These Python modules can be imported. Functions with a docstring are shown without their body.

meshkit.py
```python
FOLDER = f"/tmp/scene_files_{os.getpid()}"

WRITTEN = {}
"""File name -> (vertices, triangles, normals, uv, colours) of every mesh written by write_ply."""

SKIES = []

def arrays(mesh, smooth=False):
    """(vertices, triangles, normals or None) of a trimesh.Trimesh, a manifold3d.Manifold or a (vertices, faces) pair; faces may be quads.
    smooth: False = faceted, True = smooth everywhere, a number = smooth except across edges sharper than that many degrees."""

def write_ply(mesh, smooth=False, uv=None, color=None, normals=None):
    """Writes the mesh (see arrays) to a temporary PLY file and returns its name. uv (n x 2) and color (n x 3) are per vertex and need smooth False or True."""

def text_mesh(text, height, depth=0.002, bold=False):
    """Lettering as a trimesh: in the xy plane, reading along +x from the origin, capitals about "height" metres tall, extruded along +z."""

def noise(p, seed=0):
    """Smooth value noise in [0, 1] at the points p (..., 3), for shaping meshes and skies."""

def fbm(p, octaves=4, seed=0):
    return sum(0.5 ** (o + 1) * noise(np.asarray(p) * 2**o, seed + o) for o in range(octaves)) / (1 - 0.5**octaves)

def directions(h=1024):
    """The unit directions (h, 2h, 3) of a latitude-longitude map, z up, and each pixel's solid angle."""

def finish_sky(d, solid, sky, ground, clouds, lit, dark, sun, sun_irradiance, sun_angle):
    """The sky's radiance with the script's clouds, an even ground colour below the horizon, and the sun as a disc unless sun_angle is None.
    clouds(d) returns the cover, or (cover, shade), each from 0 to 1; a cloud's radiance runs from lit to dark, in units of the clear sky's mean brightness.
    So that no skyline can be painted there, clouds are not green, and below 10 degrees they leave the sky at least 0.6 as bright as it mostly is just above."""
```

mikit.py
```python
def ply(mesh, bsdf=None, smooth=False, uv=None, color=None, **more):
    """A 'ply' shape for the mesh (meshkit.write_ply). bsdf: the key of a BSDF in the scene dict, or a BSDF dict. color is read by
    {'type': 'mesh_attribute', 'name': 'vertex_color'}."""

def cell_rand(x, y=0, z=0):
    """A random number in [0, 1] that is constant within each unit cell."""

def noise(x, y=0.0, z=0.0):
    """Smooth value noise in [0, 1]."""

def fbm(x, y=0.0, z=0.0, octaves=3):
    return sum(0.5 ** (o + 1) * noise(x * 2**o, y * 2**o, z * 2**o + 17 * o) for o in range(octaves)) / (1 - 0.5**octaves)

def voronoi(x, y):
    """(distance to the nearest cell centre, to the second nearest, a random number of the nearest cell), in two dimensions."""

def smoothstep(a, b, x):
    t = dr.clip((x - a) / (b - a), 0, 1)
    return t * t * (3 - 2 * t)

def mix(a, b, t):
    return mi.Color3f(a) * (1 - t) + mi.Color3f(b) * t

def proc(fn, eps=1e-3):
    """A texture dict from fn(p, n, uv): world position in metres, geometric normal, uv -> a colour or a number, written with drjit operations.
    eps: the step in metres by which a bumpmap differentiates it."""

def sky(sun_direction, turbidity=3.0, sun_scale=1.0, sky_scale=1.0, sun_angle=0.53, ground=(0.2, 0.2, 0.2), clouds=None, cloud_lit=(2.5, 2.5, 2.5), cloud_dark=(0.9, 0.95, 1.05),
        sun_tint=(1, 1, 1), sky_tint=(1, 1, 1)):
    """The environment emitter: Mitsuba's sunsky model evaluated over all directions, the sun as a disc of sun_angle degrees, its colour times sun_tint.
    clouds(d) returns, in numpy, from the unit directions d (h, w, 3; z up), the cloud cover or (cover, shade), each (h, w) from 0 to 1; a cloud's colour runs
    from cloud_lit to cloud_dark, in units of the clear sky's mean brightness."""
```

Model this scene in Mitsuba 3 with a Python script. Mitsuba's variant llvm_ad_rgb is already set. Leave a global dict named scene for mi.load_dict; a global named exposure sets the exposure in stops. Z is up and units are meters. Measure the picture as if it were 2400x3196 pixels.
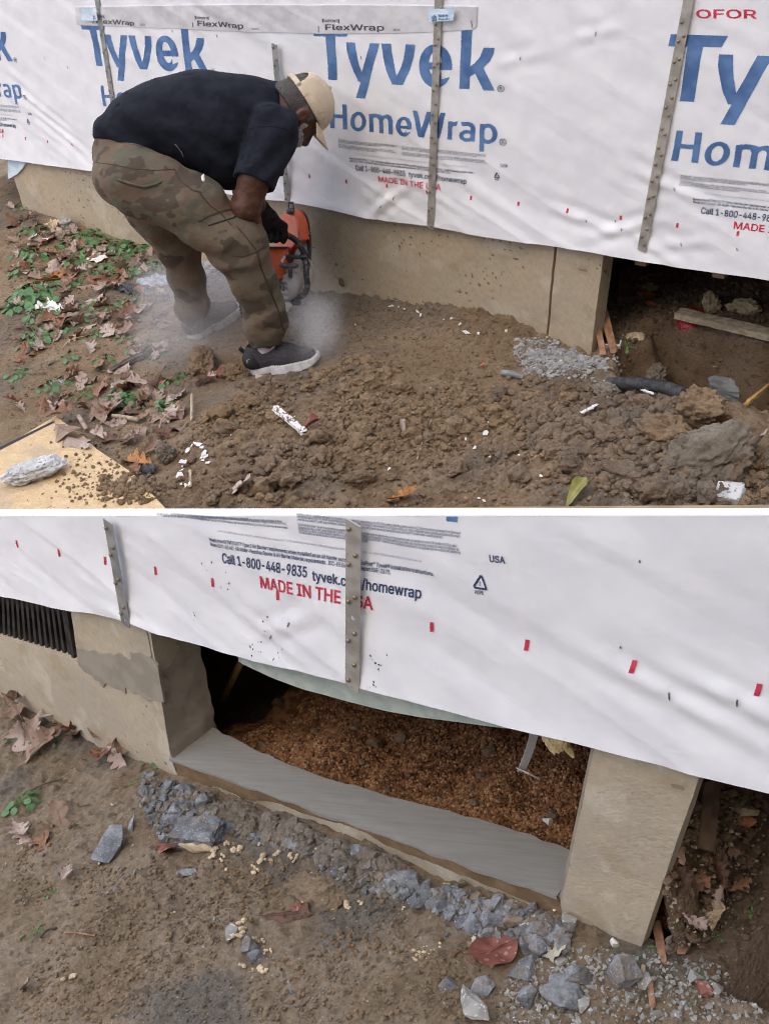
import math, random
import numpy as np, trimesh, shapely, shapely.geometry as sg, shapely.affinity as sa
from shapely.ops import unary_union
import drjit as dr, mitsuba as mi, mikit, meshkit
from mikit import noise, fbm, voronoi, smoothstep, mix, proc

scene, labels = {}, {}
rng = np.random.default_rng(11)
# ---------------------------------------------------------------- camera, sky, exposure
FOCAL, CX, CY = 4000.0, 1200.0, 1598.0            # in pixels of the 2400 x 3196 photograph
CAM = np.array([0.0, 0.0, 1.80])
A = np.array([[0.96702, -0.25469, 0.0], [-0.11483, -0.43599, 0.89259], [-0.22733, -0.86316, -0.45086]])   # camera axes -> world
scene['camera'] = {'type': 'perspective', 'fov_axis': 'x', 'fov': math.degrees(2 * math.atan(CX / FOCAL)), 'near_clip': 0.05, 'far_clip': 500.0,
                   'to_world': mi.ScalarTransform4f().look_at(origin=CAM.tolist(), target=(CAM + A @ [0, 0, 1]).tolist(), up=(A @ [0, -1, 0]).tolist())}
scene['sky'] = mikit.sky([-0.25, -0.62, 0.75], turbidity=3, sun_scale=0.16, sun_angle=40, clouds=lambda d: 1.0, ground=(0.10, 0.085, 0.07),
                         cloud_lit=(2.38, 2.54, 2.98), cloud_dark=(0.9, 0.95, 1.05))
exposure = 2.80

# ---------------------------------------------------------------- the two places: each has its own wall frame (x along the wall, y into it, z up)
class Frame:
    def __init__(self, M, t):
        self.M, self.t = np.array(M), np.array(t)
        self.G, self.o = A @ self.M, A @ self.t + CAM
        self.eye = -self.M.T @ self.t
    def world(self, p): return np.asarray(p, float) @ self.G.T + self.o
    def depth(self, px, py, d):                       # the point d metres along the lens axis
        c = np.array([(px - CX) / FOCAL, (py - CY) / FOCAL, 1.0]) * d
        return self.M.T @ (c - self.t)
    def hit(self, px, py, axis=1, val=-0.009):             # where the sight line meets a plane of the frame
        d = self.M.T @ np.array([(px - CX) / FOCAL, (py - CY) / FOCAL, 1.0])
        return self.eye + d * ((val - self.eye[axis]) / d[axis])
    def surf(self, px, py, h):                         # where it meets a height field
        d = self.M.T @ np.array([(px - CX) / FOCAL, (py - CY) / FOCAL, 1.0])
        k = np.linspace(1.4, 8.0, 240)
        q = self.eye + d * k[:, None]
        below = q[:, 2] < h(q[:, 0], q[:, 1])
        i = int(np.argmax(below)) if below.any() else len(k) - 1
        a, b = k[max(i - 1, 0)], k[i]
        for _ in range(12):
            m = 0.5 * (a + b); p = self.eye + d * m
            if p[2] < h(p[0:1], p[1:2])[0]: b = m
            else: a = m
        return self.eye + d * b
    def local(self, p):                                  # for materials: world point -> frame point
        q = [p.x - float(self.o[0]), p.y - float(self.o[1]), p.z - float(self.o[2])]
        return [sum(float(self.G[j, i]) * q[j] for j in range(3)) for i in range(3)]

UP = Frame([[0.71515, 0.67449, -0.18338], [0.26048, -0.50063, -0.82554], [-0.64863, 0.54261, -0.53372]], [0.01308, -1.18323, 4.63326])
LO = Frame([[0.69707, 0.66464, -0.26896], [0.08009, -0.44495, -0.89197], [-0.71251, 0.60022, -0.3634]], [-0.20289, 0.15956, 2.44379])
class CamFrame:
    def world(self, p): return np.asarray(p, float) @ A.T + CAM
CF = CamFrame()
def C3(px, py, d): return np.array([(px - CX) / FOCAL * d, (py - CY) / FOCAL * d, d])

# ---------------------------------------------------------------- helpers
_taken = {}
def key_of(name, parent=None):
    k = f'{parent}__{name}' if parent else name
    n = _taken.get(k, 0); _taken[k] = n + 1
    return k if n == 0 else f'{k}_{n:03d}'
def thing(name, label, cat, group=None):
    k = key_of(name); labels[k] = {'label': label, 'category': cat}
    if group: labels[k]['group'] = group
    return k
def arr(m):
    if isinstance(m, tuple): return np.asarray(m[0], float), np.asarray(m[1], int)
    if hasattr(m, 'to_mesh'):
        q = m.to_mesh(); return np.asarray(q.vert_properties[:, :3], float), np.asarray(q.tri_verts, int)
    return np.asarray(m.vertices, float), np.asarray(m.faces, int)
def put(name, mesh, bsdf, fr, parent=None, smooth=False, label=None, cat=None, group=None, kind=None):
    v, f = arr(mesh)
    if f.shape[1] == 4: f = np.vstack([f[:, [0, 1, 2]], f[:, [0, 2, 3]]])
    k = key_of(name, parent)
    scene[k] = mikit.ply(trimesh.Trimesh(fr.world(v), f, process=False), bsdf, smooth=smooth)
    d = {}
    if label: d['label'] = label
    if cat: d['category'] = cat
    if group: d['group'] = group
    if kind: d['kind'] = kind
    if d: labels[k] = d
    return k
def join(ms):
    V, F, n = [], [], 0
    for m in ms:
        v, f = arr(m)
        if f.shape[1] == 4: f = np.vstack([f[:, [0, 1, 2]], f[:, [0, 2, 3]]])
        V.append(v); F.append(f + n); n += len(v)
    return np.vstack(V), np.vstack(F)
def polys(g):
    return [p for p in (g.geoms if hasattr(g, 'geoms') else [g]) if p.geom_type == 'Polygon' and p.area > 1e-12]
def tri2d(g, edge=None):
    """Flat triangulation of a shapely shape, its triangles no longer than edge."""
    V, F, n = [], [], 0
    for p in polys(g):
        v, f = trimesh.creation.triangulate_polygon(p, engine='earcut')
        v = np.asarray(v); f = np.asarray(f)
        a, b = v[f[:, 1]] - v[f[:, 0]], v[f[:, 2]] - v[f[:, 0]]
        flip = (a[:, 0] * b[:, 1] - a[:, 1] * b[:, 0]) < 0
        f[flip] = f[flip][:, ::-1]
        if edge:
            v3, f = refine(np.c_[v, np.zeros(len(v))], f, edge); v = v3[:, :2]
        V.append(v); F.append(f + n); n += len(v)
    return (np.vstack(V), np.vstack(F)) if V else (np.zeros((0, 2)), np.zeros((0, 3), int))
def refine(v, f, edge, most=16):
    """Splits edges longer than edge, neighbours together, so that no cracks open when the surface is roughened."""
    v, f = np.asarray(v, float), np.asarray(f, int)
    for _ in range(most):
        E = np.sort(np.stack([f[:, [0, 1]], f[:, [1, 2]], f[:, [2, 0]]], 1).reshape(-1, 2), 1)
        u, inv = np.unique(E, axis=0, return_inverse=True); inv = inv.reshape(-1)
        lg = np.linalg.norm(v[u[:, 0]] - v[u[:, 1]], axis=1) > edge
        if not lg.any(): break
        mid = -np.ones(len(u), int); mid[lg] = len(v) + np.arange(lg.sum())
        v = np.vstack([v, 0.5 * (v[u[lg, 0]] + v[u[lg, 1]])])
        M = mid[inv].reshape(-1, 3); c = (M >= 0).sum(1); out = [f[c == 0]]
        k = c == 3; a, b, d = f[k].T; p, q, r = M[k].T
        out += [np.stack(x, 1) for x in ((a, p, r), (p, b, q), (r, q, d), (p, q, r))]
        for s in range(3):                                       # s: first edge of the face, turned to the front
            F, N = np.roll(f, -s, 1), np.roll(M, -s, 1)
            k = (c == 1) & (N[:, 0] >= 0); a, b, d = F[k].T; p = N[k, 0]
            out += [np.stack(x, 1) for x in ((a, p, d), (p, b, d))]
            k = (c == 2) & (N[:, 2] < 0); a, b, d = F[k].T; p, q = N[k, 0], N[k, 1]
            out += [np.stack(x, 1) for x in ((p, b, q), (a, p, q), (a, q, d))]
        f = np.vstack(out)
    return v, f
def slab(g, y0, y1, edge=None):
    """A shape in the wall's x-z plane, with thickness from y0 (front) to y1."""
    ms = []
    for p in polys(g):
        m = trimesh.creation.extrude_polygon(p, y1 - y0, engine='earcut')
        v = m.vertices
        w = np.c_[v[:, 0], y1 - v[:, 2], v[:, 1]]
        ms.append((w, np.asarray(m.faces)))
    v, f = join(ms)
    if edge:
        tm = trimesh.Trimesh(v, f, process=True); v, f = tm.vertices, tm.faces
    if edge: v, f = refine(v, f, edge)
    return v, f
def plate(g, y0, y1, step):
    """As slab, but with an even net of points over both faces, for surfaces that are roughened afterwards."""
    from scipy.spatial import Delaunay
    ms = []
    for p in polys(g):
        rings = []
        for r in [p.exterior] + list(p.interiors):
            q = r.segmentize(step); c = np.array(q.coords)[:-1]; rings.append(c if sg.LinearRing(c).is_ccw else c[::-1])
        B = np.vstack(rings); x0, z0, x1, z1 = p.bounds
        X, Z = np.meshgrid(np.arange(x0, x1, step), np.arange(z0, z1, step * 0.87), indexing='ij'); X = X + step * 0.5 * (np.arange(X.shape[1]) % 2)[None]
        I = np.c_[X.ravel(), Z.ravel()]; I = I[shapely.contains_xy(p.buffer(-0.45 * step), I[:, 0], I[:, 1])] if not p.buffer(-0.45 * step).is_empty else np.zeros((0, 2))
        P = np.vstack([B, I]); T = Delaunay(P).simplices; cc = P[T].mean(1); T = T[shapely.contains_xy(p, cc[:, 0], cc[:, 1])]
        a, b = P[T[:, 1]] - P[T[:, 0]], P[T[:, 2]] - P[T[:, 0]]; cr = a[:, 0] * b[:, 1] - a[:, 1] * b[:, 0]
        T[cr < 0] = T[cr < 0][:, ::-1]; T = T[np.abs(cr) > 1e-9]; n = len(P)
        V = np.vstack([np.c_[P[:, 0], np.full(n, y0), P[:, 1]], np.c_[P[:, 0], np.full(n, y1), P[:, 1]]]); F = [T, T[:, ::-1] + n]; o = 0
        for k_, c in enumerate(rings):
            i = o + np.arange(len(c)); j = o + (np.arange(len(c)) + 1) % len(c); o += len(c)
            if k_: i, j = j, i
            F += [np.stack([i, i + n, j], 1), np.stack([j, i + n, j + n], 1)]
        ms.append((V, np.vstack(F)))
    return join(ms)
def box(c, s, R=None):
    m = trimesh.creation.box(extents=s); v = m.vertices.copy()
    if R is not None: v = v @ np.asarray(R).T
    return v + np.asarray(c), np.asarray(m.faces)
def tube(pts, r, n=8, caps=True):
    """A round tube along a polyline; r one number or one per point."""
    P = np.asarray(pts, float); k = len(P); r = np.broadcast_to(np.asarray(r, float), (k,))
    T = np.gradient(P, axis=0); T /= np.maximum(np.linalg.norm(T, axis=1, keepdims=True), 1e-12)
    ref = np.array([0.3, 0.2, 0.93]) if abs(T[0] @ [0.3, 0.2, 0.93]) < 0.9 else np.array([1.0, 0, 0])
    u = np.cross(T[0], ref); u /= np.linalg.norm(u); V = []
    for i in range(k):
        u = u - T[i] * (u @ T[i]); u /= np.linalg.norm(u); w = np.cross(T[i], u)
        a = np.arange(n) / n * 2 * np.pi
        V.append(P[i] + r[i] * (np.cos(a)[:, None] * u + np.sin(a)[:, None] * w))
    F = []
    for i in range(k - 1):
        for j in range(n):
            q = (j + 1) % n
            F += [[i * n + j, i * n + q, (i + 1) * n + q], [i * n + j, (i + 1) * n + q, (i + 1) * n + j]]
    V = np.vstack(V)
    if caps:
        V = np.vstack([V, P[0], P[-1]]); a, b = len(V) - 2, len(V) - 1
        for j in range(n):
            q = (j + 1) % n; F += [[a, q, j], [b, (k - 1) * n + j, (k - 1) * n + q]]
    return V, np.array(F)
def spline(pts, n=40):
    from scipy.interpolate import CubicSpline
    P = np.asarray(pts, float); t = np.r_[0, np.cumsum(np.linalg.norm(np.diff(P, axis=0), axis=1))]
    return CubicSpline(t, P)(np.linspace(0, t[-1], n))
def rotv(axis, ang): return trimesh.transformations.rotation_matrix(ang, axis)[:3, :3]
def basis(n, spin=0.0):
    """A rotation whose third column is n."""
    n = np.asarray(n, float); n = n / np.linalg.norm(n)
    a = np.cross([0.0, 1.0, 0.0] if abs(n[1]) < 0.9 else [1.0, 0, 0], n); a /= np.linalg.norm(a); b = np.cross(n, a)
    c, s = math.cos(spin), math.sin(spin)
    return np.stack([a * c + b * s, b * c - a * s, n], 1)
_ico = {k: trimesh.creation.icosphere(subdivisions=k) for k in (0, 1, 2, 3, 4)}
def lump(r, sub=2, rough=0.35, seed=0, squash=(1, 1, 1), freq=1.6, fine=0.08, crag=0.0):
    """A crumbly lump: a sphere pushed in and out by noise."""
    m = _ico[sub]; v = m.vertices
    d = 1 + rough * 2 * (meshkit.noise(v * freq + seed * 7.13 + 50, seed) - 0.5) + fine * 2 * (meshkit.noise(v * freq * 3.1 + seed + 90, seed + 1) - 0.5)
    if crag: d = d + crag * (meshkit.fbm(v * 5.0 + seed, 4, seed + 3) - 0.5) - crag * 0.8 * np.maximum(0, np.abs(2 * meshkit.fbm(v * 2.6 + seed, 2, seed + 4) - 1) - 0.25)
    return v * d[:, None] * r * np.asarray(squash), np.asarray(m.faces)
def stone(r, seed=0, squash=(1, 1, 0.75), n=13, fine=0, rough=0.05):
    """A broken stone: the hull of a few random points, flat-faced; with fine > 0 its faces are split and roughened."""
    g = np.random.default_rng(seed + 1000)
    p = g.normal(size=(n, 3)); p /= np.linalg.norm(p, axis=1, keepdims=True); p *= g.uniform(0.8, 1.05, (n, 1))
    m = trimesh.convex.convex_hull(p); v, f = np.asarray(m.vertices), np.asarray(m.faces)
    for _ in range(fine): v, f = trimesh.remesh.subdivide(v, f)
    if fine: v = v * (1 - 0.035 * np.maximum(np.linalg.norm(v, axis=1, keepdims=True) - 0.93, 0) * 8) + rough * (np.stack([meshkit.fbm(v * 3.2 + 11 * i, 3, seed + i) for i in range(3)], -1) - 0.5)
    return v * r * np.asarray(squash), f
def block(seed, size, fine=3, rough=0.10):
    """A squarish broken block."""
    g = np.random.default_rng(seed); c = np.array([[x, y, z] for x in (-1, 1) for y in (-1, 1) for z in (-1, 1)], float)
    c = np.vstack([c * g.uniform(0.78, 1.0, (8, 3)), c * g.uniform(0.6, 0.95, (8, 3)) * [1, 1, 1]])
    m = trimesh.convex.convex_hull(c); v, f = np.asarray(m.vertices), np.asarray(m.faces)
    v, f = refine(v, f, 2.0 / 2 ** fine)
    v = v + rough * (np.stack([meshkit.fbm(v * 3.0 + 11 * i, 4, seed + i) for i in range(3)], -1) - 0.5)
    return v * np.asarray(size), f
def place(mesh, pos, R=None, s=1.0):
    v, f = mesh
    v = np.asarray(v) * s
    if R is not None: v = v @ R.T
    return v + np.asarray(pos), f
def sdf_mesh(fn, lo, hi, h):
    """Surface nets of fn < 0 on a grid of step h."""
    ax = [np.arange(lo[i], hi[i] + h, h) for i in range(3)]
    n = [len(a) for a in ax]
    P = np.stack(np.meshgrid(*ax, indexing='ij'), -1)
    cs = 4
    cax = [np.arange(0, n[i] + cs, cs) for i in range(3)]
    cp = np.stack(np.meshgrid(*[lo[i] + c * h for i, c in enumerate(cax)], indexing='ij'), -1)
    cv = fn(cp.reshape(-1, 3)).reshape(cp.shape[:3])                    # first a coarse look, then the finer grid only near the surface
    val = np.repeat(np.repeat(np.repeat(cv, cs, 0), cs, 1), cs, 2)
    val = np.roll(val, (cs // 2,) * 3, (0, 1, 2))[:n[0], :n[1], :n[2]].copy()
    near = np.abs(val) < 7.5 * h
    val[near] = fn(P[near])
    ins = val < 0
    cn = [k - 1 for k in n]
    acc, cnt = np.zeros(cn + [3]), np.zeros(cn)
    idx = np.stack(np.meshgrid(*[np.arange(k) for k in cn], indexing='ij'), -1).astype(float)
    off = [(a, b, c) for a in (0, 1) for b in (0, 1) for c in (0, 1)]
    sl = lambda o: tuple(slice(o[i], o[i] + cn[i]) for i in range(3))
    for a in off:
        for axis in range(3):
            if a[axis]: continue
            b = tuple(a[i] + (i == axis) for i in range(3))
            va, vb = val[sl(a)], val[sl(b)]
            m = ins[sl(a)] != ins[sl(b)]
            t = np.where(m, va / np.where(np.abs(va - vb) < 1e-12, 1, va - vb), 0)
            for i in range(3): acc[..., i] += np.where(m, a[i] + (t if i == axis else 0), 0)
            cnt += m
    act = cnt > 0
    num = -np.ones(cn, int); num[act] = np.arange(act.sum())
    V = (idx[act] + acc[act] / cnt[act][:, None]) * h + np.asarray(lo)
    F = []
    for axis in range(3):
        b, c = (axis + 1) % 3, (axis + 2) % 3
        s0, s1 = [slice(None)] * 3, [slice(None)] * 3
        s0[axis], s1[axis] = slice(0, -1), slice(1, None)
        A0, A1 = ins[tuple(s0)], ins[tuple(s1)]
        ch = np.argwhere(A0 != A1)
        ch = ch[(ch[:, b] > 0) & (ch[:, c] > 0) & (ch[:, b] < cn[b]) & (ch[:, c] < cn[c])]
        if not len(ch): continue
        fl = A0[tuple(ch.T)]
        q = []
        for db, dc in ((1, 1), (0, 1), (0, 0), (1, 0)):
            e = ch.copy(); e[:, b] -= db; e[:, c] -= dc; q.append(num[tuple(e.T)])
        q = np.stack(q, 1)
        q[~fl] = q[~fl][:, ::-1]
        F.append(q)
    F = np.vstack(F)
    return V, np.vstack([F[:, [0, 1, 2]], F[:, [0, 2, 3]]])
def sd_cap(p, a, b, ra, rb):
    a, b = np.asarray(a), np.asarray(b); ab = b - a
    t = np.clip((p - a) @ ab / max(ab @ ab, 1e-9), 0, 1)
    return np.linalg.norm(p - a - t[:, None] * ab, axis=1) - (ra + (rb - ra) * t)
def sd_ell(p, c, R, r):
    q = (p - np.asarray(c)) @ np.asarray(R); r = np.asarray(r)
    k0 = np.linalg.norm(q / r, axis=1); k1 = np.linalg.norm(q / r ** 2, axis=1)
    return k0 * (k0 - 1) / np.maximum(k1, 1e-9)
def smin(ds, k):
    d = ds[0]
    for e in ds[1:]:
        h = np.clip(0.5 + 0.5 * (e - d) / k, 0, 1); d = e * (1 - h) + d * h - k * h * (1 - h)
    return d
def chain(p, pts, k=0.02):
    return smin([sd_cap(p, pts[i][0], pts[i + 1][0], pts[i][1], pts[i + 1][1]) for i in range(len(pts) - 1)], k)

# ---------------------------------------------------------------- materials
def mat(name, d, two=True): scene[name] = {'type': 'twosided', 'bsdf': d} if two else d; return name
def diffuse(c): return {'type': 'diffuse', 'reflectance': {'type': 'rgb', 'value': list(c)} if not isinstance(c, dict) else c}
def prin(c, rough=0.6, metal=0.0, spec=0.5, **k):
    return {'type': 'principled', 'base_color': {'type': 'rgb', 'value': list(c)} if not isinstance(c, dict) else c,
            'roughness': rough, 'metallic': metal, 'specular': spec, **k}
def bump(b, fn, scale, eps=1e-3): return {'type': 'bumpmap', 'arbitrary': proc(fn, eps), 'scale': scale, 'bsdf': b}
def speck(a, b, f, lo=0.4, hi=0.6, oct=4, c=None, f2=90.0, th=0.68):
    """Colour a to b in patches of frequency f, with specks of colour c."""
    def fn(p, n, uv):
        r = mix(a, b, smoothstep(lo, hi, fbm(p.x * f, p.y * f, p.z * f, oct)))
        if c is not None: r = mix(r, c, smoothstep(th, th + 0.06, noise(p.x * f2, p.y * f2, p.z * f2)))
        return r
    return proc(fn)
mat('m_wrap', bump(prin(speck((0.74, 0.74, 0.77), (0.80, 0.80, 0.82), 14, 0.3, 0.7), 0.55, spec=0.3), lambda p, n, uv: noise(p.x * 420, p.y * 420, p.z * 420) + 2.0 * fbm(p.x * 60, p.y * 60, p.z * 60, 2), 0.0003))
mat('m_print_blue', prin(speck((0.065, 0.135, 0.30), (0.115, 0.215, 0.42), 18, 0.3, 0.7, 3), 0.6, spec=0.3))
mat('m_print_navy', prin((0.035, 0.055, 0.125), 0.6, spec=0.3))
mat('m_print_red', prin(speck((0.50, 0.03, 0.065), (0.58, 0.06, 0.10), 60), 0.6, spec=0.3))
mat('m_print_grey', prin((0.16, 0.17, 0.23), 0.6, spec=0.3))
mat('m_print_faint', prin((0.38, 0.39, 0.45), 0.6, spec=0.3))
mat('m_tape', prin(speck((0.54, 0.53, 0.55), (0.63, 0.62, 0.63), 25, 0.3, 0.7), 0.5, spec=0.4))
mat('m_print_tape', prin((0.075, 0.065, 0.075), 0.6))
mat('m_sticker', prin(speck((0.50, 0.66, 0.78), (0.66, 0.76, 0.84), 30), 0.4))
mat('m_zinc', prin(speck((0.26, 0.27, 0.27), (0.40, 0.40, 0.39), 22, 0.3, 0.7, 4), 0.42, 0.45))
mat('m_zinc_worn', prin(speck((0.36, 0.34, 0.30), (0.52, 0.49, 0.45), 30, 0.3, 0.7, 4), 0.38, 0.45))
mat('m_screw', prin((0.30, 0.25, 0.16), 0.4, 0.8))
mat('m_staple', prin((0.10, 0.10, 0.11), 0.4, 0.7))
mat('m_hole', diffuse((0.02, 0.02, 0.02)))
def wall_col(fr, base, alt, pale, dirt):
    def fn(p, n, uv):
        x, y, z = fr.local(p)
        c = mix(base, alt, smoothstep(0.35, 0.65, fbm(x * 4.0, y * 4.0, z * 6.0, 4)))
        c = mix(c, pale, 0.55 * smoothstep(0.60, 0.72, fbm(x * 9 + 7, y * 9, z * 7, 3)))
        c = mix(c, pale, 0.5 * smoothstep(0.70, 0.76, noise(x * 17 + 3, 0.0, z * 1.5)) * smoothstep(0.5, 0.7, fbm(x * 60, y * 60, z * 30, 2)))
        c = mix(c, dirt, 0.55 * smoothstep(0.62, 0.8, fbm(x * 12 + 31, y * 12, z * 14, 4)))
        c = mi.Color3f(c) * (0.86 + 0.16 * noise(x * 260, y * 260, z * 260) + 0.14 * noise(x * 90, y * 90, z * 60))
        return mix(c, (0.10, 0.075, 0.05), 0.7 * smoothstep(0.80, 0.86, noise(x * 70, y * 70, z * 70)) * smoothstep(0.5, 0.62, fbm(x * 6 + 11, y * 6, z * 6, 2)))
    return proc(fn)
def wall_bump(p, n, uv): return 0.6 * noise(p.x * 130 + 2 * noise(p.x * 40, p.y * 40, p.z * 40), p.y * 130, p.z * 130) + 0.8 * noise(p.x * 310 + 5, p.y * 310, p.z * 310) + 0.0 * noise(p.x * 260, p.y * 260, p.z * 260)
mat('m_wall_up', bump(prin(wall_col(UP, (0.430, 0.352, 0.250), (0.395, 0.332, 0.248), (0.50, 0.44, 0.35), (0.31, 0.23, 0.15)), 0.85, spec=0.25), wall_bump, 0.0017))
mat('m_wall_lo', bump(prin(wall_col(LO, (0.430, 0.365, 0.270), (0.385, 0.335, 0.260), (0.52, 0.475, 0.39), (0.34, 0.27, 0.17)), 0.85, spec=0.25), wall_bump, 0.0017))
mat('m_mortar', bump(prin(speck((0.262, 0.230, 0.183), (0.305, 0.270, 0.218), 20), 0.75, spec=0.3), lambda p, n, uv: fbm(p.x * 70, p.y * 70, p.z * 30, 3), 0.0016))
def sill_tex(p, n, uv):
    x, y, z = LO.local(p)
    return mix((0.240, 0.229, 0.208), (0.262, 0.250, 0.228), smoothstep(0.35, 0.65, fbm(x * 12 + y * 14, y * 300 - x * 80, 0.0, 4)))
def sill_bump(p, n, uv):
    x, y, z = LO.local(p)
    return fbm(x * 14 + y * 10, y * 260 - x * 60, z * 40, 3) + 0.5 * noise(x * 120, y * 160, 0.0)
mat('m_sill', bump(prin(proc(sill_tex), 0.6, spec=0.4), sill_bump, 0.0004))
mat('m_sill_stain', bump(prin(speck((0.150, 0.095, 0.050), (0.215, 0.140, 0.075), 25, 0.35, 0.65), 0.8), lambda p, n, uv: fbm(p.x * 90, p.y * 90, p.z * 90, 2), 0.002))
def soil(a, b, c, pale, f=7.0):
    def fn(p, n, uv):
        r = mix(a, b, smoothstep(0.35, 0.65, fbm(p.x * f, p.y * f, p.z * f, 4)))
        r = mix(r, c, 0.8 * smoothstep(0.52, 0.66, fbm(p.x * f * 0.45 + 20, p.y * f * 0.45, p.z * f * 0.45, 3)))
        r = mix(r, mi.Color3f(r) * 0.62, smoothstep(0.58, 0.75, fbm(p.x * 60, p.y * 60, p.z * 60, 3)))
        r = mi.Color3f(r) * (0.66 + 0.42 * noise(p.x * 170, p.y * 170, p.z * 170) + 0.30 * noise(p.x * 420, p.y * 420, p.z * 420))
        return mix(r, pale, 0.6 * smoothstep(0.88, 0.92, noise(p.x * 190 + 40, p.y * 190, p.z * 190)))
    return proc(fn)
def soil_bump(p, n, uv): return fbm(p.x * 55, p.y * 55, p.z * 55, 4) + 0.5 * noise(p.x * 330, p.y * 330, p.z * 330)
mat('m_soil_up', bump(prin(soil((0.168, 0.118, 0.074), (0.208, 0.153, 0.102), (0.134, 0.108, 0.084), (0.38, 0.33, 0.27)), 0.95, spec=0.15), soil_bump, 0.0075))
mat('m_soil_lo', bump(prin(soil((0.158, 0.117, 0.077), (0.192, 0.150, 0.108), (0.112, 0.101, 0.088), (0.40, 0.35, 0.28), 8.0), 0.9, spec=0.2), soil_bump, 0.0065))
mat('m_clod', bump(prin(soil((0.170, 0.115, 0.070), (0.215, 0.152, 0.096), (0.155, 0.115, 0.082), (0.36, 0.30, 0.23), 11.0), 0.95, spec=0.15), soil_bump, 0.0075))
mat('m_clod_wet', bump(prin(soil((0.125, 0.092, 0.066), (0.165, 0.122, 0.086), (0.140, 0.115, 0.092), (0.32, 0.27, 0.22), 11.0), 0.9, spec=0.2), soil_bump, 0.0075))
mat('m_clod_grey', bump(prin(soil((0.150, 0.125, 0.098), (0.185, 0.160, 0.130), (0.130, 0.115, 0.098), (0.33, 0.29, 0.24), 13.0), 0.9, spec=0.2), soil_bump, 0.003))
mat('m_crawl_earth', bump(prin(soil((0.150, 0.100, 0.064), (0.190, 0.132, 0.088), (0.130, 0.100, 0.076), (0.36, 0.30, 0.22), 12.0), 0.95, spec=0.15), soil_bump, 0.006))  # brown soil, slightly deeper in tone than the open ground
mat('m_board', prin(speck((0.20, 0.145, 0.090), (0.27, 0.20, 0.13), 10), 0.9))
mat('m_ash', bump(prin(speck((0.30, 0.32, 0.34), (0.46, 0.48, 0.50), 30), 0.95), soil_bump, 0.003))
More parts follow.
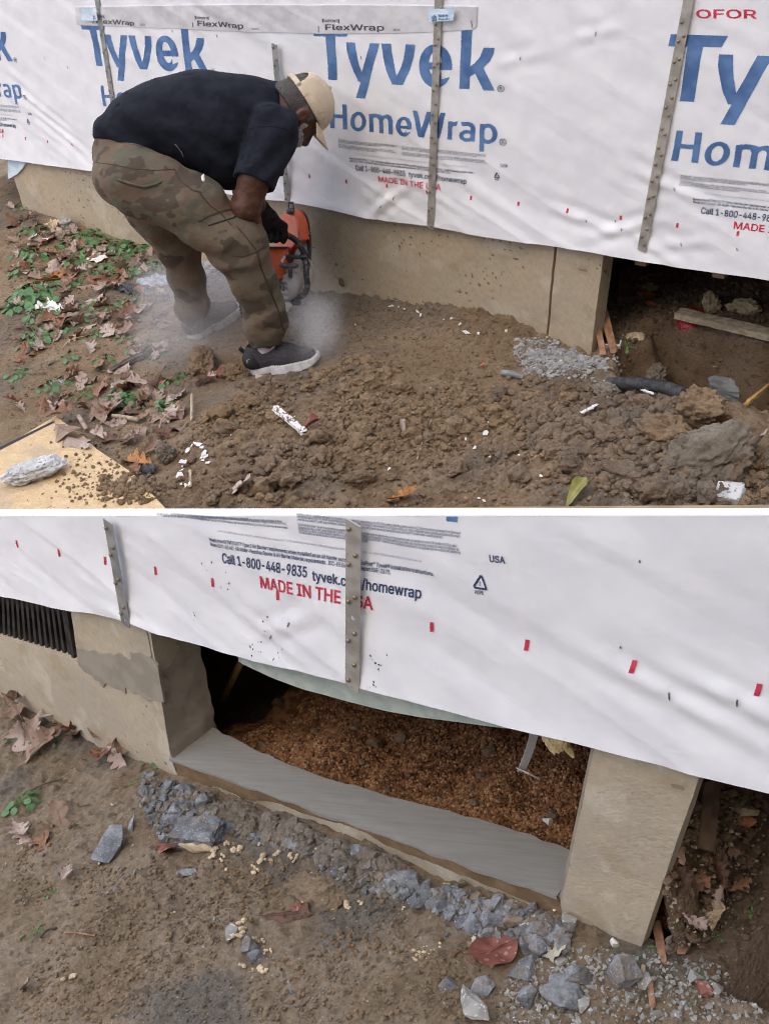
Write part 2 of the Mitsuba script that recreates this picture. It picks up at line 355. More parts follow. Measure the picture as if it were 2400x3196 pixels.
# ================================================================ writing on the wrap
_txt = {}
def text2d(s, bold=True):
    if (s, bold) not in _txt:
        m = meshkit.text_mesh(s, 1.0, 0.05, bold=bold)
        v, f = np.asarray(m.vertices), np.asarray(m.faces)
        keep = (v[f][:, :, 2] > 0.04).all(1)
        f = f[keep]; u, inv = np.unique(f, return_inverse=True)
        _txt[(s, bold)] = (v[u][:, :2], inv.reshape(-1, 3))
    return _txt[(s, bold)]
def lay(fr, items, edge=0.03, shift=0.0):
    """items: (text, base left px, base right px, capital height px): each placed on the wall of the frame."""
    V, F, n = [], [], 0
    for s, p0, p1, cap in items:
        v, f = text2d(s)
        b0, b1, tl = fr.hit(*p0), fr.hit(*p1), fr.hit(p0[0] - 0.06 * cap, p0[1] - cap)
        w = v[:, 0].max()
        q = b0 + np.outer(v[:, 0] / w, b1 - b0) + np.outer(v[:, 1], tl - b0)
        V.append(q[:, [0, 2]] + [shift, 0]); F.append(f + n); n += len(v)
    return np.vstack(V), np.vstack(F)
def px_poly(fr, pts): return sg.Polygon([tuple(fr.hit(*p)[[0, 2]]) for p in pts]).buffer(0)
def on_wrap(name, vf, bsdf, fr, surf, parent, lift=0.0013, edge=0.03, **k):
    v, f = vf
    if edge:
        v3, f = refine(np.c_[v, np.zeros(len(v))], f, edge); v = v3[:, :2]
    return put(name, (np.c_[v[:, 0], surf(v[:, 0], v[:, 1]) - lift, v[:, 1]], f), bsdf, fr, parent, True, **k)
def ell(cx, cy, rx, ry): return sa.scale(sg.Point(cx, cy).buffer(1, 24), rx, ry)
P_ = sg.Polygon
def big_word():
    """The large word, in the 2.5167-fold enlargement of the photograph it was measured in."""
    e = ell(957, 412, 132, 171).difference(ell(957, 402, 54, 102)).union(P_([(880, 383), (1088, 386), (1088, 443), (880, 438)]).intersection(ell(957, 412, 132, 171)))
    e = e.difference(P_([(1003, 443), (1110, 443), (1110, 500), (1062, 500), (1000, 518)]))
    return [P_([(5, 100), (280, 112), (262, 181), (5, 175)]).union(P_([(98, 170), (172, 172), (182, 525), (113, 520)])),
            P_([(258, 224), (326, 227), (334, 285), (352, 370), (380, 465), (410, 360), (443, 232), (516, 235), (460, 450), (403, 668), (334, 662), (368, 538), (350, 536), (312, 455), (280, 350), (264, 290)]),
            P_([(531, 235), (605, 238), (612, 310), (630, 400), (655, 492), (685, 420), (705, 350), (722, 241), (796, 245), (785, 330), (750, 450), (703, 560), (620, 555), (575, 450), (545, 340)]),
            e, P_([(1166, 60), (1250, 60), (1222, 592), (1145, 590)]).union(P_([(1228, 418), (1270, 385), (1310, 335), (1338, 266), (1422, 269), (1412, 320), (1385, 375), (1335, 425), (1423, 606), (1334, 603), (1270, 470), (1220, 500)]))]
def small_word():
    a = ell(1206, 960, 62, 47).difference(ell(1208, 960, 30, 19)).union(P_([(1236, 900), (1272, 900), (1266, 1005), (1232, 1003)])).union(
        P_([(1160, 852), (1215, 850), (1252, 862), (1270, 890), (1272, 925), (1236, 925), (1234, 895), (1215, 882), (1168, 884)]))
    p = ell(1372, 943, 75, 80).difference(ell(1372, 943, 37, 50)).intersection(sg.box(1306, 800, 1500, 1100)).union(P_([(1310, 865), (1345, 866), (1338, 1085), (1302, 1082)]))
    e = ell(712, 887, 62, 78).difference(ell(712, 884, 27, 50)).union(P_([(676, 878), (772, 884), (772, 908), (676, 900)]).intersection(ell(712, 887, 62, 78))).difference(P_([(733, 908), (790, 908), (790, 928), (757, 928), (733, 938)]))
    m = unary_union([P_([(433, 790), (466, 793), (470, 934), (438, 930)]), P_([(515, 830), (547, 832), (549, 941), (516, 939)]), P_([(590, 830), (626, 835), (622, 950), (590, 946)]),
                     P_([(433, 792), (480, 784), (520, 790), (545, 800), (585, 790), (612, 804), (626, 838), (590, 842), (582, 824), (560, 822), (547, 842), (515, 838), (505, 820), (485, 816), (455, 825)])])
    return [unary_union([P_([(128, 705), (160, 708), (164, 902), (130, 898)]), P_([(223, 713), (256, 716), (264, 912), (230, 908)]), P_([(140, 790), (240, 797), (240, 826), (140, 818)])]),
            ell(349, 849, 61, 77).difference(ell(349, 849, 30, 50)), m, e,
            P_([(778, 761), (815, 764), (848, 905), (890, 770), (925, 771), (960, 915), (1000, 778), (1038, 780), (990, 980), (943, 977), (907, 850), (868, 973), (824, 969)]),
            P_([(1060, 843), (1092, 846), (1100, 852), (1135, 845), (1125, 880), (1096, 884), (1088, 905), (1085, 992), (1050, 990)]), a, p]
def z3(g): return sg.Polygon([tuple(UP.hit(980 + x / 2.5167, 40 + y / 2.5167)[[0, 2]]) for x, y in g.exterior.coords],
                             [[tuple(UP.hit(980 + x / 2.5167, 40 + y / 2.5167)[[0, 2]]) for x, y in r.coords] for r in g.interiors]).buffer(0)
def ring_r(cx, cy, r): return [ell(cx, cy, r, r).difference(ell(cx, cy, r * 0.8, r * 0.8)),
                               unary_union([sg.box(cx - r * .36, cy - r * .5, cx - r * .18, cy + r * .5), ell(cx, cy - r * .2, r * .36, r * .3).difference(ell(cx, cy - r * .2, r * .2, r * .14)).intersection(sg.box(cx - r * .3, cy - r, cx + r, cy + r)),
                                            P_([(cx - r * .05, cy + r * .05), (cx + r * .14, cy), (cx + r * .4, cy + r * .5), (cx + r * .2, cy + r * .5)])])]
PERIOD = 1.4454
# ================================================================ upper place: wall wrap
up_edge = [(-60, 487), (48, 500), (311, 538), (520, 575), (802, 619), (903, 629), (1011, 650), (1200, 688), (1359, 712), (1489, 733), (1735, 769), (1912, 800), (2352, 871), (2460, 889)]
_ue = np.array([UP.hit(*p, 1, -0.022)[[0, 2]] for p in up_edge])
def up_bot(x): return np.interp(x, _ue[:, 0], _ue[:, 1]) + 0.004 * np.sin(x * 9) * np.exp(-np.abs(np.sin(x * 2.2)))
def folds(X, Z, bot, amp, seed):
    t, s = X * 0.42 + Z * 0.90, X * 0.90 - Z * 0.42
    a = meshkit.noise(np.stack([t * 15, s * 2.2, 0 * t], -1), seed) + 0.5 * meshkit.noise(np.stack([t * 34, s * 5, 0 * t + 3], -1), seed + 1)
    c1 = 1 - np.abs(2 * meshkit.noise(np.stack([t * 11, s * 1.6, 0 * t + 5], -1), seed + 5) - 1); a = a + 1.1 * np.clip(c1 - 0.72, 0, 1)
    m = meshkit.noise(np.stack([X * 1.6, Z * 1.6, 0 * t + 9], -1), seed + 2)
    h = np.clip((Z - bot) / 0.25, 0, 1)
    return amp * (a - 0.7) * (0.35 + 1.1 * m) * (1.25 - 0.5 * h) + 0.010 * (1 - h) ** 3
PUCK_UP = [(UP.hit(*p)[[0, 2]], a, w) for p, a, w in [((1230, 614), 0.5, 1.0), ((1196, 640), 0.6, 1.0), ((1833, 687), -0.2, 1.3), ((1944, 712), 0.3, 1.3), ((2108, 587), -0.3, 1.4), ((1625, 181), 0.2, 0.8), ((1861, 104), 0.2, 0.8), ((2128, 760), 0.2, 0.9), ((2030, 760), -0.5, 1.2), ((1349, 600), -0.4, 1.2), ((200, 420), -0.5, 1.6), ((120, 330), -0.5, 1.6)]]
def puckers(X, Z, lst):
    h = 0 * X
    for (x, z), a, w in lst:                          # short creases that run out from a staple
        dx, dz = X - x, Z - z; u, v = dx * math.cos(a) + dz * math.sin(a), -dx * math.sin(a) + dz * math.cos(a)
        h = h + 0.0042 * w * np.exp(-(u / (0.10 * w)) ** 2) * np.cos(v * 95) * np.exp(-(v / (0.030 + 0.25 * np.abs(u))) ** 2) - 0.004 * np.exp(-(dx ** 2 + dz ** 2) / 0.015 ** 2)
    return h
def up_wrap(X, Z): return -0.010 - folds(np.asarray(X), np.asarray(Z), up_bot(X), 0.0088, 3) - puckers(np.asarray(X), np.asarray(Z), PUCK_UP)
def wrap_sheet(xs, bot, top, surf, rows):
    v = np.linspace(0, 1, rows) ** 1.25
    X = np.repeat(xs[:, None], rows, 1); Z = bot(xs)[:, None] + v[None] * (top(xs) - bot(xs))[:, None]
    V = np.stack([X, surf(X, Z), Z], -1).reshape(-1, 3)
    i, j = np.meshgrid(np.arange(len(xs) - 1), np.arange(rows - 1), indexing='ij'); a = (i * rows + j).ravel()
    return V, np.stack([a, a + rows, a + rows + 1, a + 1], 1)
UW = put('house_wrap', wrap_sheet(np.arange(-3.3, 2.45, 0.012), up_bot, lambda x: 0 * x + 0.86, up_wrap, 110), 'm_wrap', UP, smooth=True,
         label='white printed house wrap stapled on the wall behind the worker', cat='house wrap')
words = [z3(g) for g in big_word()]; words2 = [z3(g) for g in small_word()]
for k in (-2, -1, 0, 1):
    for name, ws in (('letter', words), ('letter', words2)):
        for w in ws:
            if k == -2 and w.bounds[2] + k * PERIOD < -2.9: continue
            on_wrap(name, tri2d(sa.translate(w, k * PERIOD, 0), 0.03), 'm_print_blue', UP, up_wrap, UW, edge=None)
    for g in ring_r(1471, 590, 28) + ring_r(1489, 1009, 28):
        if k > -3: on_wrap('registered_mark', tri2d(sa.translate(z3(g), k * PERIOD, 0)), 'm_print_navy', UP, up_wrap, UW, edge=None)
T_ = lambda x, y: (1030 + x / 2.7230, 420 + y / 2.7230)
call = [('Call 1-800-448-9835', T_(218, 298), T_(645, 348), 16), ('tyvek.com/homewrap', T_(672, 352), T_(1168, 412), 15)]
meets = [('Meets the ASTM E1677 Type I Air Barrier requirements when installed as an air barrier according to DuPont\u2122 Tyvek\u00ae installation instructions.', T_(167, 203), T_(1221, 329), 5.2),
         ('Meets ICC-ES AC-38 Water-Resistive Barrier & Air Barrier Material requirements.  ICC-ES Evaluation Report ESR-2375.', T_(168, 224), T_(1030, 327), 5.2)]
made = [('MADE IN THE USA', T_(406, 395), T_(950, 466), 17)]
usa = [('USA', T_(1450, 270), T_(1515, 274), 10), ('2', T_(1413, 354), T_(1421, 355), 5), ('HDPE', T_(1398, 386), T_(1434, 390), 4.5)]
PARA1 = ['WARNING: House wrap is slippery and should not be used in any application where it will', 'be walked on. Kickjacks or scaffolding must be used for exterior work above the first floor.', 'If ladders must be used, extra caution must be taken to use them safely by following A14.2.',
         'ADVERTENCIA: es resbaladizo y no debe ser usado en ninguna aplicaci\u00f3n en la que se caminar\u00e1', 'sobre \u00e9l. Se deben usar andamios al realizar trabajos exteriores por encima del primer piso.', 'Si es necesario usar escaleras, se debe tener especial cuidado para usarlas seg\u00fan ANSI A14.1.']
PARA2 = ['WARNING: DuPont\u2122 Tyvek\u00ae HomeWrap\u00ae is a combustible building material as categorized by the 2018 International Building Code (section 703.5) and should be protected from flame and',
         'other ignition sources. NOTICE: Follow fa\u00e7ade manufacturer\u2019s installation and maintenance requirements for all fa\u00e7ade systems in order to maintain water holdout properties and ensure',
         'performance of DuPont\u2122 Tyvek\u00ae. Use of additives, coatings or cleansers on or in the wall system may impact the performance of DuPont\u2122 Tyvek\u00ae water-resistive barriers.',
         'ADVERTENCIA: DuPont\u2122 Tyvek\u00ae HomeWrap\u00ae es un material de construcci\u00f3n combustible seg\u00fan se categoriz\u00f3 en el C\u00f3digo Internacional de Construcci\u00f3n de 2018 (art\u00edculo 703.5) y debe',
         'protegerse del fuego y otras fuentes de ignici\u00f3n. NOTA: Se deben cumplir los requisitos de instalaci\u00f3n y mantenimiento del fabricante de la fachada que apliquen a todos los sistemas de',
         'fachada para conservar las propiedades de resistencia al agua y garantizar el rendimiento de DuPont\u2122 Tyvek\u00ae. El uso de aditivos, recubrimientos o limpiadores sobre o dentro del sistema de']
LEGAL = 'DuPont\u2122, the DuPont Oval Logo, and all products, unless otherwise noted, denoted with \u2122, \u2120 or \u00ae are trademarks, service marks or registered trademarks of affiliates of DuPont de Nemours, Inc. \u00a9 2019 DuPont de Nemours, Inc. All rights reserved.'
par = []
for i, s in enumerate(PARA1): par.append((s, T_(72, 42 + 11 * i + (i > 2) * 10), T_((575, 565, 430, 540, 560, 400)[i], (94, 102, 98, 138, 152, 146)[i]), 3.0))
for i, s in enumerate(PARA2): par.append((s, T_(612, 102 + 11 * i + (i > 2) * 13), T_((1330, 1330, 1255, 1320, 1318, 1332)[i], (170, 181, 186, 219, 228, 242)[i]), 3.0))
legal = [(LEGAL, T_(213, 164), T_(1170, 275), 2.6)]
def triangle(fr, apex, bl, br, w):
    t = sg.Polygon([fr.hit(*p)[[0, 2]] for p in (apex, bl, br)]); t = t.buffer(-w).buffer(w)
    return t.difference(t.buffer(-w))
tri = triangle(UP, T_(1419, 308), T_(1385, 366), T_(1450, 372), 0.0045)
for k in (-2, -1, 0, 1):
    s = k * PERIOD
    for nm, it, b in (('phone_line', call, 'm_print_navy'), ('standards_line', meets, 'm_print_navy'), ('origin_line', made, 'm_print_red'), ('country_mark', usa[:1], 'm_print_navy'), ('plastic_code', usa[1:2], 'm_print_navy'), ('plastic_code', usa[2:], 'm_print_navy'), ('small_print', par, 'm_print_grey'), ('legal_line', legal, 'm_print_faint')):
        if k == -1: continue                        # behind the worker
        on_wrap(nm, lay(UP, it, shift=s), b, UP, up_wrap, UW)
    if k != -1: on_wrap('recycling_triangle', tri2d(sa.translate(tri, s, 0), 0.03), 'm_print_navy', UP, up_wrap, UW, edge=None)
for i in range(-14, 11):
    if i in (-4, -5, -6, -3): continue
    on_wrap('stud_mark', tri2d(sg.Polygon([(i * .2032 - .0058, -.007), (i * .2032 + .0022, -.007), (i * .2032 + .0058, .007), (i * .2032 - .0022, .007)])), 'm_print_red', UP, up_wrap, UW, edge=None)
# the red line of print that runs along the top, its lower edge in view
RZ = lambda x, y: (2050 + x / 4.746, 40 + y / 4.746)
on_wrap('red_lettering', lay(UP, [('OFOR', RZ(575, 62), RZ(1480, 74), 26)]), 'm_print_red', UP, up_wrap, UW)
# grey flashing tape across the top
tape = [(-50, -12), (240, -6), (245, 74), (340, 78), (500, 84), (640, 90), (800, 97), (1000, 101), (1200, 101), (1340, 96), (1478, 88), (1490, 80), (1493, 20), (1200, 10), (-50, -12)]
tp = px_poly(UP, [(238, 20), (244, 74), (340, 78), (500, 84), (640, 90), (800, 97), (1000, 101), (1200, 101), (1340, 96), (1478, 89), (1488, 82), (1493, 18), (1200, 14), (700, 12)])
v, f = tri2d(tp, 0.02)
yy = up_wrap(v[:, 0], v[:, 1]) - 0.0035
nv = len(v); bnd = tp.boundary
TAPE = put('flashing_tape', join([(np.c_[v[:, 0], yy, v[:, 1]], f)] + [tube(np.array([[x, float(up_wrap(np.array([x]), np.array([z]))[0]) - 0.002, z] for x, z in [bnd.interpolate(t).coords[0] for t in np.linspace(0, bnd.length, 160)]]), 0.0016, 5)]), 'm_tape', UP, smooth=35,
           label='grey printed flashing tape stuck across the top of the white wrap', cat='tape')
tape_y = lambda X, Z: up_wrap(X, Z) - 0.0035
for it in [('FlexWrap', (302, 69.5), (424, 76), 14), ('FlexWrap', (619, 76), (767, 85), 16), ('FlexWrap', (1017, 89), (1202, 92), 17)]: on_wrap('lettering', lay(UP, [it]), 'm_print_tape', UP, tape_y, TAPE)
for it in [('\u25c2DUPONT\u25b8', (300, 50), (330, 53), 7), ('\u25c2DUPONT\u25b8', (612, 54), (656, 57), 7), ('\u25c2DUPONT\u25b8', (1010, 64), (1064, 66), 8)]: on_wrap('lettering', lay(UP, [it]), 'm_print_tape', UP, tape_y, TAPE)
for it in [('| 35.23 m', (440, 75), (458, 76), 5), ('| 35.23 m', (790, 88), (812, 89), 5), ('| 35.23 m', (1229, 93), (1252, 92), 6)]: on_wrap('lettering', lay(UP, [it]), 'm_print_tape', UP, tape_y, TAPE)

# ---------------------------------------------------------------- metal straps
def strap(fr, surf, c0, c1, width, label, group, nails, holes, bsdf='m_zinc', over=0.12):
    a, b = fr.hit(*c0), fr.hit(*c1); d = np.array([b[0] - a[0], b[2] - a[2]]); L = np.linalg.norm(d); d /= L; n = np.array([-d[1], d[0]])
    o = np.array([a[0], a[2]])
    def at(s, t): return o + d * s + n * t
    g = sg.Polygon([at(-over, -width / 2), at(-over, width / 2), at(L - 0.004, width / 2), at(L, width / 2 - 0.004), at(L, -width / 2 + 0.004), at(L - 0.004, -width / 2)])
    for s in holes: g = g.difference(sg.Point(*at(s * L, 0)).buffer(0.0058, 12))
    g = g.difference(sg.Point(*at(L - 0.008, 0.0)).buffer(0.0022, 8))
    y = float(np.min(surf(np.linspace(a[0], b[0], 40), np.linspace(a[2], b[2], 40))))
    y = y - 0.0015
    k = thing('metal_strap', label, 'metal strap', group)
    put('band', slab(g, y - 0.0018, y), bsdf, fr, k)
    r = np.random.default_rng(int(abs(a[0]) * 1000))
    for i, s in enumerate(nails):
        p = at(s * L, (1 if i % 2 else -1) * width * 0.22)
        v, f = lump(0.0048, 1, 0.12, i, (1, 0.55, 1))
        st = tube(np.array([[p[0], y - 0.001, p[1]], [p[0], y - 0.006, p[1]]]), 0.0022, 6)
        put('screw', join([(v + [p[0], y - 0.0055, p[1]], f), st]), 'm_screw', fr, k, 40)
    return k
nl = lambda n, a=0.02, b=0.97: [a + (b - a) * (i + 0.3 * math.sin(i * 2.7)) / (n - 1) for i in range(n)]
SG = None
strap(UP, up_wrap, (314, 50), (362, 365), 0.029, 'long metal strap crossing the first big blue letter above the worker’s back', SG, nl(12), (0.42, 0.85))
strap(UP, up_wrap, (868, 131), (909, 634), 0.029, 'short topped metal strap running behind the cap down to the saw', SG, nl(17), (0.24, 0.985), 'm_zinc', 0.0)
strap(UP, up_wrap, (1373, 58), (1349, 708), 0.030, 'metal strap crossing the letter e of the large blue word', SG, nl(20), (0.165, 0.835), 'm_zinc_worn')
strap(UP, up_wrap, (2146, 48), (2008, 779), 0.031, 'broad tilted metal strap beside the crawl space corner at upper right', SG, nl(24), (0.16, 0.83), 'm_zinc_worn')
def staple(fr, surf, p0, p1, parent):
    a, b = fr.hit(*p0), fr.hit(*p1)
    P = np.array([[q[0], float(surf(np.array([q[0]]), np.array([q[2]]))[0]) - 0.0022, q[2]] for q in (a, (a + b) / 2, b)])
    put('staple', tube(P, 0.0011, 5), 'm_staple', fr, parent)
for p0, p1 in [((678, 106), (680, 114)), ((538, 92), (540, 99)), ((1625, 176), (1625, 186)), ((1861, 98), (1859, 110)), ((1230, 618), (1233, 610)), ((1194, 643), (1198, 636)), ((1832, 683), (1834, 690)), ((1921, 685), (1922, 692)), ((1944, 708), (1946, 716)), ((2107, 582), (2109, 592)),
               ((2127, 756), (2129, 765)), ((2303, 770), (2304, 778)), ((1230, 616), (1232, 622)), ((213, 205), (214, 211)), ((141, 178), (142, 183)), ((1128, 172), (1131, 182))]: staple(UP, up_wrap, p0, p1, UW)
for p0, p1 in [((999, 77), (1000, 96)), ((1475, 60), (1477, 82)), ((606, 66), (607, 81)), ((295, 60), (295, 72))]: staple(UP, tape_y, p0, p1, TAPE)
def sticker(pts, txt, label):
    g = px_poly(UP, pts); v, f = tri2d(g, 0.02)
    k = put('sticker', (np.c_[v[:, 0], up_wrap(v[:, 0], v[:, 1]) - 0.019, v[:, 1]], f), 'm_sticker', UP, label=label, cat='sticker')
    on_wrap('lettering', lay(UP, txt), 'm_print_blue', UP, lambda X, Z: up_wrap(X, Z) - 0.0195, k)
sticker([(266, 20), (312, 20), (318, 58), (300, 59), (268, 56)], [('F', (304, 56), (312, 57), 14)], 'small pale blue sticker over the strap above the worker’s back')
sticker([(1350, 18), (1432, 22), (1427, 56), (1352, 61)], [('sh', (1361, 58), (1376, 57), 20), ('tape', (1382, 44), (1412, 43), 8), ('flash', (1382, 54), (1416, 53), 5)], 'pale blue printed sticker on the strap beside the tape end')

# ---------------------------------------------------------------- upper place: foundation, house body, crawl space
def hx(fr, *pts): return [tuple(fr.hit(*p, 1, 0.008)[[0, 2]]) for p in pts]
FY = 0.012
slit_l, slit_r = hx(UP, (1727, 771), (1704, 1031)), hx(UP, (1735, 772), (1711, 1033))
ext = lambda p, q, z: (p[0] + (q[0] - p[0]) * (z - p[1]) / (q[1] - p[1]), z)
fl = sg.Polygon([(-2.72, -0.08), ext(*slit_l, -0.08), ext(*slit_l, -1.05), (-2.80, -1.05)])
rt, rb = hx(UP, (1880, 800), (1843, 1092))
fp = sg.Polygon([ext(*slit_r, -0.08), ext(rt, rb, -0.08), ext(rt, rb, -1.05), ext(*slit_r, -1.05)])
FW = thing('foundation_wall', 'long tan rendered foundation wall below the wrap with a sawn slit', 'wall')
def rough_wall(g, y0, y1, edge=0.02, amp=0.0016):
    v, f = plate(g, y0, y1, edge)
    d = (meshkit.fbm(v * 22, 3) - 0.5) * 2 * amp + (meshkit.fbm(v * 5 + 9, 2) - 0.5) * 2 * amp
    v = v.copy(); v[:, 1] += d; v[:, 0] += d * 0.7
    return v, f
put('rendered_face', rough_wall(fl, FY, 0.20, 0.025), 'm_wall_up', UP, FW, 25)
put('end_pier', rough_wall(fp, FY, 0.075), 'm_wall_up', UP, FW, 25, label='short end pier of the foundation cut free by the slit')
put('slit_backing', slab(sg.Polygon([ext(*slit_l, -0.08), ext(*slit_r, -0.08), ext(*slit_r, -1.0), ext(*slit_l, -1.0)]).buffer(0.03, join_style=2), 0.205, 0.23), 'm_board', UP, FW)
HB = thing('house', 'house body of bare sheathing that carries the white wrap, its floor over the crawl space', 'house')
put('sheathing', join([box((-0.45, 0.30, 0.36), (5.5, 0.56, 0.98)), box((-0.45, 1.2, -0.10), (5.5, 2.4, 0.05)), box((1.0, 2.4, -0.6), (6.6, 0.05, 1.1)), box((2.32, 1.2, -0.6), (0.05, 2.4, 1.1)), box((-2.62, 1.35, -0.6), (0.05, 2.2, 1.1))]), 'm_board', UP, HB)
for i in range(7): put('floor_joist', box((0.75 + 0.28 * i, 1.1, -0.155), (0.04, 2.1, 0.06)), 'm_board', UP, HB)
bf = px_poly(UP, [(20, 494), (78, 503), (66, 525), (48, 545), (20, 560)])
put('foam_board', slab(bf, 0.0, 0.02), 'm_sticker', UP, label='pale blue foam board corner hanging under the wrap at far left', cat='foam board')

# ---------------------------------------------------------------- upper place: ground
_cx = [-4.5, -3.4, -2.77, -2.25, -1.6, -1.0, -0.43, 0.05, 0.30, 0.45, 0.56, 0.66, 0.76, 0.85, 1.2, 2.6]
_cz = [-0.36, -0.38, -0.40, -0.425, -0.476, -0.505, -0.520, -0.465, -0.43, -0.432, -0.453, -0.475, -0.505, -0.515, -0.53, -0.53]
def sst(a, b, x): t = np.clip((x - a) / (b - a), 0, 1); return t * t * (3 - 2 * t)
def bumpf(X, Y, x, y, sx, sy, h): return h * np.exp(-((X - x) / sx) ** 2 - ((Y - y) / sy) ** 2)
def dirt_mask(X, Y):
    """1 where loose dug soil lies, 0 on the trodden leaf-strewn ground to its left."""
    e = X + 0.62 * (Y + 0.6) + 0.10 * np.sin(Y * 9) + 0.12 * (meshkit.fbm(np.stack([X * 5, Y * 5, 0 * X], -1), 3, 4) - 0.5)
    return sst(-0.42, -0.10, e)
def up_base(X, Y):
    z = np.interp(X, _cx, _cz)
    far = np.interp(X, [-4.5, -2.5, -1.5, -0.5, 0.3, 1.0, 1.8, 2.6], [-0.42, -0.435, -0.47, -0.50, -0.475, -0.50, -0.50, -0.50])
    z = z + (far - z) * sst(-0.02, -0.38, Y)
    z = z + bumpf(X, Y, 0.35, -1.00, 0.42, 0.30, 0.070) + bumpf(X, Y, 1.25, -0.62, 0.34, 0.22, 0.075) + bumpf(X, Y, 1.50, -0.32, 0.20, 0.12, 0.11) - bumpf(X, Y, 0.86, -0.60, 0.16, 0.2, 0.02)
    z = z + bumpf(X, Y, 1.02, -0.16, 0.2, 0.07, 0.03)
    pit = sst(0.93, 1.03, X + 0.03 * np.sin(Y * 30)) * sst(-0.15, -0.09, Y) * (1 - sst(0.19, 0.23, Y + 0.02 * np.sin(X * 25)))
    back = sst(0.19, 0.23, Y + 0.02 * np.sin(X * 25)) * sst(0.75, 0.95, X)
    z = z + back * (-0.47 + 0.06 * np.clip(Y - 0.2, 0, 2) - z)
    return z - 0.60 * pit
FEET = [(UP.hit(*a, 2, -0.51)[:2], UP.hit(*b, 2, -0.51)[:2]) for a, b in (((772, 1163), (992, 1133)), ((590, 1066), (735, 982)))]
def seg_d(X, Y, a, b):
    e = b - a; t = np.clip(((X - a[0]) * e[0] + (Y - a[1]) * e[1]) / (e @ e), 0, 1); return np.hypot(X - a[0] - t * e[0], Y - a[1] - t * e[1])
def up_ground(X, Y):
    X, Y = np.asarray(X, float), np.asarray(Y, float)
    z = up_base(X, Y); m = dirt_mask(X, Y) * (1 - 0.8 * sst(0.1, 0.2, Y))
    q = np.stack([X, Y, 0 * X], -1)
    soft = np.exp(-((X - 0.38) / 0.50) ** 4 - ((Y + 0.34) / 0.30) ** 4)           # the trodden bare patch in front of the wall
    m2 = m * (1 - 0.86 * soft)
    z = z + (meshkit.fbm(q * 3.1, 3, 1) - 0.5) * (0.02 + 0.045 * m2)
    ridg = 1 - np.abs(2 * meshkit.fbm(q * 15, 3, 2) - 1)
    z = z + (ridg - 0.75) * 0.055 * m2 * (0.4 + 1.2 * meshkit.noise(q * 4, 8)) + (meshkit.fbm(q * 42, 3, 3) - 0.5) * (0.012 + 0.022 * m2) + (meshkit.fbm(q * 110, 2, 5) - 0.5) * (0.006 + 0.008 * m)
    for (a, b) in FEET:
        w = np.exp(-(seg_d(X, Y, a, b) / 0.10) ** 4); z = z + w * (-0.512 - z)
    edge = np.maximum(np.maximum(sst(-3.3, -4.4, X), sst(-1.95, -2.6, Y)), sst(1.95, 2.5, X) * sst(0.0, -0.4, Y))
    return z - 0.45 * edge
def height_mesh(xs, ys, h):
    X, Y = np.meshgrid(xs, ys, indexing='ij'); V = np.stack([X, Y, h(X, Y)], -1).reshape(-1, 3); n = len(ys)
    i, j = np.meshgrid(np.arange(len(xs) - 1), np.arange(n - 1), indexing='ij'); a = (i * n + j).ravel()
    return V, np.stack([a, a + n, a + n + 1, a + 1], 1)
gx = np.r_[np.arange(-4.6, -3.0, 0.08), np.arange(-3.0, -0.9, 0.014), np.arange(-0.9, 1.95, 0.0075), np.arange(1.95, 2.7, 0.05)]
gy = np.r_[np.arange(-2.7, -1.9, 0.05), np.arange(-1.9, 0.22, 0.0085), np.arange(0.22, 1.0, 0.02), np.arange(1.0, 2.4, 0.1)]
gv, gf = height_mesh(gx, gy, up_ground)
gl = (UP.world(gv) - LO.o) @ LO.G                                   # the upper ground ends behind the low wall
roof = np.interp(gl[:, 1], [-9, 0.03, 0.25, 0.69, 0.73, 0.731], [9, 9, -0.11, -0.415, -0.45, -9])
gf = gf[(gl[:, 2] > roof)[gf].all(1) | (gl[gf][:, :, 0] < -1.65).all(1) | (gl[gf][:, :, 0] > 1.6).all(1)]
gu, gi = np.unique(gf, return_inverse=True)
gv, gf = gv[gu], gi.reshape(-1, 4); gc = gv[gf].mean(1)
dk = (gc[:, 0] + 0.05 * np.sin(gc[:, 1] * 40) > 0.90 + 0.3 * np.clip(-gc[:, 1] - 0.06, 0, 1) * 10) & (gc[:, 1] > -0.10 + 0.03 * np.sin(gc[:, 0] * 50))
for nm, fs, b_, lb_ in (('pit', gf[dk], 'm_crawl_earth', 'brown earth of the pit and floor below the house'),):
    u_, i_ = np.unique(fs, return_inverse=True); put(nm, (gv[u_], i_.reshape(-1, 4)), b_, UP, smooth=True, kind='structure', label=lb_)
gf = gf[~dk]; gu, gi = np.unique(gf, return_inverse=True)
put('ground', (gv[gu], gi.reshape(-1, 4)), 'm_soil_up', UP, smooth=True, kind='structure', label='dug brown soil and trodden leaf-strewn ground in front of the upper wall')
UG = lambda px, py: UP.surf(px, py, up_ground)

# ---------------------------------------------------------------- an added house, unseen behind the camera, put in to block the low sky
mat('m_siding', prin((0.30, 0.30, 0.29), 0.8))
class WF:
    world = staticmethod(lambda p: np.asarray(p, float))
NB = thing('added_house', 'added unseen house behind the viewer that blocks the low sky', 'house')
put('wall', box((0, -6.0, 3.5), (30, 0.3, 7.6)), 'm_siding', WF, NB)
put('roof', (np.array([[-15.5, -5.5, 7.3], [15.5, -5.5, 7.3], [15.5, -10.5, 10.0], [-15.5, -10.5, 10.0]], float), np.array([[0, 1, 2, 3]])), 'm_board', WF, NB)
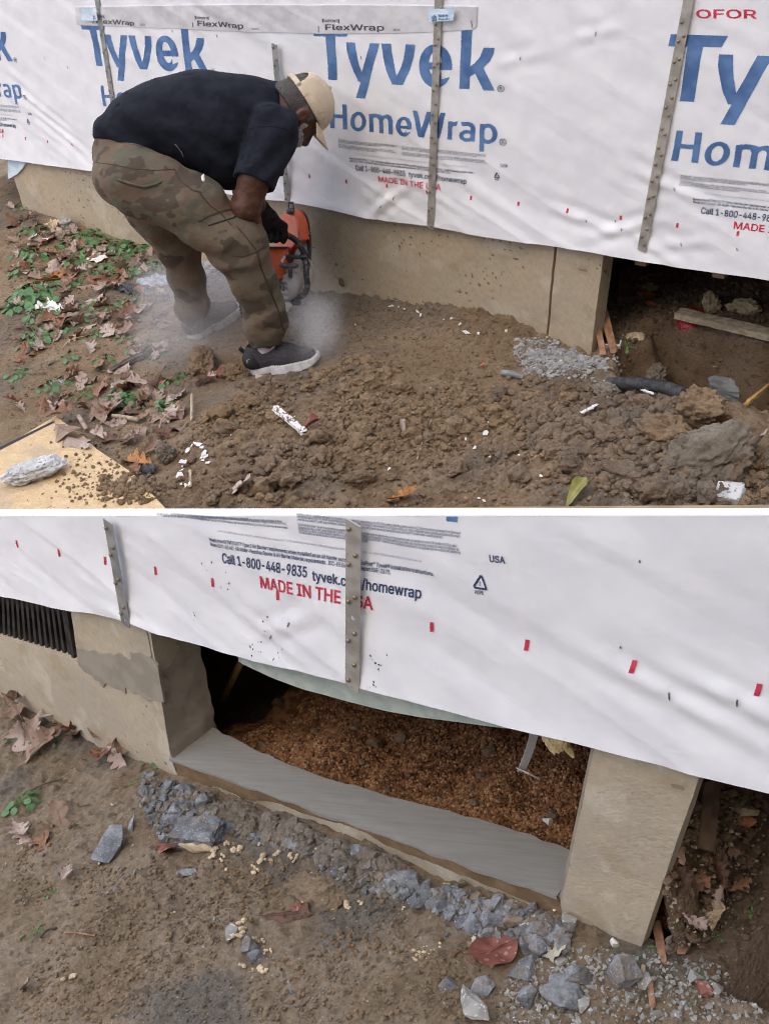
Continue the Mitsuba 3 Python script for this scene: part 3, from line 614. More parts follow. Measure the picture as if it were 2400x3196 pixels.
# ================================================================ lower place: the same wall seen close, with the new opening
lo_edge = [(-60, 1853), (48, 1871), (195, 1903), (311, 1922), (397, 1937), (470, 1968), (564, 2000), (643, 2020), (795, 2066), (961, 2106), (1116, 2142), (1200, 2167), (1344, 2206), (1633, 2280), (1854, 2336), (2183, 2423), (2352, 2462), (2480, 2492)]
_le = np.array([LO.hit(*p, 1, -0.018)[[0, 2]] for p in lo_edge])
def lo_bot(x): return np.interp(x, _le[:, 0], _le[:, 1])
_lt = np.array([LO.hit(*p)[[0, 2]] for p in [(-80, 1612), (600, 1612), (1200, 1612), (1800, 1612), (2500, 1612)]])
def lo_top(x): return np.interp(x, _lt[:, 0], _lt[:, 1])
PUCK_LO = [(LO.hit(*p)[[0, 2]], a, w) for p, a, w in [((904, 1947), 0.4, 0.9), ((848, 1987), -0.5, 0.9), ((2094, 2170), -0.35, 1.1), ((2307, 2190), -0.3, 1.1), ((408, 1930), -0.2, 1.0)]]
def lo_wrap(X, Z):
    X = np.asarray(X, float)
    return -0.008 - (folds(X, np.asarray(Z), lo_bot(X), 0.0075, 21) + puckers(X, np.asarray(Z), PUCK_LO)) * sst(0.0, 0.05, lo_top(X) - Z)
lx = np.arange(-1.36, 1.30, 0.009)
V, F = wrap_sheet(lx, lo_bot, lo_top, lo_wrap, 70)
rows = 70; top = V.reshape(len(lx), rows, 3)[:, -1]
_fy = np.array([LO.hit(px, 1584, 2, float(lo_top(LO.hit(px, 1612)[0])) + 0.006)[[0, 1]] for px in (-80, 600, 1200, 1800, 2500)]); fy = np.interp(lx, _fy[:, 0], _fy[:, 1])
T0 = top * [1, 0, 1]; cy = lambda y: np.c_[0 * lx, y + 0 * lx, 0 * lx]
fold = [top]                                                            # the wrap is turned over the top plate and down its back
for a in np.linspace(0.15, 1.0, 5): fold.append(T0 + np.array([0, -0.008 + 0.010 * (1 - math.cos(a * 1.57)), 0.006 * math.sin(a * 1.57)]))
fold += [T0 + cy(fy) + np.array([0, 0, 0.006]), T0 + cy(fy + 0.008), T0 + cy(fy + 0.009) - np.array([0, 0, 0.30])]
FV = np.stack(fold, 1); m = FV.shape[1]
i, j = np.meshgrid(np.arange(len(lx) - 1), np.arange(m - 1), indexing='ij'); a = (i * m + j).ravel()
FV = FV.reshape(-1, 3); FV[:, 1] += 0.0015 * (meshkit.noise(FV * [9, 0, 9], 5) - 0.5)
LW = put('house_wrap', join([(V, F), (FV, np.stack([a, a + m, a + m + 1, a + 1], 1))]), 'm_wrap', LO, smooth=50, label='white printed house wrap above the new crawl space opening, folded over the wall top', cat='house wrap')
L5 = lambda x, y: (580 + x / 2.7683, 1600 + y / 2.7683)
L6 = lambda x, y: (1080 + x / 3.0759, 1600 + y / 3.0759)
on_wrap('phone_line', lay(LO, [('Call 1-800-448-9835', L5(314, 430), L5(1052, 556), 30), ('tyvek.com/homewrap', L5(1097, 580), L6(727, 820), 30)]), 'm_print_navy', LO, lo_wrap, LW)
on_wrap('origin_line', lay(LO, [('MADE IN THE USA', L5(640, 645), L5(1622, 836), 36)]), 'm_print_red', LO, lo_wrap, LW)
on_wrap('standards_line', lay(LO, [(meets[0][0], L5(210, 240), L6(845, 608), 11), (meets[1][0], L5(215, 285), L6(428, 594), 11)]), 'm_print_navy', LO, lo_wrap, LW)
on_wrap('country_mark', lay(LO, [('USA', L6(1378, 465), L6(1535, 484), 21)]), 'm_print_navy', LO, lo_wrap, LW)
for it in [('2', L6(1287, 688), L6(1305, 690), 11), ('HDPE', L6(1246, 772), L6(1330, 780), 12)]: on_wrap('plastic_code', lay(LO, [it]), 'm_print_navy', LO, lo_wrap, LW)
on_wrap('recycling_triangle', tri2d(triangle(LO, L6(1305, 572), L6(1216, 716), L6(1372, 740), 0.0038), 0.03), 'm_print_navy', LO, lo_wrap, LW, edge=None)
on_wrap('legal_line', lay(LO, [(LEGAL, L5(282, 160), L6(735, 474), 5.5)]), 'm_print_faint', LO, lo_wrap, LW)
b1 = [(PARA1[3], L5(-250, 20), L5(540, 62), 6.5), (PARA1[4], L5(-200, 35), L5(832, 82), 6.5), (PARA1[5], L5(-130, 12), L5(868, 106), 6.5), ('especial cuidado para usarlos de manera segura seg\u00fan las normas ANSI A14.1, A14.2 y A14.5 para escaleras de madera,', L5(120, 62), L5(878, 140), 6.5), ('aluminio y fibra de vidrio.', L5(42, 52), L5(182, 66), 6.5)]
b2 = [(PARA2[i], L5(*p), L6(*q), 7) for i, p, q in [(0, (955, 20), (1100, 205)), (1, (960, 40), (1098, 235)), (2, (962, 66), (935, 243)), (3, (967, 112), (1063, 327)), (4, (968, 134), (1085, 360)), (5, (972, 156), (1105, 392))]] + [('pared puede afectar el rendimiento de las barreras resistentes al agua de DuPont\u2122 Tyvek\u00ae.', L5(974, 178), L6(205, 290), 7)]
on_wrap('small_print', lay(LO, b1), 'm_print_grey', LO, lo_wrap, LW)
on_wrap('small_print', lay(LO, b2), 'm_print_grey', LO, lo_wrap, LW)
on_wrap('blue_square', tri2d(px_poly(LO, [(1393, 1612), (1428, 1612), (1427, 1630), (1393, 1626)]), 0.03), 'm_print_blue', LO, lo_wrap, LW, edge=None)
for px, py in [(52.7, 1698), (185, 1725), (326.5, 1751), (484.8, 1782), (664.7, 1817.5), (867, 1858.6), (1094.5, 1905.6), (1349.5, 1956), (1644, 2014), (1979, 2078), (2368, 2152)]:
    x, _, z = LO.hit(px, py); on_wrap('stud_mark', tri2d(sg.Polygon([(x - .0086, z - .0105), (x - .0002, z - .0105), (x + .0086, z + .0105), (x + .0002, z + .0105)])), 'm_print_red', LO, lo_wrap, LW, edge=None)
k = strap(LO, lo_wrap, (352, 1613), (409, 1945), 0.031, 'metal strap left of the opening, ending over the pale stub of wall', SG, nl(7, 0.08, 0.90), (0.955,), 'm_zinc', -0.004)
k2 = strap(LO, lo_wrap, (1122, 1613), (1116, 2140), 0.034, 'metal strap hanging down over the middle of the new opening', SG, nl(9, 0.05, 0.93), (0.55,), 'm_zinc_worn', -0.004)
for p0, p1 in [((906, 1941), (903, 1953)), ((850, 1981), (846, 1992)), ((2093, 2158), (2095, 2179)), ((2308, 2178), (2306, 2199)), ((2000, 1746), (2001, 1753)), ((1939, 2016), (1940, 2022))]: staple(LO, lo_wrap, p0, p1, LW)
g = np.random.default_rng(5); sp = []
for cx, cy, n in [(805, 2030, 14), (875, 2055, 10), (1180, 2030, 8), (1195, 2085, 12), (1185, 2140, 10), (830, 1950, 8), (635, 1775, 8), (705, 1810, 9), (1225, 2180, 8), (620, 1930, 5), (300, 1985, 4)]:
    for _ in range(n * 3 // 5):
        x, _, z = LO.hit(cx + g.normal() * 14, cy + g.normal() * 16)
        if z < lo_bot(np.array([x]))[0] + 0.006: continue
        sp.append(place(lump(g.uniform(0.0006, 0.0018), 1, 0.3, int(g.integers(99)), (1, 0.5, 1.3)), (x, float(lo_wrap(np.array([x]), np.array([z]))[0]) - 0.0006, z)))
put('mud_splashes', join(sp), 'm_hole', LO, LW, kind='stuff')

# ---------------------------------------------------------------- lower place: foundation with vent, jamb, sill and pier
LY = 0.006
jx_t, jx_b = hx(LO, (470, 1966), (535, 2364))
vent = px_poly(LO, [(-60, 1840), (200, 1880), (228, 2074), (-60, 1985)])
left = sg.Polygon([(-1.75, -0.13), (jx_t[0] + 0.004, -0.13), jx_t, jx_b, (jx_b[0] - 0.012, -0.95), (-1.75, -0.95)]).difference(vent)
GW = thing('foundation_wall', 'pale rendered foundation wall with the fresh cut opening and a dark vent', 'wall')
LFACE = put('rendered_face', rough_wall(left, LY, 0.115, 0.03, 0.0014), 'm_wall_lo', LO, GW, 25)
p_ = hx(LO, (1856, 2336), (1750, 2832), (1776, 2880), (2001, 2963), (2183, 2425))
pier = sg.Polygon([(p_[0][0] + 0.012, -0.13), p_[0], p_[1], (p_[1][0] + 0.004, -0.62), (p_[1][0] - 0.03, -0.95), (p_[3][0] - 0.06, -0.95), p_[3], p_[4], (p_[4][0] + 0.02, -0.13)])
put('end_pier', rough_wall(pier, LY, 0.030, 0.024, 0.0014), 'm_wall_lo', LO, GW, 25, label='broad pale pier between the opening and the dark corner')
pe = np.array([[q[0] - 0.002, LY + 0.018, q[1]] for q in (p_[0], p_[1])])
put('sawn_edge', slab(sg.Polygon([(p_[0][0] - 0.007, p_[0][1]), (p_[0][0] - 0.0008, p_[0][1]), (p_[1][0] - 0.0008, p_[1][1]), (p_[1][0] - 0.007, p_[1][1])]), LY + 0.002, 0.12), 'm_mortar', LO, GW)
# the mortared reveal on the left of the opening and the mortar patch beside it
Z5 = lambda x, y: (x / 1.3842, 1600 + y / 1.3842)
patch = px_poly(LO, [Z5(*q) for q in [(312, 598), (340, 600), (360, 612), (385, 606), (420, 622), (450, 618), (470, 630), (495, 616), (515, 634), (540, 652), (552, 640), (545, 622), (580, 618), (605, 634), (630, 636), (645, 655), (662, 672), (676, 740), (692, 832), (670, 828), (640, 820), (620, 826), (590, 800), (575, 790), (560, 795), (535, 768), (522, 770), (527, 796), (505, 776), (480, 772), (440, 748), (428, 768), (412, 740), (395, 735), (380, 715), (350, 700), (322, 668)]])
put('mortar_patch', rough_wall(patch, LY - 0.004, LY + 0.002, 0.012, 0.0012), 'm_mortar', LO, GW, 25, label='rough grey mortar patch smeared between vent and opening')
JD = 0.16
def quad_grid(a, b, c, d, n, m):
    u, w = np.meshgrid(np.linspace(0, 1, n), np.linspace(0, 1, m), indexing='ij'); u, w = u[..., None], w[..., None]
    P = (1 - u) * (1 - w) * a + u * (1 - w) * b + u * w * c + (1 - u) * w * d
    i, j = np.meshgrid(np.arange(n - 1), np.arange(m - 1), indexing='ij'); q = (i * m + j).ravel()
    return P.reshape(-1, 3), np.stack([q, q + m, q + m + 1, q + 1], 1)
xt, xb = jx_t[0] + 0.0008, jx_b[0] + 0.0008
back = LO.hit(643, 2020, 0, xt); backb = LO.hit(662, 2272, 0, xb)
A3 = lambda x, y, z: np.array([x, y, z])
V, F = quad_grid(A3(xt, LY - 0.002, -0.13), A3(xt + 0.012, back[1], -0.13), A3(xb + 0.012, backb[1], -0.60), A3(xb, LY - 0.002, -0.60), 22, 50)
V[:, 0] += (meshkit.fbm(V * 20, 3) - 0.5) * 0.010; V[:, 1] += (meshkit.noise(V * 40, 3) - 0.5) * 0.012 * (V[:, 1] > back[1] * 0.9)
V2 = V.copy(); V2[:, 0] -= 0.05; V2[:, 1] = 0.03 + 0.8 * V2[:, 1]
put('mortared_reveal', join([(V, F), (V2, F)]), 'm_mortar', LO, GW, True, label='freshly mortared side of the opening')
s0, s1 = hx(LO, (535, 2362), (1742, 2792))
sb = [LO.hit(px, py, 2, -0.545) for px, py in [(655, 2268), (760, 2325), (900, 2388), (1050, 2440), (1200, 2482), (1350, 2520), (1500, 2562), (1640, 2605), (1775, 2657)]]
ns = 160; tx = np.linspace(0, 1, ns)
front = np.c_[s0[0] + tx * (s1[0] - s0[0]), np.full(ns, LY - 0.0035), s0[1] + tx * (s1[1] - s0[1])]
sbx = np.array(sb); bx_ = np.linspace(sbx[0, 0] - 0.02, s1[0] - 0.01, ns)
backl = np.c_[bx_, np.interp(bx_, sbx[:, 0], sbx[:, 1]) + 0.006 * (meshkit.noise(np.c_[bx_ * 30, 0 * bx_, 0 * bx_]) - 0.5), np.full(ns, -0.543)]
front[:, 1] -= 0.006 * meshkit.noise(np.c_[front[:, 0] * 24, 0 * tx, 0 * tx + 4])
m = 26; w = np.linspace(0, 1, m)
S = front[:, None] * (1 - w)[None, :, None] + backl[:, None] * w[None, :, None]
S[..., 2] += (meshkit.fbm(S * [14, 40, 0], 3, 8) - 0.5) * 0.0022
low = S.copy()[:, :1]; low[:, 0, 2] -= 0.004 + 0.006 * meshkit.noise(np.c_[front[:, 0] * 22, 0 * tx, 0 * tx]); lowb = S.copy()[:, -1:]; lowb[..., 2] -= 0.10
S = np.concatenate([low, S, lowb], 1); m = S.shape[1]
i, j = np.meshgrid(np.arange(ns - 1), np.arange(m - 1), indexing='ij'); q = (i * m + j).ravel()
put('sill', (S.reshape(-1, 3), np.stack([q, q + m, q + m + 1, q + 1], 1)), 'm_sill', LO, GW, 40, label='smooth trowelled grey mortar sill of the opening')
put('sill_face', rough_wall(sg.Polygon([(s0[0] + 0.003, s0[1] - 0.006), (s1[0], s1[1] - 0.006), (s1[0] + 0.01, -0.95), (s0[0] + 0.003, -0.95)]), LY + 0.003, 0.05, 0.02, 0.0012), 'm_wall_lo', LO, GW, 25)
zs = lambda x: s0[1] + (x - s0[0]) / (s1[0] - s0[0]) * (s1[1] - s0[1])
st = []
for x in np.linspace(s0[0] + 0.006, s1[0], 420):
    q = np.array([[x * 5 + 3, 1.0, 2.0]]); d = 0.006 + 0.060 * float(sst(0.30, 0.75, meshkit.fbm(q, 2, 4)[0])) + 0.008 * (float(meshkit.fbm(q * 6, 2, 5)[0]) - 0.5)
    d = d + 0.030 * float(sst(0.0, 0.12, x)) * (0.5 + 0.8 * float(meshkit.noise(q * 1.7, 7)[0]))
    st.append((x, zs(x) - max(d, 0.004) - 0.006))
put('wet_mud_stain', slab(sg.Polygon([(s0[0] + 0.006, zs(s0[0]) - 0.004), (s1[0], zs(s1[0]) - 0.004)] + st[::-1]).buffer(0), LY - 0.0012, LY + 0.0005), 'm_sill_stain', LO, GW)
# vent grille in its recess
VG = thing('vent_grille', 'black slatted vent grille set in the pale foundation wall', 'vent')
v0, v1, v2, v3 = hx(LO, (-60, 1840), (196, 1886), (226, 2072), (-60, 1992))
put('vent_back', slab(sg.Polygon([v0, v1, v2, v3]).buffer(0.02), 0.10, 0.11), 'm_hole', LO, VG)
mat('m_black_metal', prin(speck((0.018, 0.018, 0.02), (0.040, 0.038, 0.036), 30), 0.45, 0.2))
for i in range(18):
    t = i / 17.0
    a = np.array(v3) * (1 - t) + np.array(v2) * t; b = np.array(v0) * (1 - t) + np.array(v1) * t
    put('slat', slab(sg.LineString([a, b]).buffer(0.0056, cap_style=2), 0.020, 0.045), 'm_black_metal', LO, VG)
put('bottom_rail', slab(sg.LineString([v3, v2]).buffer(0.009, cap_style=2), 0.008, 0.055), 'm_black_metal', LO, VG)
put('end_rail', slab(sg.LineString([v1, v2]).buffer(0.006, cap_style=2), 0.012, 0.05), 'm_black_metal', LO, VG)

# ---------------------------------------------------------------- lower place: wall body and the box of the crawl space behind
HB2 = thing('low_wall', 'bare board wall body behind the lower wrap, its crawl space boxed in', 'wall')
body = sg.Polygon([(x, lo_top(np.array([x]))[0] - 0.004) for x in lx] + [(x, lo_bot(np.array([x]))[0] + 0.012) for x in lx[::-1]])
put('sheathing', slab(body, 0.0025, 0.032), 'm_board', LO, HB2)
prof = sg.Polygon([(0.033, -0.145), (0.033, -0.125), (0.25, -0.125), (0.69, -0.43), (0.69, -0.98), (0.675, -0.98), (0.675, -0.445), (0.245, -0.145)])
def along(g, x0, x1):
    v, f = trimesh.creation.extrude_polygon(g, x1 - x0, engine='earcut').vertices, trimesh.creation.extrude_polygon(g, x1 - x0, engine='earcut').faces
    return np.c_[x0 + v[:, 2], v[:, 0], v[:, 1]], np.asarray(f)
full = sg.Polygon([(0.034, -0.13), (0.25, -0.13), (0.68, -0.44), (0.68, -0.98), (0.034, -0.98)])
put('crawl_box', join([along(prof, -1.55, 1.36), along(full, -1.55, -1.53), along(full, 1.34, 1.36)]), 'm_board', LO, HB2)
v, f = along(full, 0.735, 0.76); v, f = refine(v, f, 0.02)
v = v.copy(); v[:, 0] += 0.05 * (meshkit.fbm(v * 12, 3, 61) - 0.5) + 0.02 * (meshkit.fbm(v * 45, 2, 62) - 0.5)
put('earth_bank', (v, f), 'm_crawl_earth', LO, smooth=True, kind='structure', label='earth bank between the gravel and the corner behind the pier')
# grey-green foam sheet sagging out under the wrap
up_l = [(690, 2035), (800, 2068), (961, 2107), (1116, 2143), (1344, 2207), (1500, 2247), (1640, 2282)]
dn_l = [(690, 2036), (760, 2078), (850, 2120), (945, 2155), (1010, 2172), (1080, 2192), (1200, 2222), (1310, 2242), (1420, 2256), (1520, 2270), (1645, 2284)]
ups, dns = np.array([LO.hit(*p) for p in up_l]), np.array([LO.hit(p[0], p[1], 1, 0.02) for p in dn_l])
t = np.linspace(0, 1, 60); xs_ = ups[0, 0] + t * (ups[-1, 0] - ups[0, 0])
U = np.c_[xs_, 0 * t + 0.006, np.interp(xs_, ups[:, 0], ups[:, 2]) + 0.02]; D = np.c_[xs_, 0 * t + 0.022, np.interp(xs_, dns[:, 0], dns[:, 2])]
w = np.linspace(0, 1, 9)[None, :, None]; S = U[:, None] * (1 - w) + D[:, None] * w
S[..., 1] += 0.012 * np.sin(w[..., 0] * 3.1)
S2 = S.copy()[:, ::-1]; S2[..., 1] += 0.012
S = np.concatenate([S, S2], 1); m = S.shape[1]; i, j = np.meshgrid(np.arange(59), np.arange(m - 1), indexing='ij'); q = (i * m + j).ravel()
mat('m_foam', bump(prin(speck((0.34, 0.39, 0.35), (0.42, 0.46, 0.40), 30), 0.7), lambda p, n, uv: noise(p.x * 300, p.y * 300, p.z * 300), 0.0006))
put('foam_sheet', (S.reshape(-1, 3), np.stack([q, q + m, q + m + 1, q + 1], 1)), 'm_foam', LO, smooth=50, label='grey green foam sheet sagging below the wrap in the opening', cat='foam sheet')
mat('m_stick', prin(speck((0.36, 0.22, 0.075), (0.44, 0.28, 0.10), 40), 0.6))
a, b = LO.hit(756, 2060, 1, 0.26), LO.hit(697, 2180, 1, 0.30)
put('wooden_pole', tube([a + (a - b) * 0.4, b], 0.009, 12), 'm_stick', LO, smooth=40, label='yellow wooden pole leaning in the dark corner of the opening', cat='pole')
mat('m_saw_grey2', prin((0.45, 0.44, 0.42), 0.6))
HK = thing('metal_hanger', 'bent grey metal hanger dangling in the opening near the pier', 'hanger')
a, b, c, d = LO.hit(1672, 2262, 1, 0.09), LO.hit(1655, 2335, 1, 0.10), LO.hit(1627, 2406, 1, 0.10), LO.hit(1668, 2424, 1, 0.09)
def strip(pts, wv, th):
    P = np.asarray(pts, float); wv = np.asarray(wv, float); T = np.gradient(P, axis=0); N = np.cross(T, wv); N /= np.linalg.norm(N, axis=1, keepdims=True)
    L = [P - wv + N * th, P + wv + N * th, P + wv - N * th, P - wv - N * th]; V = np.stack(L, 1).reshape(-1, 3); F = []
    for i in range(len(P) - 1):
        for j in range(4): F.append([i * 4 + j, i * 4 + (j + 1) % 4, (i + 1) * 4 + (j + 1) % 4, (i + 1) * 4 + j])
    n = len(P) - 1
    F += [[3, 2, 1, 0], [n * 4, n * 4 + 1, n * 4 + 2, n * 4 + 3]]
    return V, np.array(F)
put('arm', strip(spline([a, b, c], 10), (0.0065, 0.005, 0), 0.0009), 'm_saw_grey2', LO, HK)
put('foot', strip([c, c * 0.5 + d * 0.5, d], (0.002, 0.009, -0.012), 0.0009), 'm_saw_grey2', LO, HK)
# torn bright wood under the wrap
tw = []
for i in range(14):
    p = LO.hit(1700 + i * 5.2, 2292 + i * 1.6, 1, 0.03); L = 0.012 + 0.018 * ((i * 7) % 5) / 5
    tw.append(place(lump(1, 1, 0.3, i, (0.006, 0.008, L)), p - [0.0, 0, L * 0.4], rotv([0, 1, 0], 0.5 * math.sin(i * 3))))
mat('m_torn_wood', prin(speck((0.42, 0.31, 0.14), (0.60, 0.48, 0.27), 60), 0.7))
put('torn_plywood', join(tw), 'm_torn_wood', LO, label='splintered pale plywood edge showing under the wrap near the pier', cat='wood splinter')

# ---------------------------------------------------------------- lower place: ground, gravel in the crawl space
_lxs = [-1.8, -1.45, -1.05, -0.65, -0.38, -0.16, 0.02, 0.18, 0.36, 0.52, 0.69, 0.78, 1.4]
_lzs = [-0.56, -0.575, -0.615, -0.610, -0.610, -0.596, -0.594, -0.618, -0.600, -0.586, -0.590, -0.60, -0.60]
def lo_ground(X, Y):
    X, Y = np.asarray(X, float), np.asarray(Y, float)
    z = np.interp(X, _lxs, _lzs)
    far = np.interp(X, [-1.8, -0.9, -0.3, 0.3, 0.8, 1.4], [-0.60, -0.61, -0.605, -0.60, -0.61, -0.63])
    z = z + (far - z) * sst(-0.01, -0.16, Y)
    q = np.stack([X, Y, 0 * X], -1)
    z = z + (meshkit.fbm(q * 5, 3, 31) - 0.5) * 0.035 * sst(0.0, -0.06, Y)
    z = z - bumpf(X, Y, -0.10, -0.40, 0.14, 0.06, 0.012) + bumpf(X, Y, -0.02, -0.27, 0.10, 0.05, 0.018) + bumpf(X, Y, -0.35, -0.44, 0.2, 0.1, 0.015)
    rut = np.sin((X * 0.8 + Y * 1.3) * 26 + 2 * meshkit.fbm(q * 4, 2, 34)) * sst(-0.2, -0.45, X + 0.3 * Y)
    z = z + 0.003 * rut + (meshkit.fbm(q * 22, 4, 32) - 0.5) * 0.022 + (meshkit.fbm(q * 70, 4, 33) - 0.5) * 0.017 * (0.5 + 1.2 * meshkit.noise(q * 6, 35))
    pit = sst(0.80, 0.90, X - 0.15 * Y) * sst(-0.02, 0.03, Y) * (1 - sst(0.16, 0.20, Y))
    inside = sst(0.03, 0.06, Y)
    inside = inside * (1 - sst(0.68, 0.74, Y))
    z = z + inside * (np.where(X > 0.74, -0.60 + 0.04 * sst(0.1, 0.5, Y), -0.75) - z) - 0.16 * pit
    edge = np.maximum(np.maximum(sst(-1.7, -2.4, X), sst(-0.95, -1.4, Y)), sst(1.35, 1.9, X))
    return z - 0.12 * edge - 0.12 * sst(0.7, 1.0, Y)
gx = np.r_[np.arange(-2.4, -1.5, 0.06), np.arange(-1.5, 1.05, 0.005), np.arange(1.05, 1.9, 0.04)]
gy = np.r_[np.arange(-1.4, -0.85, 0.04), np.arange(-0.85, 0.10, 0.0048), np.arange(0.10, 0.69, 0.012), np.arange(0.70, 2.2, 0.06)]
gv, gf = height_mesh(gx, gy, lo_ground); gc = gv[gf].mean(1)
dk = (gc[:, 0] > 0.74 + 0.02 * np.sin(gc[:, 1] * 70)) & (gc[:, 1] > 0.012 + 0.010 * np.sin(gc[:, 0] * 90)) & (gc[:, 1] < 0.69)
u_, i_ = np.unique(gf[dk], return_inverse=True); put('pit', (gv[u_], i_.reshape(-1, 4)), 'm_crawl_earth', LO, smooth=True, kind='structure', label='earth of the corner behind the pier')
u_, i_ = np.unique(gf[~dk], return_inverse=True)
put('ground', (gv[u_], i_.reshape(-1, 4)), 'm_soil_lo', LO, smooth=True, kind='structure', label='trodden brown soil in front of the lower wall')
LG = lambda px, py: LO.surf(px, py, lo_ground)
put('ground', (np.array([[-120, -120, -0.30], [120, -120, -0.30], [120, 120, -0.30], [-120, 120, -0.30]], float), np.array([[0, 1, 2, 3]])), 'm_soil_lo', type('W', (), {'world': staticmethod(lambda p: p)}), kind='structure')
def bed(X, Y):
    X, Y = np.asarray(X, float), np.asarray(Y, float)
    q = np.stack([X, Y, 0 * X], -1)
    return -0.600 - 0.05 * sst(0.14, 0.60, Y) + (meshkit.fbm(q * 6, 3, 41) - 0.5) * 0.11 + bumpf(X, Y, 0.25, 0.36, 0.2, 0.12, 0.035) - 0.03 * sst(-0.45, -0.6, X)
mat('m_gravel', prin(speck((0.110, 0.044, 0.016), (0.260, 0.120, 0.050), 60, 0.35, 0.65, 3), 0.8))
mat('m_gravel_pale', prin(speck((0.270, 0.155, 0.078), (0.370, 0.235, 0.130), 60, 0.35, 0.65, 3), 0.8))
put('crawl_bed', height_mesh(np.arange(-0.75, 0.75, 0.012), np.arange(0.09, 0.67, 0.012), lambda X, Y: bed(X, Y) - 0.003), 'm_gravel', LO, smooth=True, kind='structure', label='brown bed of the crawl space under the gravel')
g = np.random.default_rng(8)
st = [lump(1, 0, 0.3, i, (1, 0.85, 0.72)) for i in range(8)]
n = 26000
for name, share, b in (('gravel', 0.8, 'm_gravel'), ('gravel', 0.2, 'm_gravel_pale')):
    c = int(n * share); X, Y = g.uniform(-0.68, 0.70, c), 0.095 + 0.52 * g.uniform(0, 1, c) ** 1.3
    Z = bed(X, Y); r = g.uniform(0.0032, 0.0056, c); R = trimesh.transformations; w = g.integers(0, 8, c)
    V = np.stack([st[i][0] for i in range(8)])[w] * r[:, None, None]
    th = g.uniform(0, 6.283, c); ca, sa_ = np.cos(th)[:, None], np.sin(th)[:, None]
    V = np.stack([V[..., 0] * ca - V[..., 1] * sa_, V[..., 0] * sa_ + V[..., 1] * ca, V[..., 2]], -1)
    tl = g.integers(0, 3, c); V = np.where((tl == 1)[:, None, None], V[..., [2, 0, 1]], np.where((tl == 2)[:, None, None], V[..., [1, 2, 0]], V))
    V = V + np.stack([X, Y, Z + 0.001], -1)[:, None]
    F = np.asarray(st[0][1])[None] + (np.arange(c) * V.shape[1])[:, None, None]
    put(name, (V.reshape(-1, 3), F.reshape(-1, 3)), b, LO, label='loose brown gravel heaped in the dark crawl space' if b == 'm_gravel' else 'paler pebbles mixed into the brown crawl space gravel', cat='gravel', kind='stuff')
# ================================================================ the worker
mat('m_skin', bump(prin(speck((0.060, 0.026, 0.016), (0.095, 0.042, 0.026), 55, 0.35, 0.65, 3), 0.5, spec=0.45), lambda p, n, uv: fbm(p.x * 170, p.y * 170, p.z * 170, 2), 0.0009))
mat('m_shirt', bump(prin(speck((0.0085, 0.010, 0.016), (0.013, 0.015, 0.022), 30), 0.9, spec=0.15, sheen=0.25), lambda p, n, uv: noise(p.x * 500, p.y * 500, p.z * 500) + 1.5 * fbm(p.x * 40, p.y * 40, p.z * 40, 2), 0.0008))
def camo(p, n, uv):
    q = fbm(p.x * 13, p.y * 13, p.z * 16, 4); r = fbm(p.x * 11 + 40, p.y * 11, p.z * 14, 4); s = fbm(p.x * 15 + 9, p.y * 15 + 70, p.z * 18, 4)
    c = mix((0.132, 0.106, 0.076), (0.122, 0.086, 0.062), smoothstep(0.48, 0.53, q))
    c = mix(c, (0.074, 0.058, 0.044), smoothstep(0.56, 0.60, r))
    c = mix(c, (0.100, 0.092, 0.068), smoothstep(0.58, 0.62, s))
    return mi.Color3f(c) * (0.85 + 0.3 * noise(p.x * 420, p.y * 420, p.z * 420))
mat('m_camo', bump(prin(proc(camo), 0.9, spec=0.15), lambda p, n, uv: noise(p.x * 420, p.y * 420, p.z * 420) + 2.0 * fbm(p.x * 30, p.y * 30, p.z * 30, 3), 0.0012))
mat('m_seam', prin((0.055, 0.042, 0.028), 0.9))
mat('m_cap', bump(prin(speck((0.50, 0.41, 0.30), (0.56, 0.465, 0.345), 25), 0.85, spec=0.2), lambda p, n, uv: noise(p.x * 600, p.y * 600, p.z * 600), 0.0004))
mat('m_hair', prin(speck((0.032, 0.026, 0.024), (0.105, 0.098, 0.092), 420, 0.35, 0.75, 2), 0.9))
mat('m_beard', prin(speck((0.16, 0.145, 0.13), (0.42, 0.40, 0.38), 300, 0.35, 0.65, 2), 0.9))
mat('m_glove', bump(prin(speck((0.013, 0.009, 0.010), (0.022, 0.016, 0.017), 80), 0.9, spec=0.2), lambda p, n, uv: noise(p.x * 500, p.y * 500, p.z * 500), 0.0006))
mat('m_shoe', bump(prin(speck((0.045, 0.042, 0.050), (0.062, 0.058, 0.066), 150), 0.85, spec=0.2), lambda p, n, uv: noise(p.x * 700, p.y * 700, p.z * 700), 0.0005))
mat('m_shoe_dark', prin((0.014, 0.014, 0.017), 0.6))
mat('m_sole', prin(speck((0.40, 0.40, 0.40), (0.55, 0.55, 0.54), 40, 0.3, 0.6), 0.7))
mat('m_sock', bump(prin(speck((0.62, 0.55, 0.58), (0.72, 0.66, 0.68), 40), 0.95), lambda p, n, uv: noise(p.x * 350, p.y * 350, p.z * 350), 0.0012))
MAN = thing('person', 'man bent over in black t-shirt, camouflage trousers and beige cap, gripping an orange saw', 'person')
def J(px, py, d, r): return (C3(px, py, d), r * d / FOCAL)
nrm = lambda v: np.asarray(v, float) / np.linalg.norm(v)
hf, hu = nrm((0.44, 0.665, 0.60)), nrm((0.83, -0.55, 0.0)); hu = nrm(hu - hf * (hu @ hf)); hs = -np.cross(hu, hf); hs = hs if hs[2] < 0 else -hs
HR = np.stack([hf, hs, hu], 1); HC = C3(948, 326, 4.38)
H = lambda f, s, u: HC + hf * f + hs * s + hu * u
nb = lambda p, f, seed=0: meshkit.fbm(p * f + 30, 3, seed) - 0.5
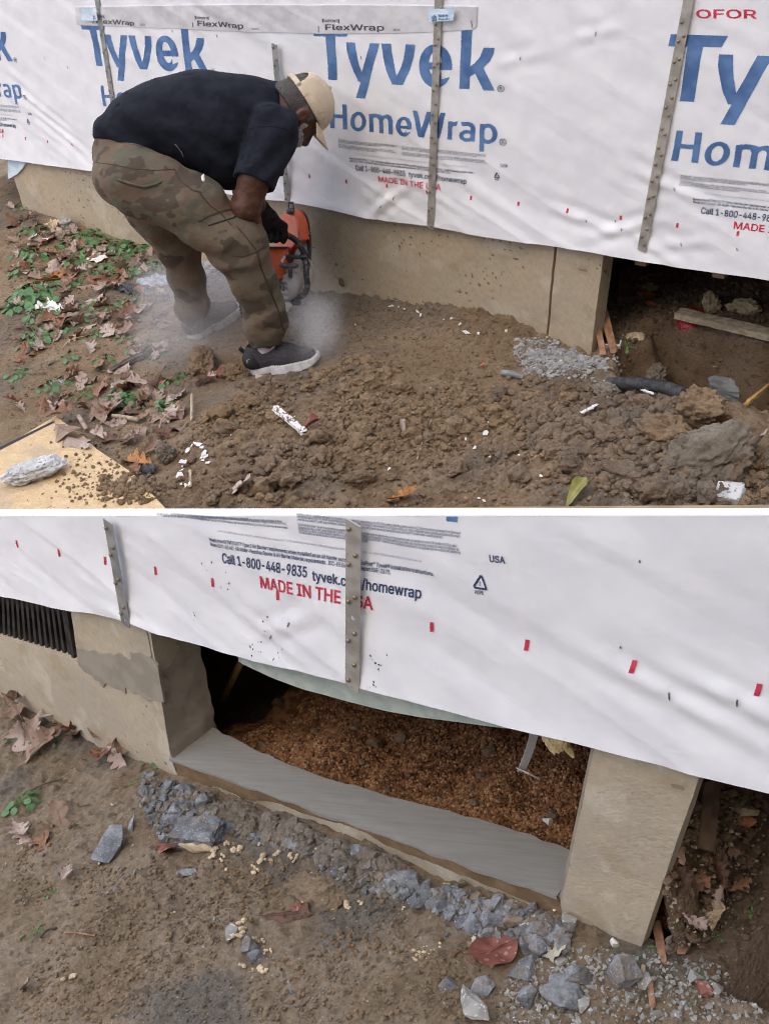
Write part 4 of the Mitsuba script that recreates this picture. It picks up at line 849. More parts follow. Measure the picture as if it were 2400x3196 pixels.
near_arm = [J(855, 420, 4.28, 60), J(800, 545, 4.27, 52), J(768, 640, 4.32, 45), J(775, 700, 4.44, 40), J(795, 790, 4.62, 27)]
far_arm = [J(850, 430, 4.56, 55), J(772, 590, 4.62, 44), J(790, 625, 4.65, 34), J(815, 660, 4.70, 24)]
torso_in = [J(400, 470, 4.45, 70), J(540, 410, 4.44, 90), J(720, 400, 4.42, 100), J(835, 350, 4.41, 62), (H(-0.01, 0, -0.03), 0.064)]
near_leg = [J(430, 565, 4.32, 108), J(596, 640, 4.34, 100), J(742, 765, 4.40, 88), J(776, 842, 4.46, 74), J(822, 950, 4.56, 66), J(828, 1012, 4.61, 63), J(834, 1050, 4.635, 47), J(836, 1068, 4.645, 42)]
far_leg = [J(430, 570, 4.60, 95), J(500, 680, 4.68, 80), J(560, 775, 4.80, 63), J(582, 860, 4.87, 53), J(597, 935, 4.93, 49), J(600, 966, 4.945, 46), J(602, 988, 4.96, 32)]
def skin(p):
    d = [chain(p, torso_in, 0.03), chain(p, near_arm, 0.02), chain(p, far_arm, 0.02),
         chain(p, [(a, r * 0.55) for a, r in near_leg], 0.03), chain(p, [(a, r * 0.5) for a, r in far_leg], 0.03)]
    head = smin([sd_ell(p, HC, HR, (0.100, 0.078, 0.094)), sd_ell(p, H(0.024, 0, -0.072), HR, (0.076, 0.060, 0.074)), np.linalg.norm(p - H(0.074, 0, -0.122), axis=1) - 0.024], 0.03)
    head = smin([head, sd_cap(p, H(0.098, 0, -0.022), H(0.116, 0, -0.060), 0.008, 0.013), sd_cap(p, H(0.103, 0.012, -0.068), H(0.103, -0.012, -0.068), 0.011, 0.011)], 0.012)
    head = smin([head, sd_cap(p, H(0.090, 0.03, -0.012), H(0.090, -0.03, -0.012), 0.011, 0.011)], 0.012)
    for s in (1, -1):
        head = -smin([-head, np.linalg.norm(p - H(0.098, s * 0.032, -0.030), axis=1) - 0.016], 0.01)
        head = np.minimum(head, np.linalg.norm(p - H(0.086, s * 0.031, -0.031), axis=1) - 0.012)
        ear = sd_ell(p, H(-0.004, s * 0.078, -0.030), HR, (0.019, 0.011, 0.033))
        ear = np.maximum(ear, -sd_ell(p, H(0.000, s * 0.090, -0.030), HR, (0.011, 0.010, 0.021)))
        head = smin([head, ear], 0.006)
    head = smin([head, sd_cap(p, H(0.094, 0.02, -0.094), H(0.094, -0.02, -0.094), 0.007, 0.007), sd_cap(p, H(0.092, 0.018, -0.106), H(0.092, -0.018, -0.106), 0.007, 0.007)], 0.008)
    wr = 0.0016 * np.sin((p @ nrm((0.2, 1, 0.3))) * 420 + 6 * nb(p, 25))      # creases at the elbow
    return smin(d + [head], 0.025) + 0.003 * nb(p, 28) + wr * np.exp(-((np.linalg.norm(p - near_arm[2][0], axis=1) / 0.075) ** 2))
bb = lambda lst, m: (np.min([a - r - m for a, r in lst], 0), np.max([a + r + m for a, r in lst], 0))
lo_, hi_ = bb(torso_in + near_arm + far_arm + near_leg + far_leg + [(H(0.05, 0, 0), 0.15)], 0.01)
BODY = put('body', sdf_mesh(skin, lo_, hi_, 0.0072), 'm_skin', CF, MAN, True)
def torso_z(p): return np.c_[p[:, 0], p[:, 1], 4.42 + (p[:, 2] - 4.42) / 1.18]
shirt_pts = [J(352, 425, 4.42, 64), J(430, 402, 4.42, 103), J(520, 390, 4.42, 128), J(620, 383, 4.42, 146), J(712, 392, 4.42, 150), J(795, 362, 4.42, 104), J(848, 345, 4.42, 80)]
hem_n = nrm((-0.33, 0.944, 0.05)); hem_p = C3(450, 484, 4.40)
sl_a, sl_b = C3(856, 404, 4.28), C3(792, 572, 4.26); sl_d = nrm(sl_b - sl_a)
sl2_a, sl2_b = C3(850, 410, 4.56), C3(790, 565, 4.60); sl2_d = nrm(sl2_b - sl2_a)
def shirt(p):
    q = torso_z(p)
    t = chain(q, shirt_pts, 0.05)
    # folds running from the armpit to the hip and across the belly
    fl = np.sin((p @ nrm((-0.42, 0.86, 0.2))) * 66 + 9 * nb(p, 6, 3)) * np.exp(-((p[:, 1] - C3(0, 500, 4.42)[1]) / 0.13) ** 2)
    t = t + 0.008 * fl + 0.014 * nb(p, 7, 1) + 0.007 * nb(p, 18, 2)
    t = np.maximum(t, (p - hem_p) @ hem_n)
    b = chain(q, [J(660, 455, 4.42, 112), J(712, 505, 4.42, 84)], 0.04) + 0.010 * nb(p, 9, 4)
    c = chain(q, [J(850, 345, 4.42, 78), J(878, 325, 4.42, 58)], 0.02)
    c = np.maximum(c, (p - C3(886, 318, 4.41)) @ nrm((0.88, -0.45, 0.1)))
    s = sd_cap(p, sl_a, sl_b + sl_d * 0.03, 0.086, 0.071) + 0.005 * np.sin((p @ nrm((0.6, 0.6, 0.5))) * 80 + 8 * nb(p, 8, 5)) + 0.006 * nb(p, 16, 6)
    s = np.maximum(s, (p - sl_b) @ sl_d)
    s2 = np.maximum(sd_cap(p, sl2_a, sl2_b + sl2_d * 0.03, 0.085, 0.07), (p - sl2_b) @ sl2_d)
    d = smin([smin([t, b], 0.05), c], 0.03)
    d = smin([d, s, s2], 0.018)
    inner = np.maximum(sd_cap(p, sl_b - sl_d * 0.03, sl_b + sl_d * 0.08, 0.060, 0.060), -((p - sl_b) @ sl_d + 0.03))
    return np.maximum(d, -inner)
lo_, hi_ = bb(shirt_pts + [J(712, 505, 4.42, 90), (sl_b, 0.09), (sl2_b, 0.09)], 0.06)
SHIRT_M = sdf_mesh(shirt, lo_, hi_, 0.0062)
SHIRT = put('t_shirt', SHIRT_M, 'm_shirt', CF, MAN, True, label='plain black short-sleeved t-shirt with a pale scuff')
pelvis = [J(372, 478, 4.45, 84), J(398, 540, 4.45, 108)]
def cuff_pleat(p, a, r):
    v = p - a; ang = np.arctan2(v[:, 2], v[:, 0]); return 0.0022 * np.sin(ang * 30) * np.exp(-(np.linalg.norm(v, axis=1) / r) ** 4)
def trousers(p):
    q = torso_z(p)
    pv = smin([chain(q, pelvis, 0.05), sd_cap(p, C3(392, 545, 4.37), C3(440, 570, 4.34), 0.105, 0.10), sd_cap(p, C3(388, 535, 4.54), C3(440, 570, 4.58), 0.10, 0.10)], 0.05)
    pv = np.maximum(pv, (p - C3(430, 462, 4.42)) @ nrm((0.30, -0.95, 0)))
    fold = lambda f, s, k: np.sin((p @ nrm(k)) * f + 9 * nb(p, 7, s))
    n_ = chain(p, near_leg, 0.03) + 0.0055 * fold(48, 11, (0.35, 0.9, 0.3)) * (0.4 + 1.2 * np.clip(nb(p, 5, 12) + 0.4, 0, 1)) + 0.010 * nb(p, 10, 13) + 0.004 * nb(p, 30, 14)
    f_ = chain(p, far_leg, 0.03) + 0.0055 * fold(52, 15, (0.2, 0.95, 0.3)) * (0.4 + 1.2 * np.clip(nb(p, 5, 16) + 0.4, 0, 1)) + 0.010 * nb(p, 10, 17)
    d = smin([pv, n_, f_], 0.035) + 0.003 * nb(p, 24, 18)
    d = d + cuff_pleat(p, near_leg[-1][0], 0.06) + cuff_pleat(p, far_leg[-1][0], 0.05)
    d = np.maximum(d, (p - C3(838, 1082, 4.65)) @ nrm((0.12, 0.98, 0.15)) * (p[:, 1] > C3(0, 1010, 4.6)[1]) - 1.0 * (p[:, 1] <= C3(0, 1010, 4.6)[1]))
    return d
lo_, hi_ = bb(pelvis + near_leg + far_leg, 0.05)
TR_M = sdf_mesh(trousers, lo_, hi_, 0.0064)
TR = put('trousers', TR_M, 'm_camo', CF, MAN, True, label='brown and olive camouflage cargo trousers with elastic cuffs')
def drape(M, pts, off=0.001, n=24):
    """A line of pixels laid on the surface of a figure's mesh, for seams and hems."""
    tm = trimesh.Trimesh(M[0], M[1], process=False); L = []
    P = np.asarray(pts, float); tt = np.linspace(0, len(P) - 1, n)
    px = np.c_[np.interp(tt, range(len(P)), P[:, 0]), np.interp(tt, range(len(P)), P[:, 1])]
    D = np.c_[(px - [CX, CY]) / FOCAL, np.ones(n)]
    loc, ri, _ = tm.ray.intersects_location(np.zeros((n, 3)), D, multiple_hits=True)
    for k in range(n):
        c = loc[ri == k]
        if len(c): q = c[np.argmin(c[:, 2])]; L.append(q - D[k] / np.linalg.norm(D[k]) * off)
    return np.array(L)
def seam(parent, M, pts, r, b, name='seam', n=24):
    L = drape(M, pts, 0.0006, n)
    if len(L) > 2: put(name, tube(L, r, 5), b, CF, parent, True)
for pts in ([(543, 525), (560, 560), (600, 592), (628, 598)], [(622, 600), (655, 640), (690, 665), (720, 700)], [(618, 690), (650, 672), (700, 655), (758, 645)], [(738, 705), (765, 735), (800, 780)], [(801, 782), (812, 830), (840, 900), (868, 970), (884, 1030)], [(722, 796), (760, 798), (800, 784), (828, 766)]):
    seam(TR, TR_M, pts, 0.0022, 'm_seam'); seam(TR, TR_M, [(x + 4, y + 3) for x, y in pts], 0.0012, 'm_seam')
seam(TR, TR_M, [(365, 558), (400, 570), (450, 582), (490, 572), (506, 562)], 0.004, 'm_camo', 'back_pocket')
seam(TR, TR_M, [(366, 563), (400, 577), (450, 589), (490, 580), (504, 568)], 0.0018, 'm_seam', 'back_pocket')
seam(TR, TR_M, [(650, 702), (690, 690), (730, 678), (758, 658)], 0.0032, 'm_shoe_dark', 'cargo_zip')
seam(TR, TR_M, [(295, 505), (350, 512), (420, 526), (480, 530), (545, 527)], 0.0016, 'm_seam', 'waistband_seam', 40)
put('pocket_lining', place(lump(1, 2, 0.3, 4, (0.006, 0.014, 0.005)), C3(634, 556, 4.262)), 'm_sock', CF, TR, True)
for pts in ([(752, 262), (768, 320), (772, 380), (770, 440), (762, 480)], [(770, 404), (800, 394), (850, 392), (890, 400), (922, 424)]): seam(SHIRT, SHIRT_M, pts, 0.0014, 'm_shirt', 'seam', 40)
mat('m_chalk', diffuse((0.25, 0.24, 0.23)))
seam(SHIRT, SHIRT_M, [(546, 448), (556, 460), (568, 476), (572, 488)], 0.0012, 'm_chalk', 'chalk_scuff', 12)
# hair, beard, cap
u_of = lambda p: (p - HC) @ hu
f_of = lambda p: (p - HC) @ hf
def hair(p):
    d = smin([sd_ell(p, HC, HR, (0.1035, 0.081, 0.097)), sd_cap(p, H(-0.05, 0.02, -0.04), H(-0.05, -0.02, -0.04), 0.055, 0.055)], 0.02) + 0.0025 * nb(p, 160, 7)
    keep = np.maximum(u_of(p) - 0.085, np.maximum(f_of(p) - 0.035 + 1.2 * np.maximum(-u_of(p) - 0.02, 0), -0.055 - u_of(p)))
    return np.maximum(d, keep)
put('hair', sdf_mesh(hair, HC - 0.16, HC + 0.16, 0.0038), 'm_hair', CF, MAN, True)
def beard(p):
    d = smin([sd_ell(p, H(0.026, 0, -0.078), HR, (0.083, 0.067, 0.081)), np.linalg.norm(p - H(0.078, 0, -0.130), axis=1) - 0.030], 0.03) + 0.003 * nb(p, 170, 8)
    keep = np.maximum(u_of(p) + 0.046 + 0.55 * np.maximum(f_of(p) - 0.050, 0), 0.004 - f_of(p) - 0.25 * (u_of(p) + 0.05))
    side = np.maximum(sd_ell(p, H(0.020, 0, -0.035), HR, (0.079, 0.072, 0.06)) + 0.002 * nb(p, 170, 9), np.maximum(np.abs(f_of(p) - 0.028) - 0.018, u_of(p) + 0.0))
    mo = sd_cap(p, H(0.099, 0.024, -0.084), H(0.099, -0.024, -0.084), 0.010, 0.010)
    return np.minimum(np.minimum(np.maximum(d, keep), side), mo)
put('beard', sdf_mesh(beard, HC - 0.2, HC + 0.2, 0.0042), 'm_beard', CF, MAN, True, label='short grey beard')
def dome(p):
    d = sd_ell(p, H(0.0, 0, 0.006), HR, (0.109, 0.088, 0.100)) + 0.0015 * nb(p, 30, 10)
    d = np.maximum(d, -sd_ell(p, H(0.0, 0, 0.004), HR, (0.105, 0.084, 0.096)))
    d = np.maximum(d, 0.004 - u_of(p))
    return np.maximum(d, -sd_ell(p, H(-0.105, 0, 0.024), HR, (0.060, 0.046, 0.044)))
CAP = put('cap', sdf_mesh(dome, HC - 0.14, HC + 0.14, 0.0032), 'm_cap', CF, MAN, True, label='beige baseball cap with an open back')
def cap_strap(p):
    d = np.abs(sd_ell(p, H(0.0, 0, 0.006), HR, (0.109, 0.088, 0.105))) - 0.0022
    return np.maximum(d, np.maximum(np.abs(u_of(p) - 0.013) - 0.010, f_of(p) + 0.05))
put('back_strap', sdf_mesh(cap_strap, HC - 0.14, HC + 0.14, 0.0030), 'm_cap', CF, CAP, True)
put('buckle', place(box((0, 0, 0), (0.012, 0.006, 0.014)), H(-0.088, 0.056, 0.013), HR), 'm_zinc_worn', CF, CAP)
put('button', place(lump(0.007, 1, 0.1, 3), H(0, 0, 0.107)), 'm_cap', CF, CAP, True)
for a_ in (0.5, 1.4, -0.5): put('eyelet', place(lump(0.003, 1, 0.1, 3), H(0.075 * math.cos(a_), 0.062 * math.sin(a_), 0.070)), 'm_seam', CF, CAP, True)
br = []
for layer in (0, 1):
    for t in np.linspace(0, 1, 9):
        for a_ in np.linspace(-1.12, 1.12, 25):
            o = 0.072 * t * math.cos(a_ * 0.95) ** 0.8
            br.append(H(0.107 * math.cos(a_) + o, 0.086 * math.sin(a_) * (1 + 0.06 * t), 0.009 - 0.020 * (a_ / 1.12) ** 2 * (0.4 + 0.6 * t) - 0.012 * t - 0.0032 * layer))
Fb = []
for layer in (0, 1):
    for i in range(8):
        for j in range(24):
            a_ = layer * 225 + i * 25 + j; q = [a_, a_ + 25, a_ + 26, a_ + 1]; Fb.append(q if layer else q[::-1])
rim = [(8 * 25 + j, 8 * 25 + j + 1) for j in range(24)] + [(i * 25, (i + 1) * 25) for i in range(8)] + [(i * 25 + 24, (i + 1) * 25 + 24) for i in range(8)]
for a_, b_ in rim: Fb.append([a_, b_, b_ + 225, a_ + 225])
put('brim', (np.array(br), np.array(Fb)), 'm_cap', CF, CAP, 40)
# gloves: a palm, four fingers curled round the handle and a thumb
def glove(p, wrist, cuff, knuckles, fingers, thumb):
    pa = smin([sd_cap(p, wrist, k, 0.031, 0.018) for k in knuckles], 0.012)
    pa = smin([pa, sd_cap(p, cuff, wrist, 0.039, 0.034)], 0.02)
    d = smin([pa] + [np.minimum(sd_cap(p, a, b, 0.0125, 0.0115), sd_cap(p, b, c, 0.0115, 0.0105)) for a, b, c in fingers], 0.006)
    return smin([d, np.minimum(sd_cap(p, thumb[0], thumb[1], 0.015, 0.013), sd_cap(p, thumb[1], thumb[2], 0.013, 0.011))], 0.006) + 0.002 * nb(p, 60, 20)
def make_glove(wr, cf, kn, fi, th):
    pts = [(q, 0.03) for q in [wr, cf] + kn + [x for f in fi for x in f] + list(th)]
    lo, hi = bb(pts, 0.02)
    return put('glove', sdf_mesh(lambda p: glove(p, wr, cf, kn, fi, th), lo, hi, 0.0033), 'm_glove', CF, MAN, True, label='black work glove')
K = [C3(884, 706, 4.715), C3(872, 709, 4.742), C3(857, 712, 4.765), C3(842, 716, 4.785)]
make_glove(C3(836, 684, 4.735), C3(810, 652, 4.695), K,
           [(K[0], C3(892, 735, 4.700), C3(884, 752, 4.735)), (K[1], C3(872, 742, 4.715), C3(862, 750, 4.745)), (K[2], C3(853, 744, 4.735), C3(846, 749, 4.765)), (K[3], C3(838, 742, 4.755), C3(834, 746, 4.785))],
           (C3(850, 695, 4.77), C3(872, 715, 4.80), C3(888, 732, 4.79)))
K2 = [C3(790, 835, 4.64), C3(782, 838, 4.66), C3(774, 838, 4.68), C3(766, 836, 4.70)]
make_glove(C3(796, 806, 4.645), C3(795, 786, 4.62), K2, [(k, k + [0.01, 0.026, 0.02], k + [-0.008, 0.028, 0.042]) for k in K2], (C3(802, 820, 4.67), C3(806, 838, 4.69), C3(800, 850, 4.71)))
# shoes
def shoe(heel, toe, zr, ank):
    h, t = UP.surf(*heel, lambda X, Y: 0 * X + zr[0]), UP.surf(*toe, lambda X, Y: 0 * X + zr[1])
    e1 = t - h; L = 0.285; e1 = nrm(e1); e2 = nrm(np.cross([0, 0, 1.0], e1)); e3 = np.cross(e1, e2); R = np.stack([e1, e2, e3], 1)
    def foot(x): return 0.036 + 0.013 * np.sin(np.clip((x - 0.06) / 0.2, 0, 1) * math.pi) ** 1.2
    def upper(p):
        q = p.copy(); q[:, 1] = q[:, 1] / 1.02
        d = smin([sd_cap(q, np.array([0.038, 0, 0.055]), np.array([0.05, 0, 0.085]), 0.036, 0.033), sd_cap(q, np.array([0.045, 0, 0.05]), np.array([0.15, 0, 0.052]), 0.040, 0.040),
                  sd_cap(q, np.array([0.075, 0, 0.085]), np.array([0.16, 0, 0.052]), 0.034, 0.036), sd_cap(q, np.array([0.15, 0.0, 0.047]), np.array([0.235, 0.0, 0.035]), 0.042, 0.034)], 0.025) + 0.0012 * nb(p, 40, 3)
        d = np.maximum(d, 0.024 - p[:, 2])
        return np.maximum(d, -sd_ell(p, (0.062, 0, 0.128), np.eye(3), (0.044, 0.029, 0.042)))
    def sole(p):
        x, y, z = p.T; y = y / (0.94 + 0.2 * np.clip((0.034 - z) / 0.034, -0.2, 1))
        w = foot(x) + 0.004
        lo = 0.010 * np.clip((0.05 - x) / 0.05, 0, 1) ** 2 + 0.024 * np.clip((x - 0.18) / 0.10, 0, 1) ** 2; hi = 0.034 + 0.024 * np.clip((0.05 - x) / 0.05, 0, 1) ** 1.5 + 0.010 * np.clip((x - 0.2) / 0.08, 0, 1) ** 2
        cx_ = np.clip(x, 0.044, L - 0.052); r = np.hypot(x - cx_, y) - np.where(x < 0.1, foot(0.03 + 0 * x), np.where(x > L - 0.052, 0.050, w))
        return np.maximum(r, np.maximum(lo - z, z - hi)) + 0.0008 * nb(p, 90, 5)
    world = lambda m: (m[0] @ R.T + h, m[1])
    lo, hi = np.array([-0.02, -0.07, -0.005]), np.array([0.31, 0.07, 0.15])
    S = put('shoe', world(sdf_mesh(upper, lo, hi, 0.0045)), 'm_shoe', UP, MAN, True, label='grey knitted slip-on shoe with a pale sole')
    put('sole', world(sdf_mesh(sole, lo, hi, 0.0042)), 'm_sole', UP, S, 50)
    def heelp(p): return np.maximum(upper(p) - 0.0018, np.maximum(np.abs(p[:, 0] - 0.02) - 0.045 + 0.4 * np.maximum(p[:, 2] - 0.05, 0), 0.030 - p[:, 2]))
    put('heel_patch', world(sdf_mesh(heelp, lo, hi, 0.0045)), 'm_shoe_dark', UP, S, True)
    def toep(p): return np.maximum(upper(p) - 0.0016, np.maximum(0.205 - p[:, 0] + 1.6 * (p[:, 2] - 0.03), 0.026 - p[:, 2]))
    put('toe_guard', world(sdf_mesh(toep, lo, hi, 0.0045)), 'm_shoe_dark', UP, S, True)
    for off in (0.0, 0.007):                                             # the small emblem on the heel
        q = np.array([[0.040 + 0.020 * math.cos(a_), -0.0405 - 0.0005, 0.060 + off + 0.005 * math.sin(a_)] for a_ in np.linspace(0.3, 5.2, 12)])
        put('emblem', world(tube(q, 0.0012, 5)), 'm_sole', UP, S, True)
    put('pull_tab', world(tube(np.array([[0.012, 0, 0.085], [0.000, 0, 0.105], [-0.006, 0, 0.100], [0.004, 0, 0.082]]), 0.0045, 6)), 'm_shoe_dark', UP, S, True)
    a = np.linalg.inv(np.c_[R]) @ (np.linalg.solve(UP.M, C3(*ank) - UP.t) - h)
    put('sock', world(sdf_mesh(lambda p: sd_cap(p, np.array([0.07, 0, 0.075]), a, 0.036, 0.034) + 0.0015 * nb(p, 50, 6), np.array([-0.05, -0.12, 0.03]), np.array([0.2, 0.12, 0.26]), 0.005)), 'm_sock', UP, S, True)
    return h, t
sh1 = shoe((772, 1163), (992, 1133), (-0.512, -0.512), (838, 1062, 4.645))
sh2 = shoe((590, 1066), (735, 982), (-0.512, -0.512), (604, 985, 4.965))

# ================================================================ the cut-off saw
def dusty(c, f=28, amt=0.6):
    def fn(p, n, uv): return mix(c, (0.45, 0.42, 0.40), amt * smoothstep(0.52, 0.72, fbm(p.x * f, p.y * f, p.z * f, 4)) * smoothstep(0.35, 0.6, noise(p.x * 300, p.y * 300, p.z * 300)))
    return proc(fn)
mat('m_orange', prin(dusty((0.56, 0.085, 0.018), 22, 0.55), 0.45))
mat('m_saw_grey', prin(dusty((0.40, 0.385, 0.37), 26, 0.6), 0.6))
mat('m_rubber', prin(dusty((0.016, 0.016, 0.018), 60, 0.35), 0.5))
mat('m_dull', prin(dusty((0.05, 0.055, 0.06), 40, 0.4), 0.55))
mat('m_white', prin((0.62, 0.60, 0.58), 0.5))
mat('m_hose', prin((0.36, 0.33, 0.28), 0.5))
SAW = thing('cut_off_saw', 'orange and grey petrol cut-off saw held against the foundation wall by the worker', 'saw')
def px_block(pts, d0, d1, r=0.006):
    """A block whose face has the given outline at depth d0 and that reaches back to d1, its edges rounded."""
    P = sg.Polygon(pts).buffer(0); V, F, n = [], [], 0
    ins = P.buffer(-r * FOCAL / d0)
    f0 = [(ins, d0), (P, d0 + r * 0.8), (P, d1)]
    dens = lambda g: np.array([g.exterior.interpolate(t, normalized=True).coords[0] for t in np.linspace(0, 1, 73)[:-1]])
    c = np.array(P.centroid.coords[0]); L = []
    for g, d in f0:
        q = dens(P)
        if g is ins: q = np.array([g.exterior.interpolate(g.exterior.project(sg.Point(x))).coords[0] for x in q])
        L.append(np.array([C3(x, y, d) for x, y in q]))
    n = 72; V = np.vstack(L + [C3(c[0], c[1], d0)[None]])
    F = [[k * n + j, k * n + (j + 1) % n, (k + 1) * n + (j + 1) % n, (k + 1) * n + j] for k in range(2) for j in range(n)]
    t3 = [[3 * n, (j + 1) % n, j] for j in range(n)]
    F = np.array(F); return V, np.vstack([F[:, [0, 1, 2]], F[:, [0, 2, 3]], np.array(t3)])
gn = nrm((-0.93, 0.02, -0.37)); gb = nrm(np.array([0.02, -1.0, 0.0]) - gn * (np.array([0.02, -1.0, 0]) @ gn)); ga = np.cross(gb, gn); GR = np.stack([ga, gb, gn], 1)
GC = C3(922, 778, 4.97)
def disc(r, a0, a1, th, ri=0.0):
    a = np.linspace(a0, a1, 60); P = [(r * math.cos(x), r * math.sin(x)) for x in a]
    P += [(ri * math.cos(x), ri * math.sin(x)) for x in a[::-1]] if ri else []
    m = trimesh.creation.extrude_polygon(sg.Polygon(P).buffer(-0.004).buffer(0.004), th, engine='earcut'); return np.asarray(m.vertices), np.asarray(m.faces)
def guard(p):
    q = (p - GC) @ GR
    r = np.hypot(q[:, 0], q[:, 1])
    d = np.maximum(r - 0.152, np.abs(q[:, 2] - 0.012) - 0.022); d = np.hypot(np.maximum(r - 0.140, 0), np.maximum(np.abs(q[:, 2] - 0.012) - 0.014, 0)) - 0.012
    cut = np.hypot(np.maximum(r - 0.146, 0), np.maximum(np.abs(q[:, 2] + 0.004) - 0.005, 0)) - 0.002
    return np.maximum(np.maximum(d, -cut), -q[:, 1] - 0.03 + 0.25 * q[:, 0])
put('blade_guard', sdf_mesh(guard, GC - 0.19, GC + 0.19, 0.0045), 'm_orange', CF, SAW, 40)
v, f = disc(0.150, 0, 2 * math.pi - 0.001, 0.004); put('cutting_disc', (v @ GR.T + GC - gn * 0.017, f), 'm_dull', CF, SAW)
put('saw_arm', sdf_mesh(lambda p: chain(p, [J(950, 772, 4.90, 22), J(946, 800, 4.90, 24), J(918, 880, 4.88, 30)], 0.02), C3(870, 720, 4.8), C3(985, 930, 5.0), 0.004), 'm_saw_grey', CF, SAW, True)
put('engine_cover', px_block([(770, 785), (832, 772), (898, 770), (902, 790), (896, 835), (886, 872), (868, 876), (848, 838), (800, 860), (765, 850)], 4.80, 4.95, 0.010), 'm_orange', CF, SAW, 40)
put('cover_edge', px_block([(765, 778), (832, 768), (898, 768), (897, 774), (832, 776), (765, 788)], 4.795, 4.94, 0.002), 'm_dull', CF, SAW, 40)
put('reflector', px_block([(876, 812), (887, 796), (893, 802), (881, 821)], 4.796, 4.81, 0.001), 'm_white', CF, SAW)
put('starter_housing', sdf_mesh(lambda p: smin([sd_ell(p, C3(908, 885, 4.84), np.eye(3), (0.044, 0.058, 0.05)), sd_ell(p, C3(890, 920, 4.86), np.eye(3), (0.036, 0.032, 0.05)), sd_ell(p, C3(885, 862, 4.86), np.eye(3), (0.03, 0.04, 0.04))], 0.015) + 0.003 * np.sin(p[:, 1] * 300) * (p[:, 0] < C3(900, 0, 4.84)[0]), C3(840, 820, 4.76), C3(965, 965, 4.95), 0.004), 'm_saw_grey', CF, SAW, True)
v, f = sdf_mesh(lambda p: sd_ell(p, C3(929, 888, 4.815), np.stack([nrm((0.85, 0.1, -0.5)), nrm((0, 1, 0)), nrm((0.5, 0, 0.85))], 1), (0.008, 0.026, 0.020)), C3(905, 850, 4.77), C3(955, 925, 4.86), 0.002)
put('badge', (v, f), 'm_orange', CF, SAW, True)
put('starter_grip', join([tube(np.array([C3(874, 826, 4.77), C3(886, 829, 4.765), C3(906, 830, 4.765), C3(922, 829, 4.765), C3(930, 827, 4.77)]), [0.006, 0.0095, 0.0115, 0.0095, 0.006], 10), tube(np.array([C3(906, 830, 4.765), C3(906, 865, 4.78)]), 0.0085, 10)]), 'm_dull', CF, SAW, 50)
hp = spline([C3(826, 745, 4.80), C3(846, 724, 4.775), C3(868, 721, 4.755), C3(893, 731, 4.75), C3(922, 748, 4.76), C3(944, 780, 4.77), C3(953, 803, 4.78), C3(955, 835, 4.78), C3(958, 872, 4.79), C3(959, 895, 4.80), C3(952, 914, 4.81), C3(938, 925, 4.83), C3(918, 930, 4.86)], 70)
put('front_handle', tube(hp, 0.0112, 12), 'm_rubber', CF, SAW, True)
a, b = C3(893, 801, 4.79), C3(938, 801, 4.78); t = np.linspace(0, 1, 150)
put('spring', tube(a + (b - a) * t[:, None] + 0.0075 * np.c_[0 * t, np.cos(t * 56), np.sin(t * 56)], 0.0020, 5), 'm_dull', CF, SAW, True)
put('spring_core', tube(np.array([a, b]), 0.0055, 8), 'm_rubber', CF, SAW, True)
put('clamp', place(lump(1, 2, 0.12, 4, (0.017, 0.015, 0.016)), C3(949, 801, 4.78)), 'm_rubber', CF, SAW, True)
put('water_hose', tube(spline([C3(960, 806, 4.80), C3(974, 828, 4.80), C3(979, 850, 4.81), C3(974, 880, 4.83), C3(966, 893, 4.84)], 24), 0.0034, 8), 'm_hose', CF, SAW, True)
put('water_hose', tube(spline([C3(925, 760, 4.86), C3(936, 778, 4.84), C3(942, 800, 4.84), C3(938, 850, 4.86)], 24), 0.0026, 8), 'm_hose', CF, SAW, True)
put('foot', sdf_mesh(lambda p: smin([sd_cap(p, C3(890, 935, 4.86), C3(905, 955, 4.85), 0.016, 0.012), sd_cap(p, C3(880, 930, 4.87), C3(898, 968, 4.86), 0.010, 0.008)], 0.01), C3(860, 905, 4.8), C3(925, 990, 4.92), 0.003), 'm_saw_grey', CF, SAW, True)
put('wheel', tube(np.array([C3(914, 941, 4.85), C3(934, 944, 4.83)]), 0.0115, 12), 'm_rubber', CF, SAW, 50)
put('side_lever', sdf_mesh(lambda p: smin([sd_cap(p, C3(870, 878, 4.80), C3(880, 890, 4.79), 0.008, 0.010), sd_cap(p, C3(876, 895, 4.80), C3(884, 902, 4.79), 0.008, 0.006)], 0.006), C3(855, 860, 4.75), C3(900, 920, 4.84), 0.0025), 'm_dull', CF, SAW, True)
put('rear_handle', tube(spline([C3(800, 850, 4.80), C3(785, 846, 4.72), C3(772, 852, 4.72), C3(762, 890, 4.80)], 24), 0.014, 10), 'm_rubber', CF, SAW, True)
put('air_duct', join([tube(np.array([C3(752 + 4 * math.sin(i), 905 + i * 9.5, 4.83), C3(762, 911 + i * 9.5, 4.83), C3(772 + 2 * math.sin(i), 915 + i * 9.5, 4.83)]), 0.009, 8) for i in range(9)]), 'm_rubber', CF, SAW, True)
Z3 = lambda x, y: (760 + x / 5.19, 600 + y / 5.19)
lv = sg.Polygon([Z3(*q) for q in [(722, 148), (812, 148), (828, 280), (838, 400), (856, 590), (846, 640), (818, 640), (806, 380), (790, 345), (700, 345), (700, 320), (722, 255)]]).difference(sg.Polygon([Z3(*q) for q in [(745, 185), (792, 185), (800, 245), (742, 250)]]))
hl = []
for pz in polys(lv):
    m = trimesh.creation.extrude_polygon(pz, 1.0, engine='earcut'); vv = np.asarray(m.vertices)
    hl.append((np.array([C3(x, y, 4.885 + z * 0.012) for x, y, z in vv]), np.asarray(m.faces)))
put('depth_lever', join(hl), 'm_dull', CF, SAW)
